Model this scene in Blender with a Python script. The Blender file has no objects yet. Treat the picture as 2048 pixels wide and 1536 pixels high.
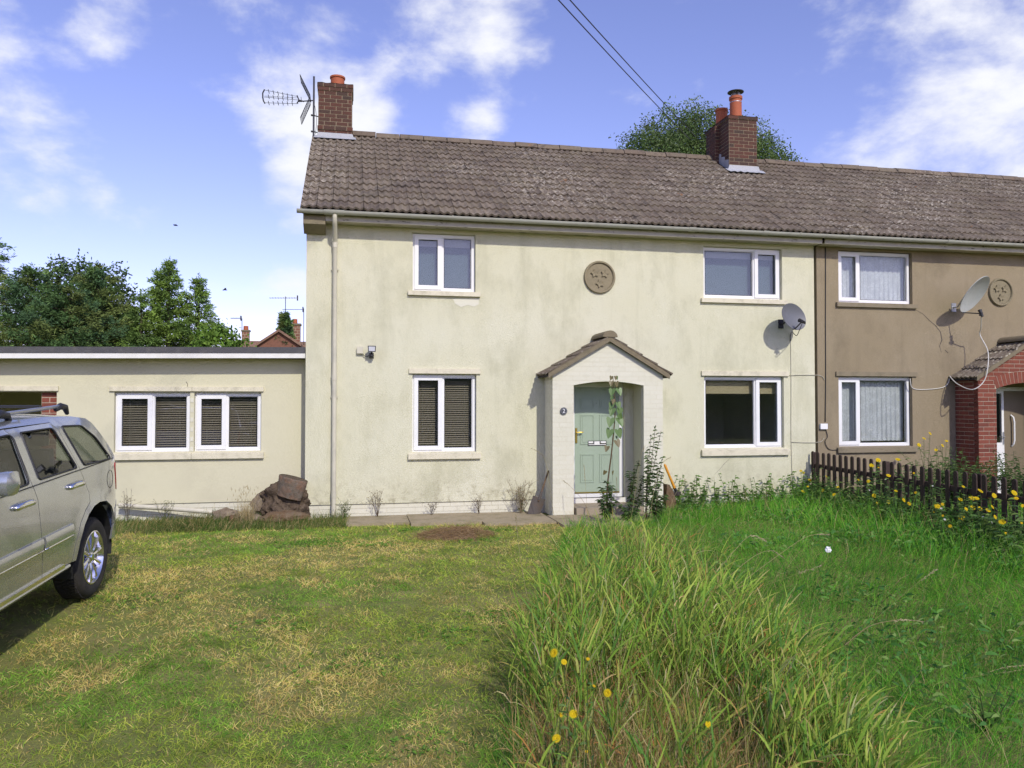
import bpy, bmesh, math, random
import numpy as np
from mathutils import Vector, Matrix, noise as mnoise
from mathutils.geometry import delaunay_2d_cdt

SC = bpy.context.scene
COL = SC.collection
RNG = random.Random(7)
NR = np.random.default_rng(11)
R = math.radians

# ------------------------------------------------------------------ camera
F = 1560.0                                  # focal length in photo pixels (photo 2048 x 1536)
PSI = math.atan(F / 7576.0)                 # camera turned right of the house-wall normal
PIT = math.atan(37 / F)                     # camera looks up a little
CAM = np.array([0.0, -12.54, 1.81])
FW = np.array([math.sin(PSI) * math.cos(PIT), math.cos(PSI) * math.cos(PIT), math.sin(PIT)])
RT = np.array([math.cos(PSI), -math.sin(PSI), 0.0])
UP = np.cross(RT, FW)

def ray(px, py): return FW + RT * (px - 1024) / F - UP * (py - 768) / F
def on_y(px, py, Y=0.0):
    d = ray(px, py); p = CAM + d * ((Y - CAM[1]) / d[1]); return Vector(p)
def on_x(px, py, X):
    d = ray(px, py); p = CAM + d * ((X - CAM[0]) / d[0]); return Vector(p)
def gz(x, y):                               # height of the ground: level by the house, falling gently to the road
    t = min(max(-4.2 - y, 0.0), 4.4)
    return -0.042 * t
def on_g(px, py):
    d = ray(px, py); p = CAM + d * ((0 - CAM[2]) / d[2])
    for _ in range(6):
        p = CAM + d * ((gz(p[0], p[1]) - CAM[2]) / d[2])
    return Vector(p)
def proj(p):
    v = np.array(p, float) - CAM; z = v @ FW
    return 1024 + F * (v @ RT) / z, 768 - F * (v @ UP) / z, z

cam_d = bpy.data.cameras.new('camera')
cam = bpy.data.objects.new('camera', cam_d); COL.objects.link(cam)
cam.matrix_world = Matrix(((RT[0], UP[0], -FW[0], CAM[0]), (RT[1], UP[1], -FW[1], CAM[1]), (RT[2], UP[2], -FW[2], CAM[2]), (0, 0, 0, 1)))
cam_d.sensor_fit = 'HORIZONTAL'; cam_d.sensor_width = 36.0; cam_d.lens = 36.0 * F / 2048.0
cam_d.clip_start = 0.05; cam_d.clip_end = 3000
SC.camera = cam

# ------------------------------------------------------------------ light and sky
SUN_DIR = Vector((0.24, -1.0, 0.80)).normalized()       # towards the sun
sun_d = bpy.data.lights.new('sun', 'SUN'); sun_d.energy = 2.35; sun_d.angle = R(1.3); sun_d.color = (1.0, 0.955, 0.83)
sun = bpy.data.objects.new('sun', sun_d); COL.objects.link(sun)
sun.rotation_euler = SUN_DIR.to_track_quat('Z', 'Y').to_euler(); sun.location = (10, -30, 30)

W = bpy.data.worlds.new('World'); SC.world = W; W.use_nodes = True
wn, wl = W.node_tree.nodes, W.node_tree.links
wn.clear()
def wnode(t, **kw):
    n = wn.new(t)
    for k, v in kw.items(): setattr(n, k, v)
    return n
wout = wnode('ShaderNodeOutputWorld'); wbg = wnode('ShaderNodeBackground'); wbg.inputs['Strength'].default_value = 0.113
sky = wnode('ShaderNodeTexSky', sky_type='NISHITA', sun_disc=False)
sky.sun_elevation = math.asin(SUN_DIR.z); sky.sun_rotation = math.atan2(SUN_DIR.x, SUN_DIR.y)
sky.air_density = 1.0; sky.dust_density = 0.5; sky.ozone_density = 2.5; sky.altitude = 50
tint = wnode('ShaderNodeMix', data_type='RGBA', blend_type='MULTIPLY'); tint.inputs[0].default_value = 1.0
SKY_TINT = (1.34, 1.055, 1.36)
tint.inputs[7].default_value = (*SKY_TINT, 1)
wl.new(sky.outputs[0], tint.inputs[6])
wtc = wnode('ShaderNodeTexCoord')
wmap = wnode('ShaderNodeMapping'); wmap.inputs['Scale'].default_value = (1.0, 1.0, 1.7)
wl.new(wtc.outputs['Generated'], wmap.inputs[0])
wno = wnode('ShaderNodeTexNoise'); wno.inputs['Scale'].default_value = 7.0; wno.inputs['Detail'].default_value = 11; wno.inputs['Roughness'].default_value = 0.58; wno.inputs['Distortion'].default_value = 0.12
wl.new(wmap.outputs[0], wno.inputs['Vector'])
# drifting cumulus: where the denser clouds lie (directions read from the picture), broken up by noise
CLOUDS = [(2000, 190, 14.5, .38), (1850, 320, 7.0, .16), (890, 50, 5.6, .26), (830, 110, 3.6, .2), (1020, 40, 4.0, .18), (650, 260, 5.6, .26), (560, 300, 4.6, .24), (730, 200, 4.0, .2),
          (945, 255, 3.0, .26), (590, 390, 3.6, .28), (185, 90, 3.0, .17), (120, 350, 4.2, .19), (255, 405, 3.4, .24), (575, 640, 4.0, .3), (1500, 60, 9.0, .02), (1250, 180, 6, -.25), (330, 230, 7, -.22), (1100, 230, 5, -.2), (860, 200, 4, -.2), (1620, 250, 4, -.2), (250, 30, 4, .16), (660, 30, 3, .15), (2150, 560, 10, .25)]
acc = None
for (cx, cy, rad, wt) in CLOUDS:
    d = Vector(ray(cx, cy)).normalized()
    dp = wnode('ShaderNodeVectorMath', operation='DOT_PRODUCT'); dp.inputs[1].default_value = d
    wl.new(wtc.outputs['Generated'], dp.inputs[0])
    mr = wnode('ShaderNodeMapRange', interpolation_type='SMOOTHSTEP')
    mr.inputs['From Min'].default_value = math.cos(R(rad)); mr.inputs['From Max'].default_value = 1.0; mr.inputs['To Max'].default_value = wt
    wl.new(dp.outputs['Value'], mr.inputs['Value'])
    if acc is None: acc = mr.outputs[0]
    else:
        ad = wnode('ShaderNodeMath', operation='ADD'); wl.new(acc, ad.inputs[0]); wl.new(mr.outputs[0], ad.inputs[1]); acc = ad.outputs[0]
sc_ = wnode('ShaderNodeMath', operation='MULTIPLY_ADD'); sc_.inputs[1].default_value = 2.3; sc_.inputs[2].default_value = -1.13; wl.new(wno.outputs['Fac'], sc_.inputs[0])
ad = wnode('ShaderNodeMath', operation='ADD'); wl.new(acc, ad.inputs[0]); wl.new(sc_.outputs[0], ad.inputs[1])
cmr = wnode('ShaderNodeMapRange', interpolation_type='SMOOTHSTEP')
cmr.inputs['From Min'].default_value = 0.06; cmr.inputs['From Max'].default_value = 0.80
wl.new(ad.outputs[0], cmr.inputs['Value'])
wmix = wnode('ShaderNodeMix', data_type='RGBA')
CLOUD_COL = (6.3, 6.4, 6.8)
wmix.inputs[7].default_value = (*CLOUD_COL, 1)
wl.new(cmr.outputs[0], wmix.inputs[0]); wl.new(tint.outputs[2], wmix.inputs[6])
wl.new(wmix.outputs[2], wbg.inputs['Color']); wl.new(wbg.outputs[0], wout.inputs[0])

SC.view_settings.view_transform = 'Standard'; SC.view_settings.look = 'None'; SC.view_settings.gamma = 1.0
SC.view_settings.exposure = 0.45; SC.view_settings.use_curve_mapping = False
SC.cycles.use_denoising = True
try: SC.cycles.denoising_prefilter = 'FAST'; SC.cycles.denoising_input_passes = 'RGB_ALBEDO_NORMAL'
except Exception: pass
SC.cycles.max_bounces = 6; SC.cycles.transparent_max_bounces = 12
SC.cycles.caustics_reflective = False; SC.cycles.caustics_refractive = False

# ------------------------------------------------------------------ mesh helpers
class MB:
    def __init__(s): s.v = []; s.f = []; s.m = []
    def add(s, vs, fs, m=0):
        b = len(s.v); s.v += [tuple(p) for p in vs]
        for f in fs: s.f.append(tuple(i + b for i in f)); s.m.append(m)
        return s
    def box(s, x0, x1, y0, y1, z0, z1, m=0):
        return s.add([(x0,y0,z0),(x1,y0,z0),(x1,y1,z0),(x0,y1,z0),(x0,y0,z1),(x1,y0,z1),(x1,y1,z1),(x0,y1,z1)],
                     [(0,3,2,1),(4,5,6,7),(0,1,5,4),(1,2,6,5),(2,3,7,6),(3,0,4,7)], m)
    def bar(s, a, b, w, h, up=(0,0,1), m=0):
        a, b = Vector(a), Vector(b); d = (b - a).normalized(); u = Vector(up)
        r = d.cross(u)
        if r.length < 1e-4: r = d.cross(Vector((1,0,0)))
        r.normalize(); u = r.cross(d).normalized()
        vs = []
        for p in (a, b):
            for (i, j) in ((-1,-1),(1,-1),(1,1),(-1,1)): vs.append(p + r * (i * w / 2) + u * (j * h / 2))
        return s.add(vs, [(0,1,2,3),(7,6,5,4),(0,4,5,1),(1,5,6,2),(2,6,7,3),(3,7,4,0)], m)
    def tube(s, pts, rad, n=8, cap=True, m=0):
        pts = [Vector(p) for p in pts]; rads = rad if hasattr(rad, '__len__') else [rad] * len(pts)
        vs = []; prev = None
        for i, p in enumerate(pts):
            d = (pts[min(i + 1, len(pts) - 1)] - pts[max(i - 1, 0)])
            d = d.normalized() if d.length > 1e-9 else Vector((0,0,1))
            if prev is None:
                r = d.cross(Vector((0,0,1)))
                if r.length < 1e-3: r = d.cross(Vector((1,0,0)))
            else: r = prev - d * prev.dot(d)
            if r.length < 1e-6: r = d.orthogonal()
            r.normalize(); prev = r; q = d.cross(r)
            for k in range(n):
                a = 2 * math.pi * k / n; vs.append(p + (r * math.cos(a) + q * math.sin(a)) * rads[i])
        fs = []
        for i in range(len(pts) - 1):
            for k in range(n):
                k2 = (k + 1) % n; fs.append((i*n+k, i*n+k2, (i+1)*n+k2, (i+1)*n+k))
        if cap: fs.append(tuple(range(n - 1, -1, -1))); fs.append(tuple(range((len(pts)-1)*n, len(pts)*n)))
        return s.add(vs, fs, m)
    def lathe(s, prof, c=(0,0,0), axis=(0,0,1), n=24, m=0, cap=False):
        ax = Vector(axis).normalized(); r = ax.orthogonal().normalized(); q = ax.cross(r); c = Vector(c)
        vs = []; fs = []
        for (rad, h) in prof:
            for k in range(n):
                a = 2 * math.pi * k / n; vs.append(c + ax * h + (r * math.cos(a) + q * math.sin(a)) * rad)
        for i in range(len(prof) - 1):
            for k in range(n):
                k2 = (k + 1) % n; fs.append((i*n+k, i*n+k2, (i+1)*n+k2, (i+1)*n+k))
        if cap: fs.append(tuple(range(n - 1, -1, -1))); fs.append(tuple(range((len(prof)-1)*n, len(prof)*n)))
        return s.add(vs, fs, m)
    def prism(s, poly, y0, y1, m=0):          # polygon in x,z extruded along y
        n = len(poly)
        vs = [(x, y0, z) for x, z in poly] + [(x, y1, z) for x, z in poly]
        fs = [tuple(range(n)), tuple(range(2*n-1, n-1, -1))] + [(i, n+i, n+(i+1)%n, (i+1)%n) for i in range(n)]
        return s.add(vs, fs, m)
    def prism_x(s, poly, x0, x1, m=0):        # polygon in y,z extruded along x
        n = len(poly)
        vs = [(x0, y, z) for y, z in poly] + [(x1, y, z) for y, z in poly]
        fs = [tuple(range(n)), tuple(range(2*n-1, n-1, -1))] + [(i, n+i, n+(i+1)%n, (i+1)%n) for i in range(n)]
        return s.add(vs, fs, m)
    def ribbon(s, pts, w, nrm=(0,-1,0), m=0):
        pts = [Vector(p) for p in pts]; nv = Vector(nrm); vs = []
        ws = w if hasattr(w, '__len__') else [w] * len(pts)
        for i, p in enumerate(pts):
            d = pts[min(i+1, len(pts)-1)] - pts[max(i-1, 0)]; r = d.cross(nv)
            if r.length < 1e-6: r = Vector((1,0,0))
            r.normalize(); vs += [p - r * ws[i] / 2, p + r * ws[i] / 2]
        return s.add(vs, [(2*i, 2*i+1, 2*i+3, 2*i+2) for i in range(len(pts)-1)], m)
    def mesh(s, name, mats, smooth=False, fix=True):
        me = bpy.data.meshes.new(name); me.from_pydata(s.v, [], s.f)
        for mt in (mats if isinstance(mats, (list, tuple)) else [mats]): me.materials.append(mt)
        if len(set(s.m)) > 1: me.polygons.foreach_set('material_index', s.m)
        if fix:
            bm = bmesh.new(); bm.from_mesh(me); bmesh.ops.recalc_face_normals(bm, faces=bm.faces)
            bm.to_mesh(me); bm.free()
        if smooth:
            me.polygons.foreach_set('use_smooth', [True] * len(me.polygons))
            if smooth is not True: me.set_sharp_from_angle(angle=R(smooth))
        me.update()
        return me
    def build(s, name, mats, parent=None, smooth=False, fix=True, loc=None):
        return link(name, s.mesh(name, mats, smooth, fix), parent, loc)

def link(name, me, parent=None, loc=None):
    o = bpy.data.objects.new(name, me); COL.objects.link(o)
    if parent is not None: o.parent = parent
    if loc is not None: o.location = loc
    return o
def empty(name, loc=(0,0,0), parent=None):
    o = bpy.data.objects.new(name, None); COL.objects.link(o); o.location = loc; o.empty_display_size = .1
    if parent is not None: o.parent = parent
    return o
def tag(o, label=None, cat=None, group=None, kind=None):
    if label: o['label'] = label
    if cat: o['category'] = cat
    if group: o['group'] = group
    if kind: o['kind'] = kind
    return o

# ------------------------------------------------------------------ materials
def srgb(r, g, b):
    f = lambda c: (c/255/12.92) if c/255 <= .04045 else ((c/255+.055)/1.055)**2.4
    return (f(r), f(g), f(b))
class Mat:
    def __init__(s, name, col=(.5,.5,.5), rough=.8, metal=0.0, spec=None):
        s.m = bpy.data.materials.new(name); s.m.use_nodes = True
        s.n = s.m.node_tree.nodes; s.l = s.m.node_tree.links
        s.b = s.n['Principled BSDF']; s.out = s.n['Material Output']
        s.b.inputs['Base Color'].default_value = (*col, 1); s.b.inputs['Roughness'].default_value = rough; s.b.inputs['Metallic'].default_value = metal
        if spec is not None: s.b.inputs['Specular IOR Level'].default_value = spec
        s.col = None; s.base = col; s._pos = None
    def node(s, t, **kw):
        n = s.n.new(t)
        for k, v in kw.items(): setattr(n, k, v)
        return n
    def pos(s, scale=(1,1,1), off=(0,0,0), obj=False):
        if obj: src = s.node('ShaderNodeTexCoord').outputs['Object']
        else: src = s.node('ShaderNodeNewGeometry').outputs['Position']
        mp = s.node('ShaderNodeMapping'); mp.inputs['Scale'].default_value = scale; mp.inputs['Location'].default_value = off
        s.l.new(src, mp.inputs[0]); return mp.outputs[0]
    def noise(s, scale=5, detail=4, rough=.55, lo=.35, hi=.65, vec=None, stretch=(1,1,1), off=(0,0,0), obj=False, dist=0.0):
        n = s.node('ShaderNodeTexNoise'); n.inputs['Scale'].default_value = scale; n.inputs['Detail'].default_value = detail; n.inputs['Roughness'].default_value = rough; n.inputs['Distortion'].default_value = dist
        s.l.new(vec if vec is not None else s.pos(stretch, off, obj), n.inputs['Vector'])
        mr = s.node('ShaderNodeMapRange'); mr.inputs['From Min'].default_value = lo; mr.inputs['From Max'].default_value = hi
        s.l.new(n.outputs['Fac'], mr.inputs['Value']); return mr.outputs[0]
    def mul(s, a, b):
        n = s.node('ShaderNodeMath', operation='MULTIPLY')
        for i, x in enumerate((a, b)):
            if isinstance(x, (int, float)): n.inputs[i].default_value = x
            else: s.l.new(x, n.inputs[i])
        return n.outputs[0]
    def math(s, op, a, b=0.0):
        n = s.node('ShaderNodeMath', operation=op)
        for i, x in enumerate((a, b)):
            if isinstance(x, (int, float)): n.inputs[i].default_value = x
            else: s.l.new(x, n.inputs[i])
        return n.outputs[0]
    def over(s, col, fac, blend='MIX'):       # lay another colour over the base by a mask
        mx = s.node('ShaderNodeMix', data_type='RGBA', blend_type=blend)
        if s.col is None: mx.inputs[6].default_value = (*s.base, 1)
        else: s.l.new(s.col, mx.inputs[6])
        if isinstance(col, tuple): mx.inputs[7].default_value = (*col, 1)
        else: s.l.new(col, mx.inputs[7])
        if isinstance(fac, (int, float)): mx.inputs[0].default_value = fac
        else: s.l.new(fac, mx.inputs[0])
        s.col = mx.outputs[2]; s.l.new(s.col, s.b.inputs['Base Color']); return s
    def attr(s, name='Col'):
        a = s.node('ShaderNodeAttribute'); a.attribute_name = name
        s.col = a.outputs['Color']; s.l.new(s.col, s.b.inputs['Base Color']); return s
    def bump(s, h, strength=.4, dist=.02):
        b = s.node('ShaderNodeBump'); b.inputs['Strength'].default_value = strength; b.inputs['Distance'].default_value = dist
        s.l.new(h, b.inputs['Height']); s.l.new(b.outputs[0], s.b.inputs['Normal']); return s
    def rnd(s):                               # one value for each object or loose piece
        oi = s.node('ShaderNodeObjectInfo'); ge = s.node('ShaderNodeNewGeometry')
        return s.math('FRACT', s.math('ADD', oi.outputs['Random'], ge.outputs['Random Per Island']))
    def ramp(s, fac, cols):
        r = s.node('ShaderNodeValToRGB'); e = r.color_ramp.elements
        while len(e) < len(cols): e.new(0.5)
        for i, (p, c) in enumerate(cols): e[i].position = p; e[i].color = (*c, 1)
        s.l.new(fac, r.inputs[0]); return r.outputs[0]
    def zmask(s, lo, hi):
        sp = s.node('ShaderNodeSeparateXYZ'); s.l.new(s.node('ShaderNodeNewGeometry').outputs['Position'], sp.inputs[0])
        mr = s.node('ShaderNodeMapRange'); mr.inputs['From Min'].default_value = lo; mr.inputs['From Max'].default_value = hi
        s.l.new(sp.outputs[2], mr.inputs['Value']); return mr.outputs[0]

def two_sided_leaf(m, trans=.35):
    # leaves let some light through
    tr = m.node('ShaderNodeBsdfTranslucent'); mx = m.node('ShaderNodeMixShader'); mx.inputs[0].default_value = trans
    if m.col is not None: m.l.new(m.col, tr.inputs[0])
    else: tr.inputs[0].default_value = (*m.base, 1)
    m.l.new(m.b.outputs[0], mx.inputs[1]); m.l.new(tr.outputs[0], mx.inputs[2]); m.l.new(mx.outputs[0], m.out.inputs[0])
    return m
M = {}
def mat_render(name, base, stain, pale, seed):
    m = Mat(name, base, .92, spec=.25)
    m.over(pale, m.noise(.9, 3, lo=.45, hi=.75, off=(seed, 0, 0)))
    m.over(stain, m.mul(m.noise(1.3, 6, .65, lo=.50, hi=.82, stretch=(1, 1, .55), off=(0, seed, 0)), .80))
    m.over(stain, m.mul(m.noise(14, 5, .7, lo=.60, hi=.75, off=(seed, 3, 0)), m.mul(m.noise(1.7, 3, lo=.48, hi=.66, off=(3, seed, 5)), .55)))
    v = m.node('ShaderNodeTexVoronoi'); v.inputs['Scale'].default_value = 74; m.l.new(m.pos((1, 1, 1.6)), v.inputs['Vector'])
    n2 = m.noise(75, 3, .6, lo=.2, hi=.8)
    h = m.math('ADD', m.math('MULTIPLY', v.outputs['Distance'], 1.1), n2)
    m.over(stain, m.mul(m.noise(60, 2, .6, lo=.56, hi=.78), .45))
    m.over(stain, m.mul(m.noise(3.4, 6, .7, lo=.50, hi=.75, stretch=(1, 1, .7), off=(seed, 9, 2)), .22))
    m.over((.30, .27, .17), m.mul(m.mul(m.zmask(.75, .20), m.noise(7, 6, .7, lo=.50, hi=.66, off=(1, seed, 3))), .8))
    m.over(stain, m.mul(m.noise(4.5, 4, .6, lo=.56, hi=.76, stretch=(1, 1, .10), off=(seed, 2, 7)), .30))
    m.bump(h, .40, .012); return m.m
M['cream'] = mat_render('cream_roughcast', (.645, .625, .455), (.38, .37, .24), (.67, .655, .50), 0.0)
M['tan'] = mat_render('tan_roughcast', (.290, .235, .152), (.165, .135, .09), (.32, .265, .18), 4.0)
def mat_smooth_wall():
    m = Mat('cream_smooth', (.605, .575, .41), .9, spec=.25)
    m.over((.42, .39, .29), m.mul(m.noise(1.1, 6, .65, lo=.5, hi=.85, stretch=(1, 1, 1.2)), .5))
    m.over((.35, .32, .25), m.mul(m.noise(9, 5, .7, lo=.62, hi=.75), m.mul(m.noise(.9, 3, lo=.48, hi=.7, off=(4, 1, 2)), .4)))
    m.bump(m.noise(30, 4, .6, lo=.2, hi=.8), .18, .01); return m.m
M['ext'] = mat_smooth_wall()
def mat_paint_brick():
    m = Mat('white_painted_brick', (.67, .65, .53), .75, spec=.3)
    m.over((.64, .62, .495), m.rnd()); m.over((.45, .43, .33), m.mul(m.noise(5, 5, .65, lo=.55, hi=.8), .45))
    m.bump(m.noise(40, 4, .6, lo=.2, hi=.8), .2, .006); return m.m
M['pbrick'] = mat_paint_brick()
def mat_simple(name, col, rough=.7, metal=0, dirt=None, dfac=.5, dscale=6, bump=0, bscale=40, spec=None):
    m = Mat(name, col, rough, metal, spec)
    if dirt: m.over(dirt, m.mul(m.noise(dscale, 6, .65, lo=.48, hi=.8), dfac))
    if bump: m.bump(m.noise(bscale, 4, .6, lo=.2, hi=.8), bump, .01)
    return m.m
M['mortar_paint'] = mat_simple('painted_joint', (.65, .61, .48), .85)
M['sillpaint'] = mat_simple('cream_sill_paint', (.66, .61, .46), .7, dirt=(.30, .28, .19), dfac=.75, dscale=7, bump=.25)
M['stone_sill'] = mat_simple('bare_concrete_sill', (.235, .195, .13), .9, dirt=(.10, .09, .06), dfac=.7, bump=.4)
M['upvc'] = mat_simple('white_upvc', (.80, .80, .80), .28, dirt=(.62, .62, .58), dfac=.35, dscale=4)
M['gutter'] = mat_simple('grey_gutter', (.40, .40, .34), .45, dirt=(.22, .22, .19), dfac=.55, dscale=5)
M['downpipe'] = mat_simple('cream_pipe_paint', (.58, .545, .43), .5, dirt=(.30, .29, .25), dfac=.6, dscale=3)
def mat_fascia():
    m = Mat('flaking_fascia', (.47, .44, .35), .75)
    m.over((.075, .06, .04), m.noise(11, 6, .7, lo=.60, hi=.64, stretch=(.5, 1, 2.2)))
    m.over((.25, .22, .15), m.mul(m.noise(4, 5, .6, lo=.45, hi=.8), .5)); m.bump(m.noise(25, 4), .3, .008); return m.m
M['fascia'] = mat_fascia()
M['whiteboard'] = mat_simple('white_board', (.74, .73, .69), .6, dirt=(.45, .42, .34), dfac=.4, dscale=5)
M['felt'] = mat_simple('mineral_felt', (.085, .083, .088), .95, dirt=(.18, .17, .15), dfac=.5, dscale=8, bump=.5, bscale=120)
def mat_tile(name, c1, c2, c3, lichen, lamt):
    m = Mat(name, c1, .93, spec=.2)
    m.over(c2, m.rnd())
    m.over(c3, m.mul(m.noise(2.1, 5, .6, lo=.45, hi=.7), .7))
    m.over((.045, .038, .034), m.mul(m.noise(5, 5, .7, lo=.50, hi=.72, off=(3, 3, 3)), .8))
    grow = m.noise(.42, 3, lo=.44, hi=.60, off=(12.4, 0, 1.3))
    m.over(lichen, m.mul(m.noise(13, 5, .75, lo=.535, hi=.60), m.mul(grow, lamt)))
    m.over(lichen, m.mul(m.noise(22, 3, .7, lo=.66, hi=.70, off=(2, 2, 0)), lamt * .8))
    m.over((.27, .13, .05), m.mul(m.noise(3.2, 4, lo=.70, hi=.76, off=(7, 1, 2)), .7))
    m.bump(m.noise(70, 5, .7, lo=.2, hi=.8), .5, .01); return m.m
M['tile'] = mat_tile('concrete_roof_tile', (.150, .120, .092), (.215, .175, .132), (.190, .160, .110), (.48, .43, .34), .95)
M['ridge'] = mat_tile('ridge_tile_concrete', (.16, .125, .095), (.19, .15, .11), (.16, .14, .10), (.42, .37, .28), .5)
M['ptile'] = mat_tile('porch_tile', (.14, .112, .085), (.19, .155, .12), (.16, .14, .09), (.50, .46, .37), 1.0)
M['deck'] = mat_simple('roof_underlay', (.03, .027, .025), .95)
def mat_brick(name, c1, c2, c3):
    m = Mat(name, c1, .9, spec=.25)
    m.over(m.ramp(m.rnd(), [(0, c1), (.5, c2), (1, c3)]), 1.0)
    m.over((.05, .035, .03), m.mul(m.noise(9, 5, .7, lo=.5, hi=.8), .6)); m.bump(m.noise(60, 4, .7), .35, .006); return m.m
M['brick'] = mat_brick('chimney_brick', (.085, .048, .036), (.115, .050, .036), (.065, .045, .036))
M['redbrick'] = mat_brick('red_porch_brick', (.20, .060, .040), (.24, .075, .050), (.145, .050, .036))
M['mortar'] = mat_simple('lime_mortar', (.36, .30, .20), .95, dirt=(.16, .13, .09), dfac=.5, dscale=5)
M['mortar_red'] = mat_simple('porch_mortar', (.46, .38, .28), .95)
M['lead'] = mat_simple('lead_flashing', (.40, .41, .43), .55, dirt=(.2, .2, .2), dfac=.5, bump=.3, bscale=15)
M['pot'] = mat_simple('terracotta', (.38, .10, .04), .75, dirt=(.26, .07, .03), dfac=.5)
M['flaunch'] = mat_simple('mossy_flaunching', (.16, .14, .09), .95, dirt=(.20, .15, .04), dfac=.8, dscale=12, bump=.6)
M['black'] = mat_simple('black_metal', (.015, .016, .02), .45)
M['blackpl'] = mat_simple('black_plastic', (.02, .02, .022), .5)
M['steel'] = mat_simple('galvanised_steel', (.45, .46, .48), .4, .8)
M['mast'] = mat_simple('dull_mast', (.045, .045, .055), .5, .3)
M['brass'] = mat_simple('brass', (.55, .40, .10), .3, .9)
M['door'] = mat_simple('sage_door', (.335, .415, .325), .42, dirt=(.27, .34, .26), dfac=.4, dscale=2)
M['concrete'] = mat_simple('old_concrete', (.32, .265, .17), .93, dirt=(.14, .125, .055), dfac=.95, dscale=3, bump=.5, bscale=30)
M['step'] = mat_simple('concrete_step', (.33, .275, .20), .93, dirt=(.2, .17, .12), dfac=.5, bump=.3)
M['plaque'] = mat_simple('slate_plaque', (.06, .065, .075), .5)
M['white'] = mat_simple('white_paint', (.8, .8, .8), .5)
M['roundel'] = mat_simple('cast_stone', (.255, .215, .135), .9, dirt=(.14, .12, .08), dfac=.5, dscale=9, bump=.4)
M['roundel2'] = mat_simple('cast_stone_dull', (.235, .20, .125), .9, dirt=(.12, .10, .07), dfac=.5, dscale=9, bump=.4)
M['dishgrey'] = mat_simple('grey_mesh_dish', (.135, .14, .155), .5)
M['dishwhite'] = mat_simple('pale_dish', (.46, .48, .47), .45, dirt=(.3, .31, .29), dfac=.4)
M['wood_brown'] = mat_simple('brown_fence_stain', (.040, .022, .016), .75, dirt=(.085, .055, .04), dfac=.6, dscale=12, bump=.4)
M['cabledark'] = mat_simple('dark_cable', (.02, .02, .022), .6)
M['cablewhite'] = mat_simple('white_cable', (.62, .60, .55), .5)
M['cablecream'] = mat_simple('cream_cable', (.46, .43, .34), .6)
M['crack'] = mat_simple('crack', (.09, .075, .06), .95)
M['inside'] = mat_simple('room_wall', (.72, .68, .60), .9)
M['board'] = mat_simple('brown_door', (.19, .15, .10), .6)
def mat_glass(name, tintc=(.85, .9, .9), f0=.07, rough=0.0):
    m = bpy.data.materials.new(name); m.use_nodes = True; n, l = m.node_tree.nodes, m.node_tree.links; n.clear()
    o = n.new('ShaderNodeOutputMaterial'); t = n.new('ShaderNodeBsdfTransparent'); g = n.new('ShaderNodeBsdfGlossy'); x = n.new('ShaderNodeMixShader'); lw = n.new('ShaderNodeLayerWeight')
    lw.inputs['Blend'].default_value = .5; p = n.new('ShaderNodeMath'); p.operation = 'POWER'; p.inputs[1].default_value = 5
    q = n.new('ShaderNodeMath'); q.operation = 'MULTIPLY_ADD'; q.inputs[1].default_value = 1 - f0; q.inputs[2].default_value = f0
    l.new(lw.outputs['Facing'], p.inputs[0]); l.new(p.outputs[0], q.inputs[0])
    t.inputs[0].default_value = (*tintc, 1); g.inputs['Roughness'].default_value = rough
    l.new(q.outputs[0], x.inputs[0]); l.new(t.outputs[0], x.inputs[1]); l.new(g.outputs[0], x.inputs[2]); l.new(x.outputs[0], o.inputs[0]); return m
M['glass'] = mat_glass('window_glass', (.93, .95, .95), .07)
M['carglass'] = mat_glass('tinted_car_glass', (.42, .46, .42), .09)
def mat_net():
    m = Mat('net_curtain', (.92, .92, .92), .9)
    lace = m.mul(m.noise(38, 3, .6, lo=.42, hi=.58), m.noise(5, 2, lo=.40, hi=.55, off=(2, 0, 4)))
    tr = m.node('ShaderNodeBsdfTransparent'); mx = m.node('ShaderNodeMixShader')
    a = m.math('SUBTRACT', .20, m.mul(lace, .18)); m.l.new(a, mx.inputs[0])
    tl = m.node('ShaderNodeBsdfTranslucent'); tl.inputs[0].default_value = (.7, .7, .74, 1); mt = m.node('ShaderNodeMixShader'); mt.inputs[0].default_value = .25
    m.l.new(m.b.outputs[0], mt.inputs[1]); m.l.new(tl.outputs[0], mt.inputs[2])
    m.l.new(mt.outputs[0], mx.inputs[1]); m.l.new(tr.outputs[0], mx.inputs[2]); m.l.new(mx.outputs[0], m.out.inputs[0]); return m.m
M['net'] = mat_net()
M['slat'] = mat_simple('brown_blind_slat', (.34, .285, .21), .5)
M['bamboo'] = mat_simple('bamboo_blind', (.42, .34, .19), .8, dirt=(.26, .2, .1), dfac=.6, dscale=30)
M['roller'] = mat_simple('slate_blue_roller', (.078, .118, .125), .8)
M['roller_pale'] = mat_simple('pale_roller_top', (.33, .35, .36), .8)
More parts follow.
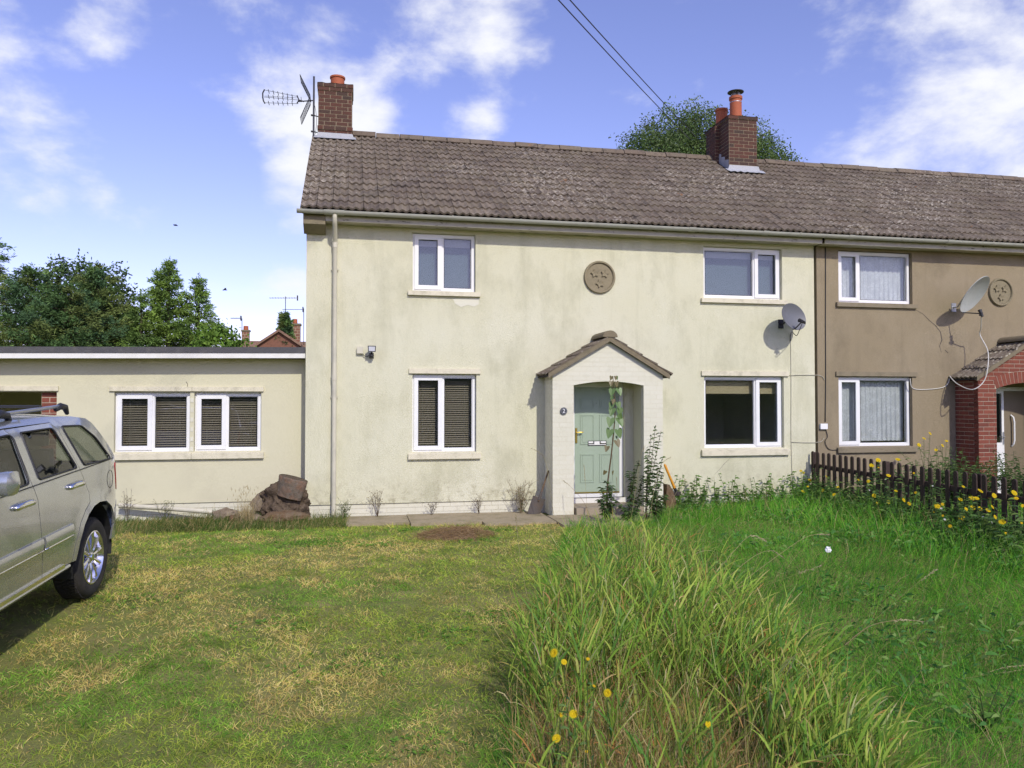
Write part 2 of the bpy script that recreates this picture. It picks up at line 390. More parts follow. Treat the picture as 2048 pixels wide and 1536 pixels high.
# ------------------------------------------------------------------ ground
def mat_ground():
    m = Mat('lawn_soil', (.22, .25, .065), .95, spec=.15)
    m.over((.36, .30, .125), m.mul(m.noise(1.6, 5, .65, lo=.44, hi=.70), .8))
    m.over((.12, .16, .04), m.noise(1.3, 6, .65, lo=.50, hi=.70, off=(5, 2, 0)))
    m.over((.12, .095, .055), m.mul(m.noise(7, 6, .7, lo=.5, hi=.7, off=(1, 7, 0)), .55))
    m.bump(m.noise(60, 6, .7, lo=.2, hi=.8), .7, .03); return m.m
def axis_steps(lo, hi, a, b, step, far):
    xs = list(np.arange(a, b + 1e-6, step)); out = list(xs); d = step * 2; x = a
    while x > lo: x -= d; d *= 1.5; out.insert(0, max(x, lo))
    x = b; d = step * 2
    while x < hi: x += d; d *= 1.5; out.append(min(x, hi))
    return out
gx = axis_steps(-700, 700, -7, 11, .30, 0); gy = axis_steps(-500, 1200, -14, 2, .30, 0)
g = MB()
for y in gy:
    for x in gx:
        bmp = .012 * mnoise.noise(Vector((x * .9, y * .9, 0))) if (-7 < x < 11 and -14 < y < -.6) else 0
        g.v.append((x, y, gz(x, y) + bmp - .012))
nx = len(gx)
for j in range(len(gy) - 1):
    for i in range(nx - 1):
        g.f.append((j*nx+i, j*nx+i+1, (j+1)*nx+i+1, (j+1)*nx+i)); g.m.append(0)
ground = g.build('ground', mat_ground(), smooth=True, fix=False); tag(ground, 'patchy mown lawn ground in front of the houses', kind='structure')

path = empty('path', (0, 0, 0)); tag(path, 'worn concrete path along the foot of the cream wall', kind='structure')
for (a, b, fr) in ((-.08, .86, -.80), (.868, 1.93, -.98), (1.938, 3.02, -1.18), (3.028, 4.10, -1.55), (4.108, 5.25, -1.2)):
    s = MB(); n = 6
    poly = [(a, -.004 if not (3.0 < a < 5) else -.56), (b, -.004 if not (3.0 < a < 5) else -.56)] + [(b - (b - a) * k / n, fr + .06 * mnoise.noise(Vector((b - (b-a)*k/n, 3.1, 0)) * 2.3)) for k in range(n + 1)]
    vs = [(x, y, .028 + .004 * math.sin(a * 9)) for x, y in poly] + [(x, y, -.03) for x, y in poly]; k = len(poly)
    s.add(vs, [tuple(range(k)), tuple(range(2*k-1, k-1, -1))] + [(i, k+i, k+(i+1)%k, (i+1)%k) for i in range(k)])
    s.build('slab', M['concrete'], path)

# ------------------------------------------------------------------ building helpers
def wall_front(name, X0, X1, Z0, Z1, Y, th, holes, mat, parent):
    xs = sorted({X0, X1, *[h[0] for h in holes], *[h[1] for h in holes]}); zs = sorted({Z0, Z1, *[h[2] for h in holes], *[h[3] for h in holes]})
    mb = MB()
    inside = lambda x, z: any(h[0] < x < h[1] and h[2] < z < h[3] for h in holes)
    for i in range(len(xs) - 1):
        for j in range(len(zs) - 1):
            a, b, c, d = xs[i], xs[i+1], zs[j], zs[j+1]
            if inside((a + b) / 2, (c + d) / 2): continue
            mb.add([(a,Y,c),(b,Y,c),(b,Y,d),(a,Y,d)], [(0,1,2,3)]); mb.add([(a,Y+th,c),(b,Y+th,c),(b,Y+th,d),(a,Y+th,d)], [(3,2,1,0)])
    for (a, b, c, d) in holes:
        mb.add([(a,Y,c),(a,Y+th,c),(a,Y+th,d),(a,Y,d)], [(0,1,2,3)]); mb.add([(b,Y,c),(b,Y+th,c),(b,Y+th,d),(b,Y,d)], [(3,2,1,0)])
        mb.add([(a,Y,c),(b,Y,c),(b,Y+th,c),(a,Y+th,c)], [(0,1,2,3)]); mb.add([(a,Y,d),(b,Y,d),(b,Y+th,d),(a,Y+th,d)], [(3,2,1,0)])
    mb.add([(X0,Y,Z0),(X1,Y,Z0),(X1,Y+th,Z0),(X0,Y+th,Z0)], [(3,2,1,0)])
    for X in (X0, X1): mb.add([(X,Y,Z0),(X,Y+th,Z0),(X,Y+th,Z1),(X,Y,Z1)], [(0,1,2,3) if X == X1 else (3,2,1,0)])
    return mb.build(name, mat, parent, fix=False)

_bc = {}
def lay_bricks(parent, mat, t0, t1, z0, z1, place, key, lower=None, upper=None, L=.225, Hc=.075, mort=.010, proud=.005, back=.05, gaps=None, start=0.0, jit=.0015, phase=0):
    """half-lapped bricks on a face; place(t, z, d) gives the point, d outwards. lower/upper trim them along arches and gables."""
    nc = max(1, round((z1 - z0) / Hc)); hc = (z1 - z0) / nc
    for c in range(nc):
        za, zb = z0 + c * hc + mort / 2, z0 + (c + 1) * hc - mort / 2
        t = t0 - ((L / 2) if (c + phase) % 2 else 0) + start
        while t < t1 - .012:
            a, b = max(t, t0) + mort / 2, min(t + L, t1) - mort / 2; t += L
            if b - a < .02: continue
            if gaps and any(g0 - .001 < (a + b) / 2 < g1 + .001 and h0 < (za + zb) / 2 < h1 for g0, g1, h0, h1 in gaps): continue
            lo = (lambda q: max(za, lower(q))) if lower else (lambda q: za)
            hi = (lambda q: min(zb, upper(q))) if upper else (lambda q: zb)
            cut = (lower and max(lower(a), lower(b), lower((a+b)/2)) > za) or (upper and min(upper(a), upper(b)) < zb)
            pr = proud + RNG.uniform(-jit, jit)
            if not cut:
                kk = (key, mat.name, round(b - a, 3), round(zb - za, 3), round(pr, 4))
                me = _bc.get(kk)
                if me is None:
                    o0 = Vector(place(0, 0, 0)); mb = MB(); vs = []
                    for d in (pr, -back):
                        for (q, z) in ((0, 0), (b - a, 0), (b - a, zb - za), (0, zb - za)): vs.append(Vector(place(q, z, d)) - o0)
                    mb.add(vs, [(0,1,2,3),(7,6,5,4),(0,4,5,1),(1,5,6,2),(2,6,7,3),(3,7,4,0)]); me = _bc[kk] = mb.mesh('brick', mat)
                link('brick', me, parent, place(a, za, 0))
            else:
                n = 5; pts = [a + (b - a) * i / n for i in range(n + 1)]
                runs = []; cur = []
                for q in pts:
                    if hi(q) - lo(q) > .004: cur.append(q)
                    else:
                        if len(cur) > 1: runs.append(cur)
                        cur = []
                if len(cur) > 1: runs.append(cur)
                for rn in runs:
                    poly = [(q, lo(q)) for q in rn] + [(q, hi(q)) for q in reversed(rn)]; k = len(poly); o0 = Vector(place(rn[0], za, 0)); mb = MB()
                    vs = [Vector(place(q, z, pr)) - o0 for q, z in poly] + [Vector(place(q, z, -back)) - o0 for q, z in poly]
                    mb.add(vs, [tuple(range(k)), tuple(range(2*k-1, k-1, -1))] + [(i, k+i, k+(i+1)%k, (i+1)%k) for i in range(k)])
                    mb.build('brick', mat, parent, loc=o0)

def frame_ring(mb, a, b, c, d, w, y0, y1, m=0):
    mb.box(a, b, y0, y1, c, c + w, m); mb.box(a, b, y0, y1, d - w, d, m)
    mb.box(a, a + w, y0, y1, c + w, d - w, m); mb.box(b - w, b, y0, y1, c + w, d - w, m)
def make_window(parent, X0, X1, Z0, Z1, split, opener, Y=0.0, sill=None, lintel=None, sillmat=None, setb=.07):
    yf = Y + setb; fw = .048
    fr = MB(); frame_ring(fr, X0, X1, Z0, Z1, fw, yf, yf + .07)
    xm = X0 + (X1 - X0) * split
    fr.box(xm - fw / 2, xm + fw / 2, yf + .001, yf + .069, Z0 + fw, Z1 - fw)
    w = fr.build('window', M['upvc'], parent)
    for side, (a, b) in (('l', (X0 + fw, xm - fw/2)), ('r', (xm + fw/2, X1 - fw))):
        c, d = Z0 + fw, Z1 - fw
        if side == opener:
            s = MB(); frame_ring(s, a - .022, b + .022, c - .022, d + .022, .066, yf - .018, yf + .045); s.build('sash', M['upvc'], w); e = .044
        else:
            s = MB(); frame_ring(s, a, b, c, d, .014, yf + .018, yf + .05); s.build('glazing_bead', M['upvc'], w); e = .012
        pn = MB().box(a + e, b - e, yf + .026, yf + .034, c + e, d - e); pn.build('pane', M['glass'], w)
        gk = MB(); frame_ring(gk, a + e, b - e, c + e, d - e, .006, yf + .014, yf + .024); gk.build('gasket', M['blackpl'], w)
    sm = sillmat or M['sillpaint']
    if sill:
        sx0, sx1, sz0, sz1 = sill
        s = MB(); s.prism_x([(Y - .055, sz0), (Y + .15, sz0), (Y + .15, Z0 + .002), (yf + .01, Z0 + .002), (Y - .055, sz1)], sx0, sx1); s.build('sill', sm, w)
    if lintel:
        lx0, lx1, lz0, lz1 = lintel
        MB().box(lx0, lx1, Y - .035, Y + .02, lz0, lz1).build('lintel', sm, w)
    return w
def blind(X0, X1, Z0, Z1, Y, label, group=None, tilt=40, step=.036):
    t = empty('venetian_blind', ((X0 + X1) / 2, Y, Z0)); tag(t, label, 'blind', group)
    mb = MB(); hw = (X1 - X0) / 2; n = int((Z1 - Z0 - .04) / step); ca, sa = math.cos(R(tilt)) * .0125, math.sin(R(tilt)) * .0125
    for i in range(n):
        z = .02 + i * step + RNG.uniform(-.001, .001)
        mb.add([(-hw, -ca, z - sa), (hw, -ca, z - sa), (hw, ca, z + sa), (-hw, ca, z + sa)], [(0,1,2,3)])
    mb.build('slats', M['slat'], t, fix=False)
    MB().box(-hw, hw, -.016, .016, Z1 - Z0 - .03, Z1 - Z0).build('headrail', M['slat'], t)
    MB().box(-hw, hw, -.011, .011, 0, .012).build('bottom_rail', M['slat'], t)
    for x in (-hw * .72, hw * .72): MB().tube([(x, -.014, .01), (x, -.014, Z1 - Z0 - .03)], .0012, 5).build('cord', M['cablecream'], t)
    return t
def net_curtain(X0, X1, Z0, Z1, Y, label, group, seed):
    mb = MB(); n = 130; rows = 10
    for j in range(rows + 1):
        z = Z1 + (Z0 - Z1) * j / rows
        for i in range(n + 1):
            x = X0 + (X1 - X0) * i / n; t = j / rows
            f = .012 * math.sin(x * 62 + 2.5 * mnoise.noise(Vector((x * 4, seed, t * .6)))) + .008 * math.sin(x * 131 + seed)
            zz = z + (.012 * abs(math.sin(x * 40)) if j == rows else 0)
            mb.v.append((x, Y + f * (.5 + .5 * t), zz))
    for j in range(rows):
        for i in range(n): k = j * (n + 1) + i; mb.f.append((k, k + 1, k + n + 2, k + n + 1)); mb.m.append(0)
    o = mb.build('net_curtain', M['net'], smooth=True, fix=False); tag(o, label, 'curtain', group); return o

# ------------------------------------------------------------------ roof
EAVE_Y, EAVE_Z, RIDGE_Y, RIDGE_Z = -.37, 4.775, 3.30, 7.175
SL = math.hypot(RIDGE_Y - EAVE_Y, RIDGE_Z - EAVE_Z); SA = math.atan2(RIDGE_Z - EAVE_Z, RIDGE_Y - EAVE_Y)
CS, SN = math.cos(SA), math.sin(SA)
def slope_pt(x, s, h=0.0): return (x, EAVE_Y + s * CS - h * SN, EAVE_Z + s * SN + h * CS)
NCOURSE = 14; GAUGE = (SL - .10) / NCOURSE; TW = .2355
def tile_mb(w=TW, length=GAUGE + .05, waves=2, amp=.015, th=.030, ns=12, rot=True):
    mb = MB(); vs = []
    fn = lambda q: amp * math.cos(2 * math.pi * waves * q / w)
    for (s, h0) in ((0, th), (length, 0.002)):
        for i in range(ns + 1):
            q = (w - .005) * i / ns; vs.append((q, s, h0 + fn(q)))
    for i in range(ns + 1): q = (w - .005) * i / ns; vs.append((q, .003, fn(q) - .004))
    n1 = ns + 1; fs = [(i, i + 1, n1 + i + 1, n1 + i) for i in range(ns)] + [(2*n1 + i, 2*n1 + i + 1, i + 1, i) for i in range(ns)]
    vs += [(0, length, -.012 + fn(0)), (w - .005, length, -.012 + fn(w))]; k = len(vs)
    fs += [(0, n1, k - 2, 2 * n1), (ns, 3 * n1 - 1, k - 1, 2 * n1 - 1)]
    if rot: vs = [(x, s * CS - h * SN, s * SN + h * CS) for x, s, h in vs]
    return mb.add(vs, fs)
TILE_MES = [tile_mb().mesh('roof_tile', M['tile'], smooth=50) for _ in range(1)]
def tile_roof(roof, X0, X1, skip):
    spots = []
    nc = int(math.ceil((X1 - X0) / TW))
    for c in range(NCOURSE):
        for k in range(nc):
            x = X0 + k * TW; s = c * GAUGE
            if skip(x + TW / 2, s + GAUGE / 2): continue
            p = slope_pt(x + TW / 2, s + GAUGE / 2); px, py, z = proj(p)
            q0 = proj(slope_pt(x, s)); q1 = proj(slope_pt(x + TW, s)); q2 = proj(slope_pt(x, s + GAUGE))
            area = abs((q1[0]-q0[0]) * (q2[1]-q0[1]) - (q1[1]-q0[1]) * (q2[0]-q0[0]))
            if px > 2120: area = 0
            spots.append((area, x, s))
    spots.sort(reverse=True)
    rest = MB(); base = tile_mb()
    for i, (ar, x, s) in enumerate(spots):
        h = RNG.uniform(-.003, .004); loc = slope_pt(x + RNG.uniform(-.003, .003), s + RNG.uniform(-.006, .006), h)
        if i < 300:
            o = link('roof_tile', TILE_MES[0], roof, loc); j_ = 3.0 if RNG.random() < .06 else 1.0; o.rotation_euler = (RNG.uniform(-.006, .008) * j_, RNG.uniform(-.008, .008) * j_, RNG.uniform(-.008, .008) * j_)
        else: rest.add([(a + loc[0], b + loc[1], c + loc[2]) for a, b, c in base.v], base.f)
    r = rest.build('smaller_roof_tiles', M['tile'], roof, smooth=50); tag(r, kind='stuff')
def ridge_tiles(roof, X0, X1, gaps, step=.475):
    x = X0; n = int((X1 - X0) / step) + 1
    me = None
    prof = [(-.155, -.085), (-.12, -.02), (-.07, .028), (0, .05), (.07, .028), (.12, -.02), (.155, -.085)]
    inn = [(y * .88, z - .018) for y, z in reversed(prof)]
    mb = MB(); mb.prism_x(prof + inn, 0, step - .014); me = mb.mesh('ridge_tile', M['ridge'])
    for k in range(n):
        x = X0 + k * step
        if x > X1 - .1 or any(a < x + step / 2 < b for a, b in gaps): continue
        o = link('ridge_tile', me, roof, (x, RIDGE_Y, RIDGE_Z + .028 + RNG.uniform(-.009, .010))); o.rotation_euler = (RNG.uniform(-.02, .02), RNG.uniform(-.008, .008), 0)
def roof_deck(parent, X0, X1, mat):
    mb = MB(); t = -.035
    y0, z0 = EAVE_Y + .03, EAVE_Z - .012; back = 2 * RIDGE_Y - y0
    mb.prism_x([(y0, z0 - .02), (RIDGE_Y, RIDGE_Z - .05), (back, z0 - .02), (back, z0 - .08), (RIDGE_Y, RIDGE_Z - .12), (y0, z0 - .08)], X0, X1)
    return mb.build('roof', mat, parent)

def chimney(parent, X0, X1, Y0, Y1, Z0, Z1, corb, pots, pil=None):
    mb = MB(); e = .004
    mb.box(X0, X1, Y0, Y1, Z0 - .5, Z1 - .001)
    c = mb.build('chimney', M['mortar'], parent)
    def faces(xa, xb, ya, yb, za, zb, ph):
        lay_bricks(c, M['brick'], xa, xb, za, zb, lambda t, z, d: (t, ya - d, z), 'cf', phase=ph)
        lay_bricks(c, M['brick'], ya, yb, za, zb, lambda t, z, d: (xa - d, t, z), 'cl', phase=ph + 1)
        lay_bricks(c, M['brick'], ya, yb, za, zb, lambda t, z, d: (xb + d, t, z), 'cr', phase=ph + 1)
    zc = Z1 - corb[0] * .075
    n = round((zc - Z0) / .075); base = zc - n * .075
    faces(X0, X1, Y0, Y1, base, zc, 0)
    for i in range(corb[0]):                                   # oversailing courses at the head
        o = corb[1] * (1 if i else .6)
        MB().box(X0 - o + .003, X1 + o - .003, Y0 - o + .003, Y1 + o - .003, zc + i * .075 + .001, zc + (i + 1) * .075 - .002).build('corbel_bed', M['mortar'], c)
        faces(X0 - o, X1 + o, Y0 - o, Y1 + o, zc + i * .075, zc + (i + 1) * .075, i)
    if pil:                                                    # flue projection on the side
        pa, pb, po = pil
        MB().box(X0 - po + .004, X0, pa, pb, base, zc - .001).build('flue_projection', M['mortar'], c)
        lay_bricks(c, M['brick'], pa, pb, base, zc, lambda t, z, d: (X0 - po - d, t, z), 'cl', L=.2, phase=1)
        lay_bricks(c, M['brick'], X0 - po, X0, base, zc, lambda t, z, d: (t, pa - d, z), 'cf', L=.2)
    fl = MB(); o = corb[1]
    n = 8; vs = []
    for j in range(n + 1):
        for i in range(n + 1):
            u, v = i / n, j / n; ed = min(u, v, 1 - u, 1 - v)
            vs.append((X0 - o + (X1 - X0 + 2 * o) * u, Y0 - o + (Y1 - Y0 + 2 * o) * v, Z1 + .002 + min(ed * .28, .06) + .018 * mnoise.noise(Vector((u * 6, v * 6, X0)))))
    fl.add(vs, [(j*(n+1)+i, j*(n+1)+i+1, (j+1)*(n+1)+i+1, (j+1)*(n+1)+i) for j in range(n) for i in range(n)]); fl.build('flaunching', M['flaunch'], c, smooth=True)
    return c
def chimney_pot(c, x, y, z, r, h, cowl=False, collar=False):
    p = MB(); p.lathe([(r * 1.02, -.08), (r * 1.0, 0), (r * .97, h * .85), (r * 1.10, h * .88), (r * 1.10, h), (r * .9, h), (r * .86, h * .5), (0.001, h * .5)], (x, y, z), n=24)
    o = p.build('chimney_pot', M['pot'], c, smooth=40)
    if collar: MB().lathe([(r * .985, h * .72), (r * 1.0, h * .72), (r * 1.0, h * .745), (r * .985, h * .745)], (x, y, z), n=24).build('clip_band', M['steel'], c, smooth=40)
    if cowl:
        k = MB(); k.lathe([(.001, h + .15), (.06, h + .145), (r * 1.35, h + .11), (r * 1.35, h + .10), (.001, h + .12)], (x, y, z), n=24)
        for a in range(3): k.bar((x + r * .75 * math.cos(a * 2.1 + .4), y + r * .75 * math.sin(a * 2.1 + .4), z + h - .06), (x + r * .75 * math.cos(a * 2.1 + .4), y + r * .75 * math.sin(a * 2.1 + .4), z + h + .115), .02, .006)
        k.build('cowl', M['black'], c, smooth=40)
        ms = MB()
        for a in range(22): ms.bar((x + r * .72 * math.cos(a * .2856), y + r * .72 * math.sin(a * .2856), z + h - .01), (x + r * .72 * math.cos(a * .2856), y + r * .72 * math.sin(a * .2856), z + h + .105), .004, .004)
        ms.build('cowl_mesh', M['steel'], c)

def gutter_run(parent, X0, X1, joints, end=False):
    y, z, r = -.345, 4.745, .057
    gm = MB(); n = 10; pr = [(y + r * math.cos(math.pi * (1 + k / n)), z + r * 1.0 * math.sin(math.pi * (1 + k / n))) for k in range(n + 1)]
    inn = [(y + (r - .006) * math.cos(math.pi * (1 + k / n)), z + (r - .006) * math.sin(math.pi * (1 + k / n))) for k in range(n, -1, -1)]
    gm.prism_x(pr + inn, X0, X1); g = gm.build('gutter', M['gutter'], parent, smooth=40)
    for (x, w, big) in joints:
        rr = r + (.010 if big else .005); ju = MB()
        pr2 = [(y + rr * math.cos(math.pi * (1 + k / n)), z + .004 + rr * math.sin(math.pi * (1 + k / n))) for k in range(n + 1)]
        inn2 = [(y + (r + .001) * math.cos(math.pi * (1 + k / n)), z + .002 + (r + .001) * math.sin(math.pi * (1 + k / n))) for k in range(n, -1, -1)]
        ju.prism_x(pr2 + inn2, x - w / 2, x + w / 2); ju.build('gutter_joint' if big else 'gutter_bracket', M['gutter'], g, smooth=40)
    if end: MB().prism_x(pr, X0 - .006, X0 + .002).build('gutter_end_cap', M['gutter'], g)
    return g

def make_porch(parent, X0, X1, DP, o0, o1, spring, crown, mb_mat, br_mat, jt_mat, tag_inner, arch_ring=False):
    """gabled brick porch: core set back behind bricks, arched opening, tiled roof."""
    cx = (X0 + X1) / 2; zw = 2.26; apex = 2.26 + (X1 - X0) / 2 * .585; ra = math.atan(.585)
    up = lambda t: apex - abs(t - cx) * .585
    hw = (o1 - o0) / 2; oc = (o0 + o1) / 2
    arch = lambda t: spring + (crown - spring) * max(0.0, 1 - ((t - oc) / hw) ** 2)
    e = .006
    core = MB(); n = 16
    # front leaf with the arched opening, as strips
    xs = [X0 + e, o0] + [o0 + (o1 - o0) * i / n for i in range(1, n)] + [o1, cx, X1 - e]; xs = sorted(set(round(v, 4) for v in xs))
    yb = -DP + .11
    for a, b in zip(xs[:-1], xs[1:]):
        m = (a + b) / 2; op = o0 < m < o1
        lo = (lambda q: arch(q) + e) if op else (lambda q: .0)
        vs = [(a, -DP + e, lo(a)), (b, -DP + e, lo(b)), (b, -DP + e, up(b) - .01), (a, -DP + e, up(a) - .01)]
        vs += [(x, yb, z) for x, y, z in vs]
        core.add(vs, [(0,1,2,3),(7,6,5,4)] + ([(0,4,5,1)] if op else []))
    for x, s in ((o0 - e, 1), (o1 + e, -1)): core.add([(x, -DP + e, 0), (x, yb, 0), (x, yb, spring), (x, -DP + e, spring)], [(0,1,2,3)])
    # side leaves
    for (a, b) in ((X0 + e, X0 + .11), (X1 - .11, X1 - e)):
        core.box(a, b, yb + .001, -.002, 0, zw)
    p = core.build('porch', jt_mat, parent, fix=True)
    ceil = MB().box(X0 + .115, X1 - .115, yb + .002, -.002, crown + .09, crown + .11); ceil.build('porch_ceiling', tag_inner, p)
    for (a, b, nm) in ((X0 + .111, o0 - .02, 1), (o1 + .02, X1 - .111, 1)):
        if b > a + .01: MB().box(a, b, yb + .001, -.003, 0, crown + .088).build('inner_lining', tag_inner, p)
    F0 = lambda t, z, d: (t, -DP - d + e, z)
    zb = .0
    base_low = lambda t: arch(t) + (.0 if not arch_ring else .215) if o0 < t < o1 else -1
    pk_ = dict(mort=.010) if arch_ring else dict(mort=.005, proud=.0025, jit=.0008)
    lay_bricks(p, br_mat, X0, o0, zb, spring + .0, F0, 'pf', L=.222, **pk_)
    lay_bricks(p, br_mat, o1, X1, zb, spring + .0, F0, 'pf', L=.222, phase=1, **pk_)
    lay_bricks(p, br_mat, X0, X1, spring, spring + 13 * .075, F0, 'pf', lower=base_low if arch_ring else (lambda t: arch(t) if o0 <= t <= o1 else -1), upper=lambda t: up(t) - .012, L=.222, **pk_)
    if arch_ring:                                   # soldier arch
        k = 17
        for i in range(k):
            a, b = o0 + (o1 - o0) * i / k + .005, o0 + (o1 - o0) * (i + 1) / k - .005
            ln = lambda t, q: (t + (t - oc) * .12 * q / .21, -DP + .002, arch(t) + q)
            mb = MB(); f = [Vector(ln(a, 0)), Vector(ln(b, 0)), Vector(ln(b, .205)), Vector(ln(a, .205))]; o = f[0].copy()
            vs = [v - o for v in f] + [v - o + Vector((0, .05, 0)) for v in f]
            mb.add(vs, [(0,1,2,3),(7,6,5,4),(0,4,5,1),(1,5,6,2),(2,6,7,3),(3,7,4,0)]); mb.build('brick', br_mat, p, loc=o)
    lay_bricks(p, br_mat, -DP + .004, -.004, zb, zw, lambda t, z, d: (X0 + e - d, t, z), 'pl', L=.222, phase=1, **pk_)
    lay_bricks(p, br_mat, -DP + .004, -.004, zb, zw, lambda t, z, d: (X1 - e + d, t, z), 'pr', L=.222, **pk_)
    # roof: slabs, verge boards, tiles, ridge
    ov = .105; yv = -DP - .075
    for sgn in (-1, 1):
        xe = (X0 - ov) if sgn < 0 else (X1 + ov); ze = up(X0) - ov * .585 + .0
        dk = MB(); dk.prism([(cx, apex + .012), (xe, ze + .012), (xe, ze + .04), (cx, apex + .04)], yv + .03, -.003); dk.build('roof_board', M['deck'], p)
        vb = MB(); vb.prism([(cx, apex - .015), (xe - sgn * .02, ze - .004), (xe - sgn * .02, ze + .075), (cx, apex + .07)], yv - .004, yv + .03); vb.build('verge', M['verge'], p)
        c2, s2 = math.cos(ra), math.sin(ra); ln = math.hypot(xe - cx, apex - ze); gg = ln / 4
        W2 = (DP + .09) / 3
        tb = tile_mb(W2, gg + .03, 2, .012, .026, 10, rot=False)
        vs = []
        for (q, s, h) in tb.v: vs.append((-sgn * s * c2 + sgn * s2 * h, q, s * s2 + h * c2))
        tm = MB().add(vs, tb.f).mesh('roof_tile', M['ptile'], smooth=50)
        for c in range(4):
            for k in range(3):
                s = c * gg
                link('roof_tile', tm, p, (xe + sgn * .02 - sgn * s * c2, yv - .01 + k * W2, ze + .052 + s * s2 + RNG.uniform(-.003, .004)))
    prof = [(.125 * math.cos(a), .105 * math.sin(a)) for a in [math.pi * i / 10 for i in range(11)]]
    for k in range(2):
        a = yv - .02 + k * (DP + .09) / 2; b = a + (DP + .09) / 2 - .006
        rt = MB(); rt.prism([(cx + x, apex + .055 + z) for x, z in prof] , a, min(b, -.003)); rt.build('ridge_tile', M['verge'], p, smooth=40)
    return p
M['verge'] = mat_simple('cement_verge', (.20, .165, .105), .93, dirt=(.10, .085, .05), dfac=.7, dscale=9, bump=.5)

# ------------------------------------------------------------------ the cream end house
HX0, PARTY = -.70, 8.10
house = empty('end_terrace_house', (3.7, 0, 0)); house.location = (0, 0, 0)
tag(house, 'cream roughcast end-of-terrace house with sage green door under a white gabled porch', 'house', 'terraced houses')
HOLES = [(.955, 1.975, 3.61, 4.545), (5.975, 7.475, 3.63, 4.53), (.955, 1.99, 1.01, 2.265), (5.975, 7.49, 1.015, 2.265), (3.60, 4.53, .215, 2.14)]
wall_front('wall', HX0, PARTY, .215, 4.72, 0, .27, HOLES, M['cream'], house)
gb = MB(); gb.prism_x([(.271, .02), (6.6, .02), (6.6, 4.72), (RIDGE_Y, RIDGE_Z - .13), (.271, 4.9)], HX0, HX0 + .25); gb.build('gable_wall', M['cream'], house)
MB().box(HX0 + .251, PARTY, 6.4, 6.6, .02, 4.72).build('back_wall', M['cream'], house)
MB().box(HX0 + .252, PARTY - .05, .28, 6.39, 2.42, 2.55).build('upper_floor', M['inside'], house)
MB().box(HX0 + .252, PARTY - .05, .28, 6.39, 4.60, 4.68).build('ceiling', M['inside'], house)
MB().box(HX0 + .252, PARTY - .05, 3.4, 3.5, .05, 4.59).build('inner_wall', M['inside'], house)
MB().box(PARTY - .049, PARTY + .049, .275, 6.39, .05, 4.7).build('party_wall', M['inside'], house)
pl = MB().box(HX0 + .02, 3.125, .030, .268, -.05, .2145).box(4.99, PARTY, .030, .268, -.05, .2145).box(3.125, 4.99, .030, .268, -.05, .2145).build('plinth', M['mortar_paint'], house)
for (a, b) in ((HX0 + .02, 3.11), (5.0, PARTY)):
    lay_bricks(pl, M['pbrick'], a, b, -.015, .213, lambda t, z, d: (t, .026 - d, z), 'plf', mort=.005, proud=.003, back=.02)
W1 = make_window(house, .96, 1.97, 3.615, 4.54, .465, 'l', sill=(.88, 2.05, 3.53, 3.595))
W2 = make_window(house, 5.98, 7.47, 3.635, 4.525, .665, 'r', sill=(5.92, 7.55, 3.545, 3.61))
W3 = make_window(house, .96, 1.985, 1.02, 2.26, .47, 'l', sill=(.89, 2.06, .905, .985), lintel=(.90, 2.055, 2.275, 2.355))
W4 = make_window(house, 5.98, 7.485, 1.02, 2.26, .665, 'r', sill=(5.91, 7.57, .89, .985), lintel=(5.92, 7.575, 2.275, 2.355))
blind(1.0, 1.95, 1.05, 2.23, .20, 'dark brown venetian blind in the ground-floor window beside the downpipe')
def roller(X0, X1, Z0, Z1, Y, zt, label):
    t = empty('roller_blind', ((X0 + X1) / 2, Y, Z0)); tag(t, label, 'blind'); hw = (X1 - X0) / 2
    MB().box(-hw, hw, 0, .003, 0, zt - Z0).build('fabric', M['roller'], t); MB().box(-hw, hw, -.002, .004, zt - Z0 + .001, Z1 - Z0).build('valance', M['roller_pale'], t)
    MB().box(-hw, hw, -.006, .008, -.012, -.001).build('bottom_bar', M['roller_pale'], t)
roller(.99, 1.955, 3.64, 4.535, .19, 4.36, 'slate blue roller blind pulled down in the upstairs window nearest the gable')
roller(6.0, 7.455, 3.66, 4.52, .19, 4.36, 'slate blue roller blind pulled down in the wide upstairs window above the bamboo blind')
rb = empty('bamboo_blind', (6.7, .19, 2.0)); tag(rb, 'folded bamboo roman blind at the top of the wide ground-floor window', 'blind')
for k in range(4):
    MB().box(-.70, .73, -.012 + .004 * k, -.006 + .004 * k + .01, .06 * k - .035, .06 * k + .034).build('fold', M['bamboo'], rb)

# door
door = empty('door', (0, 0, 0), house)
dfr = MB(); frame_ring(dfr, 3.605, 4.525, .216, 2.135, .065, .085, .155); dfr.build('door_frame', M['upvc'], door)
DX0, DX1, DZ0, DZ1, DY = 3.672, 4.458, .285, 2.068, .098
dl = MB(); dl.box(DX0, DX1, DY, DY + .045, DZ0, DZ1); dl.build('door_leaf', M['door'], door)
pw = (DX1 - DX0)
for (u0, u1) in ((.13, .44), (.56, .87)):
    for (v0, v1) in ((.80, .90), (.46, .74), (.10, .37)):
        a, b, c, d = DX0 + pw * u0, DX0 + pw * u1, DZ0 + (DZ1 - DZ0) * v0, DZ0 + (DZ1 - DZ0) * v1
        q = MB(); frame_ring(q, a, b, c, d, .018, DY - .010, DY + .001); q.box(a + .035, b - .035, DY - .006, DY + .001, c + .035, d - .035); q.build('door_panel', M['door'], door)
q = MB(); frame_ring(q, DX0 + .235, DX0 + .56, 1.085, 1.165, .008, DY - .013, DY - .0005); q.build('letterbox_surround', M['blackpl'], door)
MB().box(DX0 + .244, DX0 + .551, DY - .010, DY - .001, 1.094, 1.156).build('letterbox', M['white'], door)
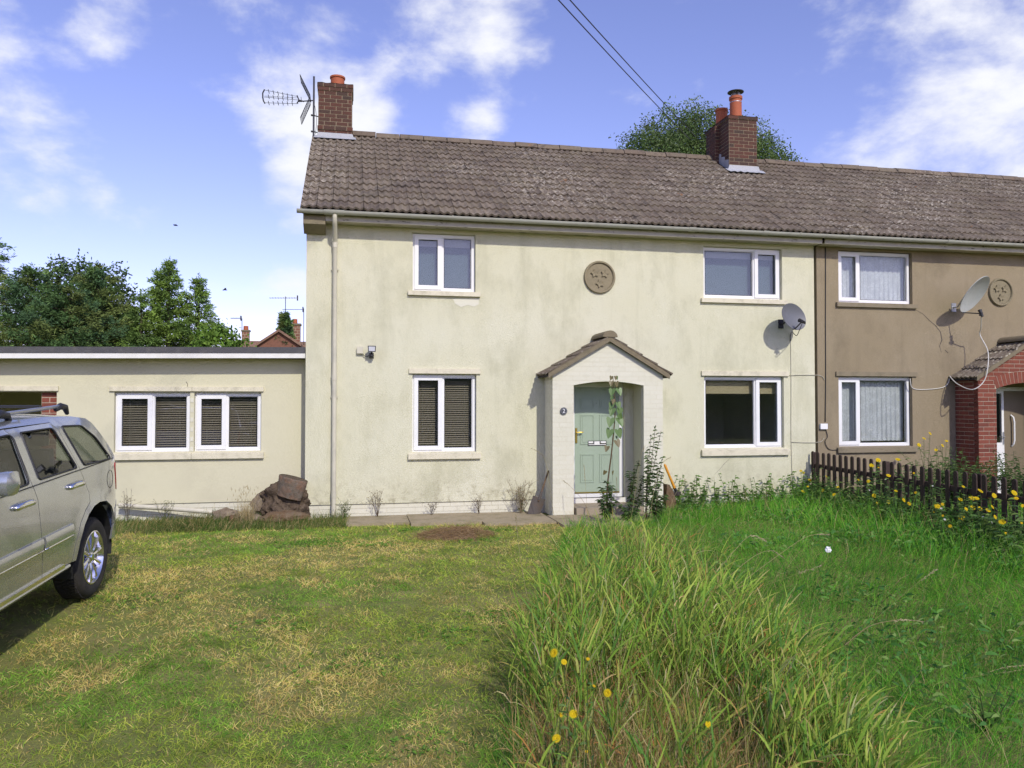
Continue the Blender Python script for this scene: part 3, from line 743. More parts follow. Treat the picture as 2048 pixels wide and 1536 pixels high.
h = MB(); h.box(DX0 + .012, DX0 + .048, DY - .012, DY - .0005, 1.13, 1.38); h.tube([(DX0 + .03, DY - .01, 1.305), (DX0 + .03, DY - .05, 1.305), (DX0 + .06, DY - .055, 1.308), (DX0 + .14, DY - .055, 1.312)], .010, 8)
h.build('door_handle', M['brass'], door, smooth=40)
MB().lathe([(.006, 0), (.006, .004), (.001, .004)], ((DX0 + DX1) / 2, DY, 1.80), (0, -1, 0), 10).build('spyhole', M['blackpl'], door)
MB().box(DX0, DX1, DY - .02, DY - .0005, .283, .305).build('weather_bar', M['brass'], door)
st = MB(); st.box(3.50, 4.62, -.62, .083, -.02, .135); st.build('doorstep', M['step'], house)
MB().box(3.58, 4.55, -.02, .084, .1355, .2145).build('threshold', M['whiteboard'], house)
porch1 = make_porch(house, 3.125, 4.99, .55, 3.475, 4.655, 2.085, 2.15, None, M['pbrick'], M['mortar_paint'], M['ext'])

# roof and eaves
roof1 = roof_deck(house, -.745, PARTY - .002, M['deck'])
CH1 = (-.655, -.015, 2.98, 3.62); CH2 = (7.815, 8.455, 2.60, 3.68)
def sk(x, s):
    y = EAVE_Y + s * CS
    return (CH1[0] - .12 < x < CH1[1] + .02 and y > CH1[2] - .12) or (CH2[0] - .08 < x < CH2[1] + .08 and y > CH2[2] - .10)
tile_roof(roof1, -.765, PARTY - .06, sk)
ridge_tiles(roof1, -.01, PARTY - .33, [])
vg = MB(); vg.prism_x([(EAVE_Y + .02, EAVE_Z - .05), (RIDGE_Y, RIDGE_Z - .075), (RIDGE_Y, RIDGE_Z - .03), (EAVE_Y - .0, EAVE_Z - .005)], -.775, -.746); vg.build('verge', M['verge'], house)
MB().box(-.40, PARTY, -.265, -.245, 4.605, 4.725).build('fascia', M['fascia'], house)
MB().box(-.40, PARTY, -.244, -.002, 4.612, 4.624).build('soffit', M['fascia'], house)
kn = MB(); kn.prism_x([(-.27, 4.72), (-.27, 4.55), (-.06, 4.445), (-.002, 4.445), (-.002, 4.72)], -.735, -.405); kn.build('eaves_corbel', M['roundel2'], house)
gj = [(x, .03, False) for x in (.45, 1.55, 2.65, 3.75, 4.85, 6.5, 7.6)] + [(-.27, .30, True), (5.6, .12, True), (6.95, .10, True)]
gut1 = gutter_run(house, -.82, PARTY - .001, gj, True)
dpx = -.262
dp = MB(); dp.tube([(dpx, -.345, 4.69), (dpx, -.345, 4.62), (dpx, -.30, 4.56), (dpx, -.10, 4.36), (dpx, -.068, 4.30), (dpx, -.068, 2.5), (dpx, -.068, .06)], .036, 12); dpo = dp.build('downpipe', M['downpipe'], house, smooth=40)
for z in (4.28, 2.2, .38): MB().lathe([(.036, -.05), (.042, -.05), (.042, .05), (.036, .05)], (dpx, -.068, z), n=14).build('pipe_collar', M['downpipe'], dpo, smooth=40)
for z in (3.9, 1.9): MB().box(dpx - .055, dpx + .055, -.035, -.001, z - .015, z + .015).build('pipe_clip', M['downpipe'], dpo)
ch1 = chimney(house, *CH1, 7.03, 8.05, (2, .022), None)
for zb_ in (7.128,):
    lay_bricks(ch1, M['brick'], CH1[0] - .02, CH1[1] + .02, zb_, zb_ + .075, lambda t, z, d: (t, CH1[2] - .022 - d, z), 'cf', phase=1)
    MB().box(CH1[0] - .018, CH1[1] + .018, CH1[2] - .020, CH1[3], zb_ + .001, zb_ + .074).build('string_course', M['mortar'], ch1)
chimney_pot(ch1, -.30, 3.30, 8.04, .137, .27)
fl = MB(); fl.prism([(-.70, 6.90), (-.665, 7.07), (-.005, 7.07), (.05, 6.93)], 2.955, 2.972); fl.build('lead_flashing', M['lead'], ch1)
fa = MB(); a0 = (2.955 - EAVE_Y) / CS
fa.add([slope_pt(-.74, a0 - .12, .045), slope_pt(.07, a0 - .10, .045), slope_pt(.05, a0 + .03, .05), slope_pt(-.72, a0 + .03, .05)], [(0,1,2,3)]); fa.build('flashing_apron', M['lead'], ch1)
# stone roundels with three five-pointed stars
def roundel(x, z, r, mat, label):
    t = empty('stone_roundel', (x, 0, z)); tag(t, label, 'plaque', 'stone roundels on the house fronts')
    MB().lathe([(r * .84, .0), (r * .84, .018), (.001, .018)], (0, 0, 0), (0, -1, 0), 48).build('disc', mat, t, smooth=30)
    MB().lathe([(r * .84, .001), (r * .85, .030), (r * .89, .045), (r * .97, .045), (r, .03), (r, -.01)], (0, 0, 0), (0, -1, 0), 48).build('rim', mat, t, smooth=30)
    for (sx, sz, tw) in ((-.32, .22, .2), (.32, .22, -.15), (0, -.40, .35)):
        s = MB(); k = 10; vs = [(sx * r, -.030, sz * r)]
        for i in range(k):
            a = math.pi / 2 + tw + i * math.pi / 5; q = r * (.26 if i % 2 == 0 else .145); vs.append((sx * r + q * math.cos(a), -.048 if i % 2 == 0 else -.034, sz * r + q * math.sin(a)))
        vs += [(x_, -.017, z_) for x_, _, z_ in vs[1:]]
        s.add(vs, [(0, 1 + i, 1 + (i + 1) % k) for i in range(k)] + [(1 + i, 11 + i, 11 + (i + 1) % k, 1 + (i + 1) % k) for i in range(k)]); s.build('star', mat, t)
roundel(4.085, 3.92, .275, M['roundel'], 'round cast stone plaque with three stars on the cream wall')
roundel(12.0, 3.895, .265, M['roundel2'], 'round cast stone plaque with three stars on the tan wall behind the pale dish')

# ------------------------------------------------------------------ the tan neighbour
nb = empty('terraced_house', (0, 0, 0)); tag(nb, 'tan roughcast terraced house with red brick porch and net curtains', 'house', 'terraced houses')
NX1 = 16.6
NH = [(8.59, 10.11, 3.62, 4.565), (8.57, 10.08, 1.01, 2.275), (11.62, 12.75, .1, 2.11)]
wall_front('wall', PARTY + .052, NX1, .02, 4.72, -.003, .27, NH, M['tan'], nb)
MB().box(PARTY + .06, NX1, 6.4, 6.6, .02, 4.72).build('back_wall', M['tan'], nb)
MB().box(NX1 - .25, NX1, .268, 6.39, .02, 4.72).build('end_wall', M['tan'], nb)
MB().box(PARTY + .06, NX1 - .26, .28, 6.39, 2.42, 2.55).build('upper_floor', M['inside'], nb)
MB().box(PARTY + .06, NX1 - .26, .28, 6.39, 4.60, 4.68).build('ceiling', M['inside'], nb)
MB().box(PARTY + .06, NX1 - .26, 3.0, 3.1, .05, 4.59).build('inner_wall', M['inside'], nb)
make_window(nb, 8.60, 10.10, 3.625, 4.555, .30, 'l', sill=(8.53, 10.18, 3.535, 3.61), sillmat=M['stone_sill'])
make_window(nb, 8.58, 10.07, 1.02, 2.27, .30, 'l', sill=(8.52, 10.15, .91, .995), lintel=(8.51, 10.17, 2.285, 2.365), sillmat=M['stone_sill'])
for (a, b, c, d, n) in ((8.63, 10.07, 3.66, 4.54, 'upstairs'), (8.61, 10.04, 1.10, 2.26, 'ground-floor')):
    net_curtain(a, b, c, d, .20, 'white lace net curtain in the %s window of the tan house' % n, 'net curtains', a + c)
MB().box(PARTY + .053, NX1, -.265, -.245, 4.605, 4.725).build('fascia', M['fascia'], nb)
MB().box(PARTY + .053, NX1, -.244, -.002, 4.612, 4.624).build('soffit', M['fascia'], nb)
roof2 = roof_deck(nb, PARTY + .002, NX1 + .1, M['deck'])
tile_roof(roof2, -.765 + 38 * TW, NX1 + .05, sk)
ridge_tiles(roof2, 8.52, NX1 + .1, [])
gutter_run(nb, PARTY + .001, NX1 + .1, [(x, .03, False) for x in (9.6, 11.5, 12.6)] + [(8.6, .10, True), (10.6, .12, True)])
ch2 = chimney(nb, *CH2, 6.83, 7.90, (1, .03), None, pil=(3.05, 3.32, .10))
chimney_pot(ch2, 8.12, 2.88, 7.95, .128, .47, cowl=True, collar=True)
chimney_pot(ch2, 8.02, 3.34, 7.95, .128, .36)
fl = MB(); fl.prism([(7.74, 6.66), (7.80, 6.83), (8.47, 6.83), (8.53, 6.66)], 2.555, 2.585); fl.build('lead_flashing', M['lead'], ch2)
fa = MB(); a0 = (2.56 - EAVE_Y) / CS
k = 12; vs = []
for i in range(k + 1): x = 7.70 + .86 * i / k; vs += [slope_pt(x, a0 - .14 + .012 * math.sin(i * 2.1), .048 + .010 * math.cos(i * 3)), slope_pt(x, a0 + .03, .05)]
fa.add(vs, [(2*i, 2*i+2, 2*i+3, 2*i+1) for i in range(k)]); fa.build('flashing_apron', M['lead'], ch2)
sd = MB(); 
for i in range(4):
    ya = 2.60 + i * .17; sd.add([(CH2[0] - .012, ya, EAVE_Z + (ya - EAVE_Y) / CS * SN), (CH2[0] - .012, ya + .168, EAVE_Z + (ya + .168 - EAVE_Y) / CS * SN), (CH2[0] - .012, ya + .168, EAVE_Z + (ya + .168 - EAVE_Y) / CS * SN + .17), (CH2[0] - .012, ya, EAVE_Z + (ya - EAVE_Y) / CS * SN + .24)], [(0,1,2,3)])
sd.build('stepped_flashing', M['lead'], ch2)
porch2 = make_porch(nb, 10.985, 13.1, .55, 11.37, 12.72, 2.06, 2.17, None, M['redbrick'], M['mortar_red'], M['tan'], True)
nd = empty('door', (0, 0, 0), nb)
q = MB(); frame_ring(q, 11.63, 12.74, .10, 2.10, .07, .06, .13); q.build('door_frame', M['upvc'], nd)
q = MB(); q.box(11.705, 12.12, .075, .12, .175, 1.0); q.build('door_lower_panel', M['upvc'], nd)
q = MB(); frame_ring(q, 11.705, 12.12, 1.001, 2.03, .05, .075, .12); q.build('door_upper_frame', M['upvc'], nd)
MB().box(11.755, 12.07, .09, .10, 1.05, 1.98).build('pane', M['glass'], nd)
q = MB(); q.box(12.085, 12.11, .062, .0745, 1.02, 1.25); q.tube([(12.097, .07, 1.16), (12.097, .03, 1.16), (12.02, .03, 1.165)], .009, 8); q.build('door_handle', M['steel'], nd, smooth=40)
MB().box(12.122, 12.67, .08, .12, .175, 2.03).build('side_panel', M['board'], nd)
gr = MB(); gr.tube([(12.28, .075, .98), (12.285, .03, 1.02), (12.30, .025, 1.1), (12.30, .025, 1.45), (12.285, .03, 1.53), (12.27, .075, 1.57)], .016, 10); gr.build('grab_rail', M['white'], nd, smooth=40)
def text(s, size, loc, parent, mat, name='numeral', ext=.002):
    cu = bpy.data.curves.new(name, 'FONT'); cu.body = s; cu.size = size; cu.extrude = ext; cu.align_x = 'CENTER'; cu.align_y = 'CENTER'
    tmp = bpy.data.objects.new(name, cu); COL.objects.link(tmp); bpy.context.view_layer.update()
    me = bpy.data.meshes.new_from_object(tmp.evaluated_get(bpy.context.evaluated_depsgraph_get())); bpy.data.objects.remove(tmp)
    me.name = name; me.materials.clear(); me.materials.append(mat)
    o = link(name, me, parent, loc); o.rotation_euler = (R(90), 0, 0); return o
text('4', .09, (11.80, .073, .93), nd, M['blackpl'])
num = empty('house_number_plaque', (3.305, -.556, 1.675)); tag(num, 'round slate plaque with white number 2 on the porch pier', 'plaque')
MB().lathe([(.058, 0), (.058, .012), (.054, .016), (.001, .016)], (0, 0, 0), (0, -1, 0), 32).build('disc', M['plaque'], num, smooth=30)
MB().lathe([(.051, .0165), (.051, .018), (.048, .018), (.048, .0165)], (0, 0, 0), (0, -1, 0), 32).build('border', M['steel'], num, smooth=30)
text('2', .088, (0, -.018, 0), num, M['white'])

# smooth repair patch and hairline crack in the cream render
rp = MB(); pts = [on_y(x, y, -.003) for x, y in ((906, 598), (958, 597), (957, 609), (948, 613), (936, 610), (922, 614), (910, 607))]
rp.add([(p.x, -.003, p.z) for p in pts], [tuple(range(len(pts)))]); rp.build('render_patch', M['pbrick'], house, fix=False)
rc = MB(); rc.ribbon([on_y(x, y, -.004) for x, y in ((1462, 915), (1448, 928), (1440, 938), (1428, 950))], [.002, .005, .004, .002]); rc.build('crack', M['crack'], house, fix=False)
# cracks in the tan render
cr = MB()
pts = [on_y(x, y, -.0055) for x, y in ((1832, 620), (1846, 628), (1858, 640), (1872, 652), (1881, 664), (1884, 680), (1879, 692), (1883, 705))]
cr.ribbon(pts, [.006, .008, .012, .012, .016, .02, .012, .004]); cr.ribbon([on_y(1890, 700, -.0055), on_y(1896, 706, -.0055)], .012); cr.build('crack', M['crack'], nb, fix=False)

# ------------------------------------------------------------------ flat-roofed extension
ex = empty('flat_roof_extension', (0, 0, 0)); tag(ex, 'single-storey cream extension with flat felt roof beside the gable', 'building')
EY = .35
EH = [(-3.54, -2.44, 1.045, 1.965), (-2.42 + .01, -1.40, 1.045, 1.965), (-9.0, -4.56, .0, 1.97)]
EH = [(-3.545, -2.455, 1.045, 1.965), (-2.395, -1.395, 1.045, 1.965), (-7.0, -4.345, .0, 1.97)]
wall_front('wall', -9.0, HX0 - .003, .255, 2.50, EY, .22, [EH[0], EH[1], (-7.0, -4.345, .2551, 1.97)], M['ext'], ex)
exp_ = MB().box(-4.345, HX0 - .004, EY + .03, EY + .218, -.05, .2545).build('plinth', M['mortar_paint'], ex)
lay_bricks(exp_, M['pbrick'], -4.34, HX0 - .005, 0, .253, lambda t, z, d: (t, EY + .026 - d, z), 'plf', Hc=.084, mort=.008, proud=.006, back=.02)
make_window(ex, -3.54, -2.46, 1.05, 1.96, .49, 'l', Y=EY, sill=(-3.60, -2.425, .935, 1.015), lintel=(-3.61, -2.425, 1.985, 2.055), setb=.06)
make_window(ex, -2.39, -1.40, 1.05, 1.96, .47, 'l', Y=EY, sill=(-2.42, -1.35, .935, 1.015), lintel=(-2.42, -1.36, 1.985, 2.055), setb=.06)
lay_bricks(ex, M['pbrick'], -2.453, -2.397, 1.05, 1.96, lambda t, z, d: (t, EY + .0 - d, z), 'mul', L=.056, proud=.006, back=.02)
blind(-3.50, -2.49, 1.08, 1.93, EY + .165, 'brown venetian blind in the extension window beside the garage opening', tilt=38)
blind(-2.36, -1.43, 1.08, 1.93, EY + .165, 'brown venetian blind in the extension window beside the log pile', tilt=38)
MB().box(-9.0, -.72, 3.6, 3.8, -.02, 2.5).build('back_wall', M['ext'], ex)
MB().box(-4.30, -4.20, .571, 3.59, -.02, 2.5).build('cross_wall', M['inside'], ex)
MB().box(-9.0, -8.8, .571, 3.59, -.02, 2.5).build('side_wall', M['ext'], ex)
lt = MB().box(-7.1, -4.32, EY - .03, EY + .1, 1.985, 2.055); lt.build('garage_lintel', M['sillpaint'], ex)
gp = MB().box(-4.575, -4.347, EY + .066, EY + .2, -.02, 1.968); gpo = gp.build('garage_pier', M['mortar_red'], ex)
lay_bricks(gpo, M['redbrick'], -4.575, -4.347, .0, 1.965, lambda t, z, d: (t, EY + .066 - d, z), 'gp', Hc=.079, mort=.012)
# roof tilts up a little to the left
def tilt(x): return (-.70 - x) * .0135 * -1.0 + 0.0
rf = MB(); zr = lambda x: 2.605 + (x + .7) * .003
fa_y = EY - .30
def slab(mb, x0, x1, y0, y1, z0, z1): mb.add([(x0,y0,z0+tl(x0)),(x1,y0,z0+tl(x1)),(x1,y1,z0+tl(x1)),(x0,y1,z0+tl(x0)),(x0,y0,z1+tl(x0)),(x1,y0,z1+tl(x1)),(x1,y1,z1+tl(x1)),(x0,y1,z1+tl(x0))], [(0,3,2,1),(4,5,6,7),(0,1,5,4),(1,2,6,5),(2,3,7,6),(3,0,4,7)])
tl = lambda x: (x + .7) * .012
slab(rf, -9.1, HX0 - .006, fa_y - .012, 3.9, 2.585, 2.675); rf.build('felt_roof', M['felt'], ex)
q = MB(); slab(q, -9.1, HX0 - .006, fa_y, fa_y + .02, 2.505, 2.584); q.build('fascia', M['whiteboard'], ex)
q = MB(); slab(q, -9.1, HX0 - .006, fa_y + .021, EY - .001, 2.515, 2.525); q.build('soffit', M['fascia'], ex)
cr2 = MB(); cr2.ribbon([on_y(x, y, EY - .004) for x, y in ((372, 763), (375, 768), (375, 773))], .007); cr2.build('crack', M['crack'], ex, fix=False)
# ------------------------------------------------------------------ things fixed to the houses
def orient(dirv, upv=(0,0,1)):
    z = Vector(dirv).normalized(); x = Vector(upv).cross(z).normalized(); y = z.cross(x)
    return Matrix((x, y, z)).transposed()
def dish(c, facing, roll, rx, ry, mount, mat, arm_len, label, lnb_mat):
    """shallow oval reflector: c centre, facing direction, bracket to the wall at mount."""
    t = empty('satellite_dish', mount); tag(t, label, 'satellite dish', 'satellite dishes on the house fronts')
    Rm = orient(facing) @ Matrix.Rotation(roll, 3, 'Z'); o = Vector(c) - Vector(mount)
    mb = MB(); n, m = 40, 7; vs = [o + Rm @ Vector((0, 0, 0))]
    for j in range(1, m + 1):
        q = j / m
        for i in range(n):
            a = 2 * math.pi * i / n; vs.append(o + Rm @ Vector((rx * q * math.cos(a), ry * q * math.sin(a), .07 * q * q)))
    for j in range(1, m + 1):
        q = j / m
        for i in range(n):
            a = 2 * math.pi * i / n; vs.append(o + Rm @ Vector((rx * q * math.cos(a) * 1.006, ry * q * math.sin(a) * 1.006, .07 * q * q - .008)))
    fs = [(0, 1 + i, 1 + (i + 1) % n) for i in range(n)]
    for j in range(m - 1):
        for i in range(n): fs.append((1 + j*n + i, 1 + (j+1)*n + i, 1 + (j+1)*n + (i+1) % n, 1 + j*n + (i+1) % n))
    b = 1 + m * n
    for j in range(m - 1):
        for i in range(n): fs.append((b + j*n + i, b + j*n + (i+1) % n, b + (j+1)*n + (i+1) % n, b + (j+1)*n + i))
    for i in range(n): fs.append((1 + (m-1)*n + i, b + (m-1)*n + i, b + (m-1)*n + (i+1) % n, 1 + (m-1)*n + (i+1) % n))
    fs.append(tuple(b + i for i in range(n - 1, -1, -1)))
    mb.add(vs, fs); mb.build('reflector', mat, t, smooth=50, fix=False)
    bt = o + Rm @ Vector((0, -ry * .97, .066)); hd = o + Rm @ Vector((0, -ry * .62, arm_len))
    MB().tube([o + Rm @ Vector((0, -ry * .5, -.01)), bt + Rm @ Vector((0, -.01, -.01)), bt + Rm @ Vector((0, -.01, .02)), hd], .010, 8).build('arm', lnb_mat, t, smooth=40)
    k = MB(); dv = (o + Rm @ Vector((0, 0, .02)) - hd).normalized()
    k.tube([hd - dv * .06, hd - dv * .01, hd, hd + dv * .04, hd + dv * .075], [.022, .024, .03, .03, .036], 10); k.tube([hd + Rm @ Vector((-.05, -.012, 0)) - dv * .02, hd + Rm @ Vector((.05, -.012, 0)) - dv * .02], .018, 8); k.build('receiver', lnb_mat, t, smooth=40)
    br = MB(); bc = o + Rm @ Vector((0, 0, -.012))
    br.tube([(0, -.012, 0), (0, -.10, 0), bc + Rm @ Vector((0, 0, -.05)), bc], .016, 8); br.box(-.05, .05, -.012, -.002, -.08, .08); br.build('bracket', M['mast'] if mat is M['dishgrey'] else M['steel'], t, smooth=40)
    return t, Vector(mount) + hd
d1, lnb1 = dish((7.46, -.30, 3.28), (.30, -1, .20), R(-14), .285, .235, (7.44, 0, 3.20), M['dishgrey'], .25, 'dark grey satellite dish on the cream wall below the wide upstairs window', M['blackpl'])
d2, lnb2 = dish((11.0, -.42, 3.80), (.30, -.75, -.58), R(0), .30, .37, (10.98, 0, 3.58), M['dishwhite'], .36, 'pale grey satellite dish on the tan wall beside the stone plaque', M['blackpl'])

def cable(pts, r, mat, label, name='cable', smooth_n=1):
    P = [Vector(p) for p in pts]
    out = []
    for i in range(len(P) - 1):                 # catmull-rom
        p0, p1, p2, p3 = P[max(i-1, 0)], P[i], P[i+1], P[min(i+2, len(P)-1)]
        for k in range(smooth_n):
            t = k / smooth_n; out.append(.5 * ((2*p1) + (-p0+p2)*t + (2*p0-5*p1+4*p2-p3)*t*t + (-p0+3*p1-3*p2+p3)*t*t*t))
    out.append(P[-1]); o0 = out[0].copy()
    o = MB().tube([p - o0 for p in out], r, 6).build(name, mat, smooth=True, loc=o0); tag(o, label, 'cable'); return o
cable([lnb1 + Vector((0, 0, -.03)), lnb1 + Vector((-.03, .05, -.16)), (7.63, -.18, 2.98), (7.62, -.05, 3.06), (7.62, -.012, 2.9)], .006, M['cabledark'], 'black looped lead hanging from the dark grey dish', smooth_n=5)
cable([(7.625, -.008, 3.02), (7.63, -.008, 2.2), (7.62, -.008, 1.2), (7.64, -.008, .3)], .0055, M['cablecream'], 'thin cream cable running down the cream wall from the dish', smooth_n=3)
cable([(8.33, -.012, 4.60), (8.325, -.012, 4.0), (8.315, -.012, 3.2), (8.31, -.012, 2.3), (8.29, -.014, 1.46)], .008, M['cabledark'], 'dark cable clipped down the tan wall from the eaves to the junction box', smooth_n=3)
cable([(8.30, -.012, 1.33), (8.33, -.02, 1.2), (8.28, -.02, 1.12), (8.33, -.015, 1.0), (8.42, -.012, .96), (8.52, -.02, .965)], .006, M['cabledark'], 'dark twisted cable hanging below the junction box', smooth_n=4)
cable([on_y(1577, 751, -.012), on_y(1600, 750, -.012), on_y(1640, 751, -.012), on_y(1649, 760, -.012)], .006, M['cablecream'], 'cream cable running from the lintel to the house boundary', smooth_n=4)
cable([on_y(1582, 884, -.012), on_y(1610, 885, -.012), on_y(1640, 884, -.012), on_y(1648, 876, -.015)], .0055, M['cablecream'], 'cream cable crossing low towards the junction box', smooth_n=4)
cable([lnb2 + Vector((0, 0, -.04)), on_y(1962, 655, -.4), on_y(1960, 670, -.3), on_y(1975, 700, -.45), on_y(1976, 730, -.66), on_y(1968, 762, -.66), on_y(1945, 779, -.60), on_y(1915, 768, -.3), on_y(1899, 752, -.02)], .009, M['cablewhite'], 'white looped cable drooping from the pale dish across the brick porch', smooth_n=6)
cable([on_y(1820, 757, -.012), on_y(1825, 776, -.012), on_y(1850, 779, -.012), on_y(1885, 775, -.012), on_y(1897, 765, -.012), on_y(1899, 752, -.012)], .008, M['cablewhite'], 'white cable looping along the tan wall from the window to the porch', smooth_n=5)
jb = empty('junction_box', (8.245, 0, 1.385)); tag(jb, 'small white junction box low on the house boundary', 'junction box')
MB().box(-.065, .065, -.045, -.004, -.045, .045).build('case', M['white'], jb); MB().box(-.069, .069, -.052, -.0455, -.049, .049).build('cover', M['white'], jb)
jb2 = empty('outdoor_socket', (.13, 0, 2.635)); tag(jb2, 'small square cream box on the wall beside the floodlight', 'junction box')
MB().box(-.045, .045, -.05, -.001, -.05, .05).build('case', M['downpipe'], jb2); MB().box(-.049, .049, -.058, -.0505, -.054, .054).build('cover', M['downpipe'], jb2)
fl = empty('floodlight', (.31, 0, 2.60)); tag(fl, 'small black floodlight with sensor high on the cream wall', 'floodlight')
q = MB(); q.add([(-.06,-.17,.0),(.06,-.17,.0),(.065,-.15,.10),(-.065,-.15,.10),(-.035,-.08,.01),(.035,-.08,.01),(.035,-.08,.08),(-.035,-.08,.08)], [(0,1,2,3),(7,6,5,4),(0,4,5,1),(1,5,6,2),(2,6,7,3),(3,7,4,0)]); q.build('lamp_housing', M['blackpl'], fl)
q = MB(); q.add([(-.045,-.1715,.015),(.045,-.1715,.015),(.048,-.1545,.085),(-.048,-.1545,.085)], [(0,1,2,3)]); q.build('lamp_glass', M['lead'], fl, fix=False)
q = MB(); q.tube([(0,-.0,-.04),(0,-.06,-.04),(0,-.10,.02)], .012, 8); q.box(-.035,.035,-.02,-.001,-.09,-.01); q.build('bracket', M['blackpl'], fl, smooth=40)
MB().lathe([(.001,-.035),(.03,-.03),(.036,0),(.03,.025),(.001,.03)], (.0,-.09,-.055), (0,-.4,-1), 14).build('sensor', M['blackpl'], fl, smooth=True)
cable([(.17, -.03, 2.60), (.19, -.03, 2.55), (.24, -.04, 2.54), (.30, -.03, 2.56)], .006, M['cabledark'], 'short black lead from the cream box to the floodlight', smooth_n=4)

# television aerial on the gable chimney
ae = empty('tv_aerial', (-.735, 3.02, 6.95)); tag(ae, 'black television aerial with mesh reflector on a mast by the gable chimney', 'aerial')
AB = Vector((-.735, 3.02, 6.95)); AY = 3.02 - .06
def ap(px, py, dy=0.0): return on_y(px, py, AY + dy) - AB
MB().tube([ap(627, 282), ap(628, 153)], .019, 10).build('mast', M['mast'], ae, smooth=40)
for py in (230.5, 263): 
    a = ap(625, py); q = MB(); q.bar(a, Vector((.10, a.y + .06, a.z)), .022, .014); q.box(a.x - .03, a.x + .045, a.y - .03, a.y + .03, a.z - .009, a.z + .009); q.build('mast_bracket', M['black'], ae)
q = MB()
for s in (-.15, 0, .15):                                   # three booms, dipoles across
    pass
q.tube([ap(528, 205.5), ap(597, 207.5)], .004, 6); q.tube([ap(528, 194), ap(597, 200)], .004, 6); q.tube([ap(529, 192), ap(597, 196)], .003, 6); q.tube([ap(529, 180), ap(595, 193)], .004, 6)
q.tube([ap(597, 203), ap(627, 201)], .012, 8); q.build('boom', M['black'], ae, smooth=40)
for (y0, y1) in ((183, 193), (193.5, 199), (206, 207)):
    for k in range(6):
        a = ap(537.5 + k * 9.4, y0 + (y1 - y0) * k / 5); MB().tube([a + Vector((0, -.10, 0)), a + Vector((0, .10, 0))], .0065, 6).build('director', M['black'], ae)
q = MB(); q.tube([ap(529, 179), ap(525.5, 186), ap(525.5, 195), ap(527, 202), ap(530, 207)], .013, 8); q.build('front_bow', M['black'], ae, smooth=40)
q = MB(); q.tube([ap(594, 191), ap(598, 200), ap(594, 206.5)], .012, 8); q.tube([ap(597, 200), ap(608, 203)], .014, 8); q.tube([ap(602, 194), ap(603, 204)], .006, 6); q.build('dipole', M['black'], ae, smooth=40)
for (p0, p1) in (((601, 157), (621, 197)), ((620, 202), (602, 242))):
    a, b = ap(*p0), ap(*p1); q = MB(); hw = .19
    dx = Vector((.055, 0, .02)) if p0[1] < 180 else Vector((-.04, 0, .0))
    for s in (-1, 1): q.tube([a + Vector((0, s * hw, 0)), b + Vector((0, s * hw, 0))], .007, 6)
    for k in range(9): c = a.lerp(b, k / 8); q.tube([c + Vector((0, -hw, 0)), c + Vector((0, hw, 0))], .0045, 5)
    for k in range(1, 6): s = -hw + 2 * hw * k / 6; q.tube([a + Vector((0, s, 0)), b + Vector((0, s, 0))], .003, 5)
    q.build('mesh_reflector', M['black'], ae)
cable([AB + ap(628, 205), AB + ap(632, 225) , AB + ap(633, 245), AB + ap(631, 268)], .005, M['cabledark'], 'thin aerial lead running down beside the gable chimney', smooth_n=4)

# overhead cables
for i, (n0, n1, lab) in enumerate((((1117, 0), (1338, 236), 'black overhead cable sagging over the roof, the lower of the pair'), ((1140, 0), (1352, 232), 'black overhead cable sagging over the roof, the upper of the pair'))):
    a = on_y(*n0, 0.0); b = on_y(*n1, 7.6); d = b - a
    pts = [a + d * t + Vector((0, 0, 1.1 * (t - 0) * (t - 1) * .06)) for t in (-4.2, -3, -2, -1, -.5, 0, .25, .5, .75, 1, 1.35)]
    cable(pts, .011, M['cabledark'], lab, 'overhead_cable', 3)

# ------------------------------------------------------------------ picket fence
fence = empty('picket_fence', (8.0, 0, 0)); tag(fence, 'low dark brown picket fence running out from the house boundary', 'fence')
pk = MB(); w, ztop = .036, .0
prof = [(-w, -.78), (w, -.78), (w, -.035)] + [(w * math.cos(a), -.035 + .035 * math.sin(a)) for a in [math.pi * k / 8 for k in range(1, 8)]] + [(-w, -.035)]
pk.prism_x([(y, z) for y, z in prof], -.010, .010); pkm = pk.mesh('picket', M['wood_brown'])
NPK = 33; P0Y, P1Y = -.085, -4.375
for k in range(NPK):
    y = P0Y + (P1Y - P0Y) * k / 27
    o = link('picket', pkm, fence, (RNG.uniform(-.004, .004) - .012, y, .95 - .075 * k / 27 + RNG.uniform(-.006, .006))); o.rotation_euler = (RNG.uniform(-.012, .012), 0, RNG.uniform(-.03, .03))
for z in (.70, .33):
    q = MB(); q.bar((.018, -.03, z), (.018, -5.2, z - .09), .07, .04, up=(1, 0, 0)); q.build('rail', M['wood_brown'], fence)
for y in (-.03, -1.9, -3.75):
    MB().box(.04, .115, y - .04, y + .04, -.1, .93 - .06 * (-y / 4)).build('post', M['wood_brown'], fence)

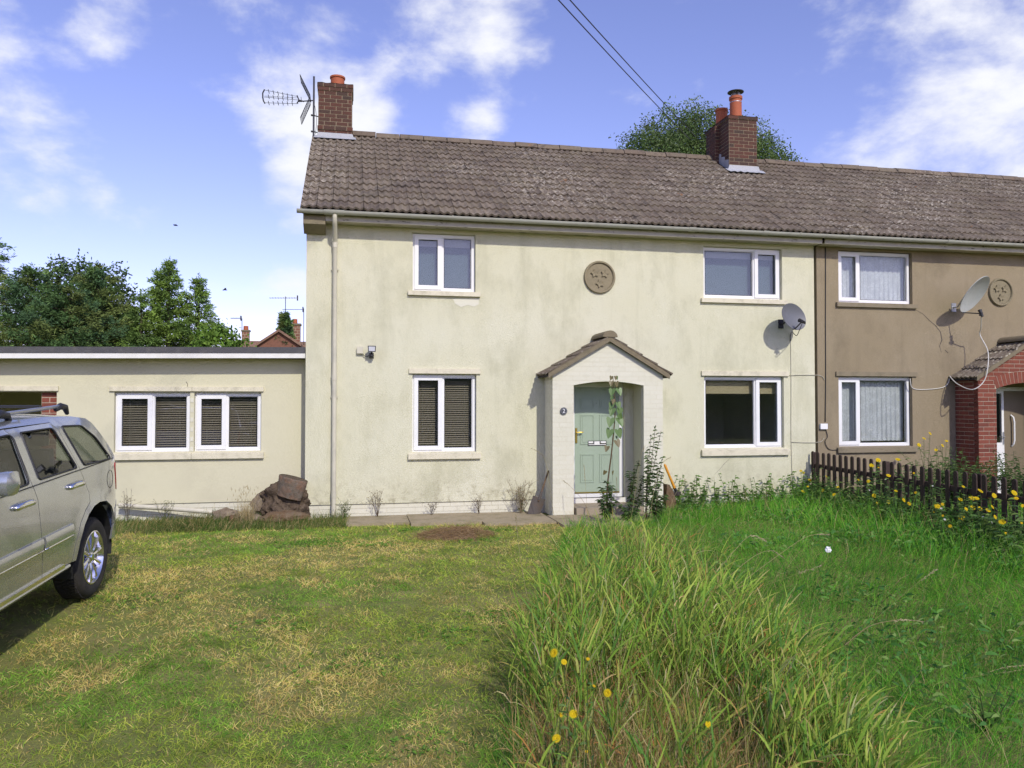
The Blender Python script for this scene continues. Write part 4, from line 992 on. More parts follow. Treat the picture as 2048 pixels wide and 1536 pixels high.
# ------------------------------------------------------------------ logs, stones, shovel, axe
def mat_bark(name, c1, c2, c3):
    m = Mat(name, c1, .95, spec=.15)
    m.over(c2, m.noise(7, 6, .7, lo=.42, hi=.62, obj=True)); m.over(c3, m.mul(m.noise(16, 6, .7, lo=.55, hi=.7, obj=True, off=(4, 2, 1)), .8))
    m.bump(m.noise(24, 6, .75, lo=.2, hi=.8, obj=True, stretch=(1, 1, .5)), .9, .03); return m.m
M['bark'] = mat_bark('grey_bark', (.155, .115, .08), (.085, .062, .045), (.24, .19, .14))
M['redbark'] = mat_bark('peeling_red_bark', (.20, .165, .13), (.24, .145, .095), (.10, .075, .055))
M['cutwood'] = mat_bark('weathered_cut_wood', (.13, .10, .07), (.17, .14, .10), (.08, .06, .045))
M['split'] = mat_bark('split_wood', (.18, .115, .065), (.22, .165, .11), (.09, .065, .045))
M['rubble'] = mat_bark('rubble_stone', (.24, .185, .13), (.32, .26, .19), (.13, .10, .07))
def lumpy(name, mat, loc, size, seed, parent=None, flat=.0, sub=4, amp=.35, rot=0):
    bm = bmesh.new(); bmesh.ops.create_icosphere(bm, subdivisions=sub, radius=1)
    for v in bm.verts:
        n = mnoise.noise(v.co * 1.7 + Vector((seed, 0, 0))) * amp + mnoise.noise(v.co * 4.5 + Vector((0, seed, 0))) * amp * .45 + mnoise.noise(Vector((v.co.x * 12, v.co.y * 12, v.co.z * 5)) + Vector((seed, seed, 0))) * amp * .22
        v.co *= 1 + n; v.co = Vector((v.co.x * size[0], v.co.y * size[1], max(v.co.z, -.75) * size[2]))
    me = bpy.data.meshes.new(name); bm.to_mesh(me); bm.free(); me.materials.append(mat)
    o = link(name, me, parent, loc); o.rotation_euler = (0, 0, rot); return o
lc = on_y(584, 975, -.14)
lg = empty('log_round', lc); tag(lg, 'sawn log round with peeling red bark on top of the log pile', 'log')
q = MB(); n = 26; prof = []; vs = []
for (h, rr) in ((-.15, .185), (-.15, .195), (-.05, .205), (.05, .215), (.14, .225), (.152, .215)):
    for k in range(n):
        a = 2 * math.pi * k / n; r2 = rr * (1 + .16 * mnoise.noise(Vector((math.cos(a) * 1.6, math.sin(a) * 1.6, h * 2)))  + .05 * mnoise.noise(Vector((math.cos(a) * 6, math.sin(a) * 6, h * 9)))); vs.append((r2 * math.cos(a), r2 * math.sin(a), h))
fs = [(i*n+k, i*n+(k+1) % n, (i+1)*n+(k+1) % n, (i+1)*n+k) for i in range(5) for k in range(n)]
q.add(vs, fs); b1 = q.build('bark', M['redbark'], lg, smooth=50)
q = MB(); q.add([(v[0]*.99, v[1]*.99, .150) for v in vs[5*n:]], [tuple(range(n))]); q.add([(v[0]*.99, v[1]*.99, -.1495) for v in vs[:n]], [tuple(range(n-1, -1, -1))]); q.build('cut_face', M['cutwood'], lg)
lg.rotation_euler = (R(6), R(15), R(20))
st2 = lumpy('tree_stump', M['bark'], (-1.0, .02, .27), (.38, .28, .33), 3.3, amp=.34, sub=5); tag(st2, 'big rough dark stump below the log round', 'log')
st3 = lumpy('log', M['split'], (-.98, -.30, .08), (.36, .13, .10), 8.1, amp=.22, sub=3, rot=.2); tag(st3, 'weathered split log lying under the dark stump', 'log')
for (px, py, Y, sz, sd, rot, lab, mt) in ((452, 1030, .05, (.22, .11, .11), 1.2, .25, 'grey broken rubble block leaning by the white drainpipe', 'rubble'), (520, 1008, .12, (.13, .10, .17), 5.5, -.2, 'pale upright rubble stone behind the straw tuft', 'rubble'),
                                     (505, 1042, -.22, (.14, .11, .07), 7.7, .5, 'low pale rubble stone in front of the log pile', 'rubble'), (470, 1047, -.20, (.12, .10, .08), 9.3, .9, 'small reddish rubble stone among the grass by the logs', 'split')):
    p = on_y(px, py, Y); o = lumpy('rubble_stone', M[mt], (p.x, Y, max(p.z, .06)), sz, sd, amp=.42, rot=rot, sub=2); tag(o, lab, 'stone', 'rubble beside the log pile')
pipe = MB(); pa, pb = on_y(238, 1011, .24), on_y(425, 1024, .14); pipe.tube([pa - pa, (pb - pa) * .5 + Vector((0, 0, .01)), pb - pa], .038, 12); pp = pipe.build('drainpipe_offcut', M['downpipe'], smooth=40, loc=pa); tag(pp, 'cream plastic pipe lying along the foot of the extension wall', 'pipe')

sh = empty('shovel', on_y(1066, 1036, -.36)); tag(sh, 'rusty shovel with wooden shaft leaning against the porch side', 'shovel')
S0 = Vector(sh.location); top = on_y(1097, 941, -.30) - S0
M['rust'] = mat_simple('rusty_steel', (.10, .085, .075), .8, .2, dirt=(.16, .10, .06), dfac=.6, dscale=10, bump=.3)
M['shaft'] = mat_simple('old_ash_handle', (.15, .095, .055), .8, dirt=(.07, .045, .03), dfac=.6, dscale=14)
d = top.normalized(); sd_ = d.cross(Vector((0, 1, 0))).normalized(); nn = sd_.cross(d)
q = MB(); q.tube([d * .28, d * .45, d * .62, top], [.017, .015, .014, .016], 8); q.build('shaft', M['shaft'], sh, smooth=40)
q = MB(); vs = []
for j in range(7):
    t = j / 6; z = .34 - .36 * t
    for i in range(7):
        u = (i / 6 - .5) * 2; w = .105 if t < .75 else .105 * (1 - ((t - .75) / .25) ** 2 * .55); vs.append(d * z + sd_ * (u * w) + nn * (.03 * u * u + .015 * math.sin(t * 3)))
q.add(vs, [(j*7+i, j*7+i+1, (j+1)*7+i+1, (j+1)*7+i) for j in range(6) for i in range(6)]); k = len(q.v)
q.add([Vector(v) - nn * .004 for v in vs], [(j*7+i, (j+1)*7+i, (j+1)*7+i+1, j*7+i+1) for j in range(6) for i in range(6)]); q.tube([d * .30, d * .44], [.024, .02], 8); q.build('blade', M['rust'], sh, smooth=40)

al = empty('chopping_log', on_y(1338, 1028, -.42)); A0 = Vector(al.location); tag(al, 'upright split log with an axe stuck in it beside the porch', 'log')
def ax(px, py, dy=0.0): return on_y(px, py, -.42 + dy) - A0
poly = [ax(1328, 1026), ax(1329, 967), ax(1334, 968), ax(1341, 978), ax(1350, 1004), ax(1356, 1028)]
q = MB(); k = len(poly); vs = [(p.x, p.y - .08 - .02 * math.sin(i), p.z) for i, p in enumerate(poly)] + [(p.x * .9, p.y + .12, p.z * .97) for p in poly]
q.add(vs, [tuple(range(k)), tuple(range(2*k-1, k-1, -1))] + [(i, k+i, k+(i+1) % k, (i+1) % k) for i in range(k)]); q.build('split_face', M['split'], al)
axe = empty('axe', on_y(1346, 985, -.43)); A1 = Vector(axe.location); tag(axe, 'axe with yellow handle stuck in the split log by the porch', 'axe')
bx_ = lambda px, py, dy=0.0: on_y(px, py, -.43 + dy) - A1
M['yellow'] = mat_simple('yellow_handle', (.62, .27, .015), .45); M['axehead'] = mat_simple('axe_steel', (.06, .05, .045), .6, .5)
q = MB(); a, b, c = bx_(1329, 928), bx_(1338, 950), bx_(1349, 976)
q.tube([a, a.lerp(b, .15), b, c], [.010, .022, .019, .024], 10); q.build('handle', M['yellow'], axe, smooth=40)
q = MB(); q.tube([c, bx_(1356, 989)], [.026, .022], 10); q.build('grip_sleeve', M['blackpl'], axe, smooth=40)
p1, p2, p3, p4 = bx_(1361, 983), bx_(1352, 975 + 9), bx_(1341, 984), bx_(1343, 993); p5 = bx_(1357, 991)
q = MB(); vs = [(p.x, p.y - w_, p.z) for p, w_ in ((p1, .03), (p2, .03), (p3, .006), (p4, .006), (p5, .03))] + [(p.x, p.y + w_, p.z) for p, w_ in ((p1, .03), (p2, .03), (p3, .006), (p4, .006), (p5, .03))]
q.add(vs, [(0,1,2,3,4), (9,8,7,6,5)] + [(i, 5+i, 5+(i+1) % 5, (i+1) % 5) for i in range(5)]); q.build('axe_head', M['axehead'], axe)

lp = on_g(1657, 1140); lt = lumpy('litter', M['white'], lp + Vector((0, 0, .22)), (.03, .02, .035), 2.0, amp=.5); tag(lt, 'white scrap of litter caught in the long grass', 'litter')

# two small birds on the wing
def bird(px, py, Y, lab, bank):
    p = on_y(px, py, Y); t = empty('bird', p); tag(t, lab, 'bird', 'birds in flight')
    MB().tube([(-.10, 0, 0), (-.06, 0, .01), (0, 0, .015), (.07, 0, .01), (.12, 0, -.005)], [.006, .03, .036, .026, .004], 8).build('body', M['blackpl'], t, smooth=True)
    for s in (-1, 1): MB().add([(-.05, s * .02, .02), (.05, s * .02, .02), (.02, s * .16, .07 + bank * s), (-.04, s * .27, .03 + bank * s * 2), (-.07, s * .14, .06 + bank * s)], [(0,1,2,3,4)]).build('wing', M['blackpl'], t, fix=False)
    t.rotation_euler = (0, 0, R(25))
bird(351, 451, 28, 'tiny dark bird flying higher in the sky', .02); bird(450, 580, 30, 'tiny dark bird flying lower, above the conifers', -.02)

# ------------------------------------------------------------------ houses far behind
M['farbrick'] = mat_brick('far_brick', (.20, .095, .06), (.24, .115, .075), (.17, .08, .055))
M['farroof'] = mat_tile('far_roof_tile', (.24, .145, .10), (.28, .17, .12), (.2, .13, .09), (.3, .26, .2), .4)
M['solar'] = mat_simple('solar_panel', (.02, .022, .035), .2)
fh = empty('far_brick_house', on_y(575, 805, 34)); FO = Vector(fh.location); fh.location.z = 0; FO.z = 0; tag(fh, 'red brick house with gable and two chimneys beyond the extension roof', 'house', 'houses in the distance')
def fp(px, py, Y=34): return on_y(px, py, Y) - FO
ra_, rb_ = fp(462, 681, 36), fp(640, 684, 36); g0, g1, g2 = fp(527, 697), fp(566, 672), fp(604, 697)
q = MB(); q.box(ra_.x, rb_.x + 2, 33.6 - FO.y + .4, 38 - FO.y, 0, ra_.z - 1.3); q.build('wall', M['farbrick'], fh)
q = MB(); q.prism_x([(32.8 - FO.y + .4, ra_.z - 1.9), (36 - FO.y, ra_.z), (39.2 - FO.y, ra_.z - 1.9), (36 - FO.y, ra_.z - .15)], ra_.x - .3, rb_.x + 2); q.build('roof', M['farroof'], fh)
q = MB(); q.prism([(g0.x, 0), (g2.x, 0), (g2.x, g2.z), (g1.x, g1.z), (g0.x, g0.z)], 31.5 - FO.y, 35.5 - FO.y); q.build('gable', M['farbrick'], fh)
for (e0, e1) in ((g0, g1), (g2, g1)):
    MB().add([(e0.x + (e0.x - g1.x) * .1, -2.7, e0.z - .06), (e1.x, -2.7, e1.z + .02), (e1.x, -2.7, e1.z + .16), (e0.x + (e0.x - g1.x) * .1, -2.7, e0.z + .08), (e0.x + (e0.x - g1.x) * .1, 1.5, e0.z - .06), (e1.x, 1.5, e1.z + .02), (e1.x, 1.5, e1.z + .16), (e0.x + (e0.x - g1.x) * .1, 1.5, e0.z + .08)], [(0,1,2,3),(7,6,5,4),(0,4,5,1),(1,5,6,2),(2,6,7,3),(3,7,4,0)]).build('verge_tiles', M['farroof'], fh)
def far_chimney(px0, px1, pt, pb, Y, pot):
    a, b = fp(px0, pt, Y), fp(px1, pb, Y); c = MB().box(a.x, b.x, Y - FO.y, Y - FO.y + (b.x - a.x) * .9, b.z - 1, a.z).build('chimney', M['mortar'], fh)
    w = b.x - a.x; n = int((a.z - b.z) / .16)
    lay_bricks(c, M['farbrick'], a.x, b.x, b.z, a.z, lambda t, z, d: (t, Y - FO.y - d, z), 'far%d' % px0, L=w / 2.5, Hc=.17, mort=.03)
    MB().box(a.x - .05, b.x + .05, Y - FO.y - .05, Y - FO.y + w * .9 + .05, a.z + .001, a.z + .1).build('chimney_cap', M['flaunch'], c)
    cx = (a.x + b.x) / 2; MB().lathe([(.15, 0), (.14, pot), (.1, pot), (.1, .05)], (cx, Y - FO.y + w * .45, a.z + .1), n=12).build('chimney_pot', M['pot'], c, smooth=40)
far_chimney(578, 600, 650, 690, 34.5, .28); far_chimney(484, 498, 663, 686, 36.2, .25)
def far_aerial(mx, mtop, mbot, x0, x1, y, Y, lab):
    b = on_y(mx, mbot, Y); t = empty('rooftop_aerial', b); tag(t, lab, 'aerial', 'aerials on the distant roofs')
    MB().tube([(0, 0, 0), on_y(mx, mtop, Y) - b], .022, 6).build('mast', M['mast'], t)
    p, r_ = on_y(x0, y, Y) - b, on_y(x1, y, Y) - b; MB().tube([p, r_], .012, 6).build('boom', M['mast'], t)
    for k in range(11): c = p.lerp(r_, k / 10); MB().tube([c + Vector((0, -.12, 0)), c + Vector((0, .12, 0))], .02, 5).build('director', M['mast'], t)
    MB().box(r_.x - .03, r_.x + .03, -.15, .15, r_.z - .14, r_.z + .14).build('reflector', M['mast'], t)
far_aerial(571, 593, 665, 540, 595, 596, 35, 'tall distant aerial standing above the small conifer by the gable'); far_aerial(607.5, 617, 690, 566, 606, 619, 34.6, 'distant aerial close beside the cream gable corner'); far_aerial(484, 637, 683, 462, 482, 636.5, 37, 'small distant aerial above the thin brick chimney')
sh2 = empty('solar_roof_house', on_y(290, 805, 33)); SO = Vector(sh2.location); sh2.location.z = 0; SO.z = 0; tag(sh2, 'low dark roof with white rooflight bars glimpsed between the conifers', 'house', 'houses in the distance')
a, b = on_y(238, 686, 33) - SO, on_y(335, 686, 33) - SO
MB().box(a.x, b.x, .6, 5, 0, a.z - 1.2).build('wall', M['farbrick'], sh2)
MB().prism_x([(0, a.z - 1.4), (2.6, a.z), (5.4, a.z - 1.4)], a.x - .3, b.x + .3).build('roof', M['solar'], sh2)
for px in (250, 272, 296, 318):
    p = on_y(px, 684, 34) - SO; MB().bar((p.x, .95, p.z - .75), (p.x + .1, 2.2, p.z - .02), .12, .06).build('roof_bar', M['white'], sh2)

# unseen hedgerow added behind the camera for the panes and car to mirror
M['added_hedge'] = mat_bark('added_hedge_leafage', (.18, .23, .13), (.12, .16, .09), (.28, .30, .20))
hg = MB(); nxh, rows = 150, [(-1.3, 0), (-1.5, 1.4), (-1.2, 2.9), (-.5, 3.8), (.5, 3.7), (1.2, 2.8), (1.4, 1.3), (1.2, 0)]
for i in range(nxh + 1):
    xx = -45 + 90 * i / nxh
    for (yy, zz) in rows:
        k_ = mnoise.noise(Vector((xx * .35, yy, zz * .5))) * .8 + mnoise.noise(Vector((xx * 1.7, yy * 2, zz * 1.5))) * .35
        hg.v.append((xx, yy + k_ * .5, max(-.3, zz * (1 + .22 * k_)) - .2))
nr = len(rows)
hg.f = [(i*nr+j, i*nr+j+1, (i+1)*nr+j+1, (i+1)*nr+j) for i in range(nxh) for j in range(nr - 1)]; hg.m = [0] * len(hg.f)
hgo = hg.build('added_hedge', M['added_hedge'], smooth=True, loc=(0, -31, 0)); tag(hgo, 'unseen hedgerow added behind the camera for the ground-floor panes to mirror', 'added_hedge')
# ------------------------------------------------------------------ silver estate car, tail towards the house
def mat_carpaint():
    m = Mat('silver_paint', (.50, .51, .505), .24, .74)
    m.b.inputs['Coat Weight'].default_value = .8; m.b.inputs['Coat Roughness'].default_value = .06
    m.over((.33, .31, .27), m.mul(m.noise(3, 5, .6, lo=.5, hi=.85, obj=True), .25)); return m.m
M['car'] = mat_carpaint()
M['chrome'] = mat_simple('chrome', (.78, .78, .80), .12, 1.0)
M['alloy'] = mat_simple('chromed_alloy', (.74, .74, .77), .16, 1.0)
def mat_tyre():
    m = Mat('tyre_rubber', (.022, .020, .019), .85); m.over((.075, .062, .045), m.mul(m.noise(9, 5, .6, lo=.45, hi=.8, obj=True), .6)); m.bump(m.noise(90, 3, .6, lo=.3, hi=.7, obj=True), .3, .01); return m.m
M['tyre'] = mat_tyre()
M['redlamp'] = mat_simple('red_lens', (.36, .015, .02), .15)
M['clearlamp'] = mat_simple('clear_lens', (.7, .7, .72), .1)
M['seat'] = mat_simple('grey_upholstery', (.13, .14, .12), .8)
M['shutline'] = mat_simple('shut_line', (.008, .008, .008), .9)
car = empty('parked_car', (-2.348, -4.552, 0)); car.rotation_euler = (R(3.2), 0, R(-3.8))
tag(car, 'silver four-wheel-drive estate car with chrome wheels parked on the lawn', 'car')
AR = [(0.0, .42), .46]
def cw(u, z):                                    # half-width offset of the body side from the wheel face
    s = .035 - .05 * max(0, (.72 - z)) ** 1.2 * 2.0 - .05 * max(0, z - .95) ** 1.5
    if z > 1.25: s -= (z - 1.25) * .33 + max(0, z - 1.60) ** 1.5 * 2.2
    if u < -.25: s -= ((-.25 - u) / .55) ** 2.2 * .13
    if u > 2.9: s -= ((u - 2.9) / .85) ** 2 * .20
    for cu in (0.0, 2.78):
        d = math.hypot(u - cu, z - .40); s += .022 * math.exp(-((d - .47) / .07) ** 2) * (1 if z < .95 else 0)
    return s
def inpoly(p, poly):
    x, y = p; c = False; n = len(poly)
    for i in range(n):
        x1, y1 = poly[i]; x2, y2 = poly[(i + 1) % n]
        if (y1 > y) != (y2 > y) and x < (x2 - x1) * (y - y1) / (y2 - y1) + x1: c = not c
    return c
def rnd_poly(poly, r=.03, k=3):                  # round the corners
    out = []; n = len(poly)
    for i in range(n):
        p0, p1, p2 = Vector(poly[i-1]), Vector(poly[i]), Vector(poly[(i+1) % n]); a = (p0 - p1); b = (p2 - p1)
        ra = min(r, a.length * .45, b.length * .45); A = p1 + a.normalized() * ra; B = p1 + b.normalized() * ra
        for j in range(k + 1): t = j / k; q = A * (1-t)**2 + p1 * 2*t*(1-t) + B * t*t; out.append((q.x, q.y))
    return out
def car_panel(name, poly, mat, parent, holes=(), off=0.0, lip=.018, res=.055, mirror=False, sfun=cw):
    P = []; E_ = []
    def loop(pl):
        dense = []
        for i in range(len(pl)):
            a, b = Vector(pl[i]), Vector(pl[(i+1) % len(pl)]); n = max(1, int((b - a).length / res))
            for k in range(n): q = a.lerp(b, k / n); dense.append((q.x, q.y))
        b0 = len(P); P.extend(dense); E_.extend([(b0 + i, b0 + (i+1) % len(dense)) for i in range(len(dense))]); return dense
    loops = [loop(poly)] + [loop(h) for h in holes]; nb_ = len(P)
    us = [p[0] for p in poly]; zs = [p[1] for p in poly]; u = min(us) + res / 2
    while u < max(us):
        z = min(zs) + res / 2
        while z < max(zs):
            if inpoly((u, z), poly) and not any(inpoly((u, z), h) for h in holes) and min((u-q[0])**2 + (z-q[1])**2 for q in P[:nb_]) > (res * .55) ** 2: P.append((u, z))
            z += res
        u += res
    vo, eo, fo, *_ = delaunay_2d_cdt([Vector(p) for p in P], E_, [], 0, 1e-6)
    mb = MB(); sg = -1 if mirror else 1
    S = lambda s: (-1.80 - s) if mirror else s
    V = [(S(sfun(v.x, v.y) + off), -v.x, v.y) for v in vo]; keep = []
    for f in fo:
        c = sum((vo[i] for i in f), Vector((0, 0))) / len(f)
        if inpoly(c, poly) and not any(inpoly(c, h) for h in holes): keep.append(tuple(f) if not mirror else tuple(reversed(f)))
    mb.add(V, keep)
    ec = {}
    for f in keep:
        for a, b in zip(f, f[1:] + f[:1]): ec[(a, b)] = 1
    bd = [(a, b) for (a, b) in ec if (b, a) not in ec]
    if lip:
        mp = {}
        for a, b in bd:
            for i in (a, b):
                if i not in mp: mp[i] = len(mb.v); x, y, z = mb.v[i]; mb.v.append((x - sg * lip, y, z))
        for a, b in bd: mb.f.append((a, mp[a], mp[b], b)); mb.m.append(0)
    me = mb.mesh(name, mat, smooth=35, fix=True); return link(name, me, parent)
TOP = [(3.70,.45),(3.77,.62),(3.73,.85),(3.62,.99),(3.2,1.07),(2.62,1.15),(2.45,1.22),(1.80,1.69),(1.6,1.715),(1.2,1.725),(.8,1.72),(.4,1.71),(0,1.685),(-.22,1.65),(-.40,1.45),(-.62,1.19),(-.70,.97),(-.755,.80),(-.86,.755),(-.88,.66),(-.80,.50),(-.70,.45)]
Wf = rnd_poly([(2.32,1.235),(1.30,1.262),(1.255,1.635),(1.83,1.625)], .04)
Wr = rnd_poly([(1.135,1.265),(.42,1.262),(.565,1.625),(1.11,1.635)], .035)
Wq = rnd_poly([(.265,1.262),(-.36,1.245),(-.20,1.47),(.0,1.60),(.385,1.625)], .04)
archr = [(-.385,.60),(-.365,.70),(-.30,.79),(-.17,.865),(.0,.885),(.13,.87),(.25,.82),(.35,.74),(.43,.62),(.49,.46)]
archf = [(2.27,.46),(2.33,.62),(2.42,.76),(2.55,.85),(2.78,.885),(3.0,.85),(3.12,.76),(3.18,.62),(3.20,.46)]
dgap = [(.485,1.668),(.372,1.25),(.195,1.01),(.185,.915),(.29,.86),(.40,.765),(.485,.63),(.54,.46)]
side_poly = [(2.44,1.218),(1.80,1.69),(1.6,1.715),(1.2,1.725),(.8,1.72),(.4,1.71),(0,1.685),(-.22,1.65),(-.40,1.45),(-.62,1.19),(-.70,.97),(-.752,.802),(-.40,.715)] + archr[0:] + list(reversed(dgap)) + [(1.24,1.682),(1.83,1.664),(2.385,1.215)]
rdoor = [(1.243,1.672),(1.262,1.26),(1.182,1.12),(1.122,.77),(1.092,.462),(.548,.462),(.493,.632),(.408,.77),(.296,.867),(.193,.92),(.203,1.008),(.38,1.25),(.492,1.664)]
fdoor = [(1.251,1.674),(1.27,1.26),(1.19,1.12),(1.13,.77),(1.10,.462),(2.225,.462),(2.30,.80),(2.345,1.0),(2.375,1.206),(1.826,1.656)]
fend = [(2.383,1.206),(2.353,1.0),(2.308,.80),(2.233,.462)] + archf + [(3.70,.45),(3.77,.62),(3.73,.85),(3.62,.99),(3.2,1.07),(2.62,1.15),(2.45,1.214)]
bump_p = [(-.38,.45),(-.39,.60),(-.405,.705),(-.755,.795),(-.86,.755),(-.88,.66),(-.80,.50),(-.70,.45)]
for mir in (False, True):
    k = dict(mirror=mir)
    car_panel('body_side', side_poly, M['car'], car, [Wq], **k)
    for nm, pl, hole in (('door', rdoor, Wr), ('door', fdoor, Wf)):
        o = car_panel(nm, pl, M['car'], car, [hole], off=.001, **k)
        gl = car_panel('window', hole, M['carglass'], o, off=-.010, lip=0, **k)
    car_panel('wing', fend, M['car'], car, **k)
    car_panel('quarter_window', Wq, M['carglass'], car, off=-.010, lip=0, **k)
    car_panel('rear_bumper', bump_p, M['car'], car, off=.004, **k)
    car_panel('tail_lamp', rnd_poly([(-.545,1.155),(-.60,1.185),(-.655,1.08),(-.715,.93),(-.70,.885),(-.64,.90),(-.60,.99)], .02), M['redlamp'], car, off=.007, lip=.012, res=.03, **k)
    S = (lambda s: -1.80 - s) if mir else (lambda s: s)
    for hole in (Wf, Wr, Wq):
        q = MB(); pts = [(S(cw(u, z) + .002), -u, z) for u, z in hole]; q.tube(pts + pts[:2], .0085, 6, cap=False); q.build('window_trim', M['blackpl'], car, smooth=True)
    for (u0, u1) in ((.58, 1.108), (1.145, 2.20)):
        q = MB(); n = 10; vs = []
        for i in range(n + 1):
            u = u0 + (u1 - u0) * i / n
            for (z, o) in ((.705, -.002), (.712, .020), (.765, .026), (.80, .018), (.808, -.002)): vs.append((S(cw(u, .755) + o), -u, z))
        q.add(vs, [(i*5+j, i*5+j+1, (i+1)*5+j+1, (i+1)*5+j) for i in range(n) for j in range(4)] + [(0,1,2,3,4), tuple(n*5 + j for j in (4,3,2,1,0))]); mo = q.build('side_moulding', M['car'], car, smooth=40)
        q = MB(); q.tube([(S(cw(u0 + (u1-u0)*i/8, .755) + .014), -(u0 + (u1-u0)*i/8), .704) for i in range(9)], .010, 6); q.build('moulding_strip', M['chrome'], mo, smooth=True)
    q = MB(); n = 12; vs = []
    for i in range(n + 1):
        u = .60 + 1.62 * i / n
        for (z, s) in ((.40, -.10), (.415, .015), (.44, .035), (.458, .03), (.459, -.06)): vs.append((S(s), -u, z))
    q.add(vs, [(i*5+j, i*5+j+1, (i+1)*5+j+1, (i+1)*5+j) for i in range(n) for j in range(4)] + [(0,1,2,3,4), tuple(n*5 + j for j in (4,3,2,1,0))]); q.build('sill', M['car'], car, smooth=30)
    q = MB(); q.bar((S(.028), -.72, .472), (S(.028), -2.15, .472), .02, .03); q.build('sill_strip', M['chrome'], car)
    for (u0, u1) in ((.33, .63), (1.27, 1.57)):
        q = MB(); s = cw(.5, 1.1); zc = 1.118
        q.tube([(S(s + .012), -(u0 + (u1-u0)*t), zc + .006 * math.sin(t * 3.1)) for t in (0, .08, .3, .6, .9, 1)], [.014, .026, .028, .026, .026, .016], 10)
        q.build('door_handle', M['chrome'], car, smooth=True)
    q = MB(); c0 = (-.33, 1.05); q.tube([(S(cw(c0[0] + .085*math.cos(a), c0[1] + .085*math.sin(a)) + .0012), -(c0[0] + .085*math.cos(a)), c0[1] + .085*math.sin(a)) for a in [2*math.pi*i/28 for i in range(29)]], .0016, 5, cap=False)
    if not mir: q.build('fuel_flap', M['shutline'], car)
    # swage line below the windows
    q = MB(); q.tube([(S(cw(u, 1.235) + .002), -u, 1.238 - .004 * u) for u in [-.45 + 2.7 * i / 24 for i in range(25)]], .005, 5); q.build('waist_trim', M['blackpl'], car, smooth=True)
    # door mirror
    q = MB(); vs = []; n = 16; m_ = 7
    for j in range(m_ + 1):
        t = j / m_; s = .0 + .26 * t; sc = (.55 + .45 * math.sin(min(t * 1.9, math.pi / 2))) * (1 if t < .8 else math.sqrt(max(0.03, 1 - ((t - .8) / .2) ** 2)))
        for i in range(n):
            a = 2 * math.pi * i / n; ca, sa = math.cos(a), math.sin(a); ex = .6
            vs.append((S(s + .02), -(2.02 + .095 * sc * math.copysign(abs(ca) ** ex, ca)), 1.375 + .085 * sc * math.copysign(abs(sa) ** ex, sa)))
    q.add(vs, [(j*n+i, j*n+(i+1) % n, (j+1)*n+(i+1) % n, (j+1)*n+i) for j in range(m_) for i in range(n)] + [tuple(range(n)), tuple(range(m_*n, (m_+1)*n))]); q.build('door_mirror', M['car'], car, smooth=50)
    # roof rail with feet
    z0 = 1.735; sr = -.27
    q = MB(); q.tube([(S(sr), -u, z0 + .045) for u in (-.02, .3, .7, 1.1, 1.5)], .016, 8); q.build('roof_rail', M['steel'], car, smooth=True)
    for (a, b) in ((-.12, .12), (.95, 1.22), (1.42, 1.62)):
        q = MB(); q.tube([(S(sr), -a, z0 - .035), (S(sr), -(a*.8+b*.2), z0 + .03), (S(sr), -(a*.4+b*.6), z0 + .045), (S(sr), -b, z0 + .02)], [.018, .03, .032, .022], 8); q.build('rail_foot', M['blackpl'], car, smooth=True)
for u in (.42, 1.05):
    q = MB(); q.bar((-.27, -u, 1.80), (-1.53, -u, 1.80), .05, .022, up=(0,0,1)); q.build('cross_bar', M['blackpl'], car)
# skin over the top, nose and tail
def shell(name, seg, mat, infl_z=.0, infl_u=.0, inset=.0):
    q = MB(); n = 14; vs = []
    for (u, z) in seg:
        e = cw(u, z) - inset
        for i in range(n + 1):
            t = -1 + 2 * i / n; s = -.90 + (e + .90) * t; k = 1 - abs(t) ** 2.4
            vs.append((s, -(u + infl_u * k), z + infl_z * k))
    q.add(vs, [(j*(n+1)+i, j*(n+1)+i+1, (j+1)*(n+1)+i+1, (j+1)*(n+1)+i) for j in range(len(seg)-1) for i in range(n)]); return q.build(name, mat, car, smooth=40)
def dens(seg, r=.12):
    out = []
    for a, b in zip(seg[:-1], seg[1:]):
        n = max(1, int(math.hypot(b[0]-a[0], b[1]-a[1]) / r)); out += [(a[0] + (b[0]-a[0])*k/n, a[1] + (b[1]-a[1])*k/n) for k in range(n)]
    return out + [seg[-1]]
shell('front_bumper', dens(TOP[0:4]), M['car'], infl_u=.10); shell('bonnet', dens(TOP[3:7]), M['car'], infl_z=.03)
shell('windscreen', dens(TOP[6:8]), M['carglass'], infl_u=.05, infl_z=.02); shell('roof', dens(TOP[7:14]), M['car'], infl_z=.03)
shell('rear_window', dens(TOP[13:16]), M['carglass'], infl_u=-.06); shell('tailgate', dens(TOP[15:18]), M['car'], infl_u=-.07); shell('bumper_skin', dens(TOP[17:22]), M['car'], infl_u=-.09)
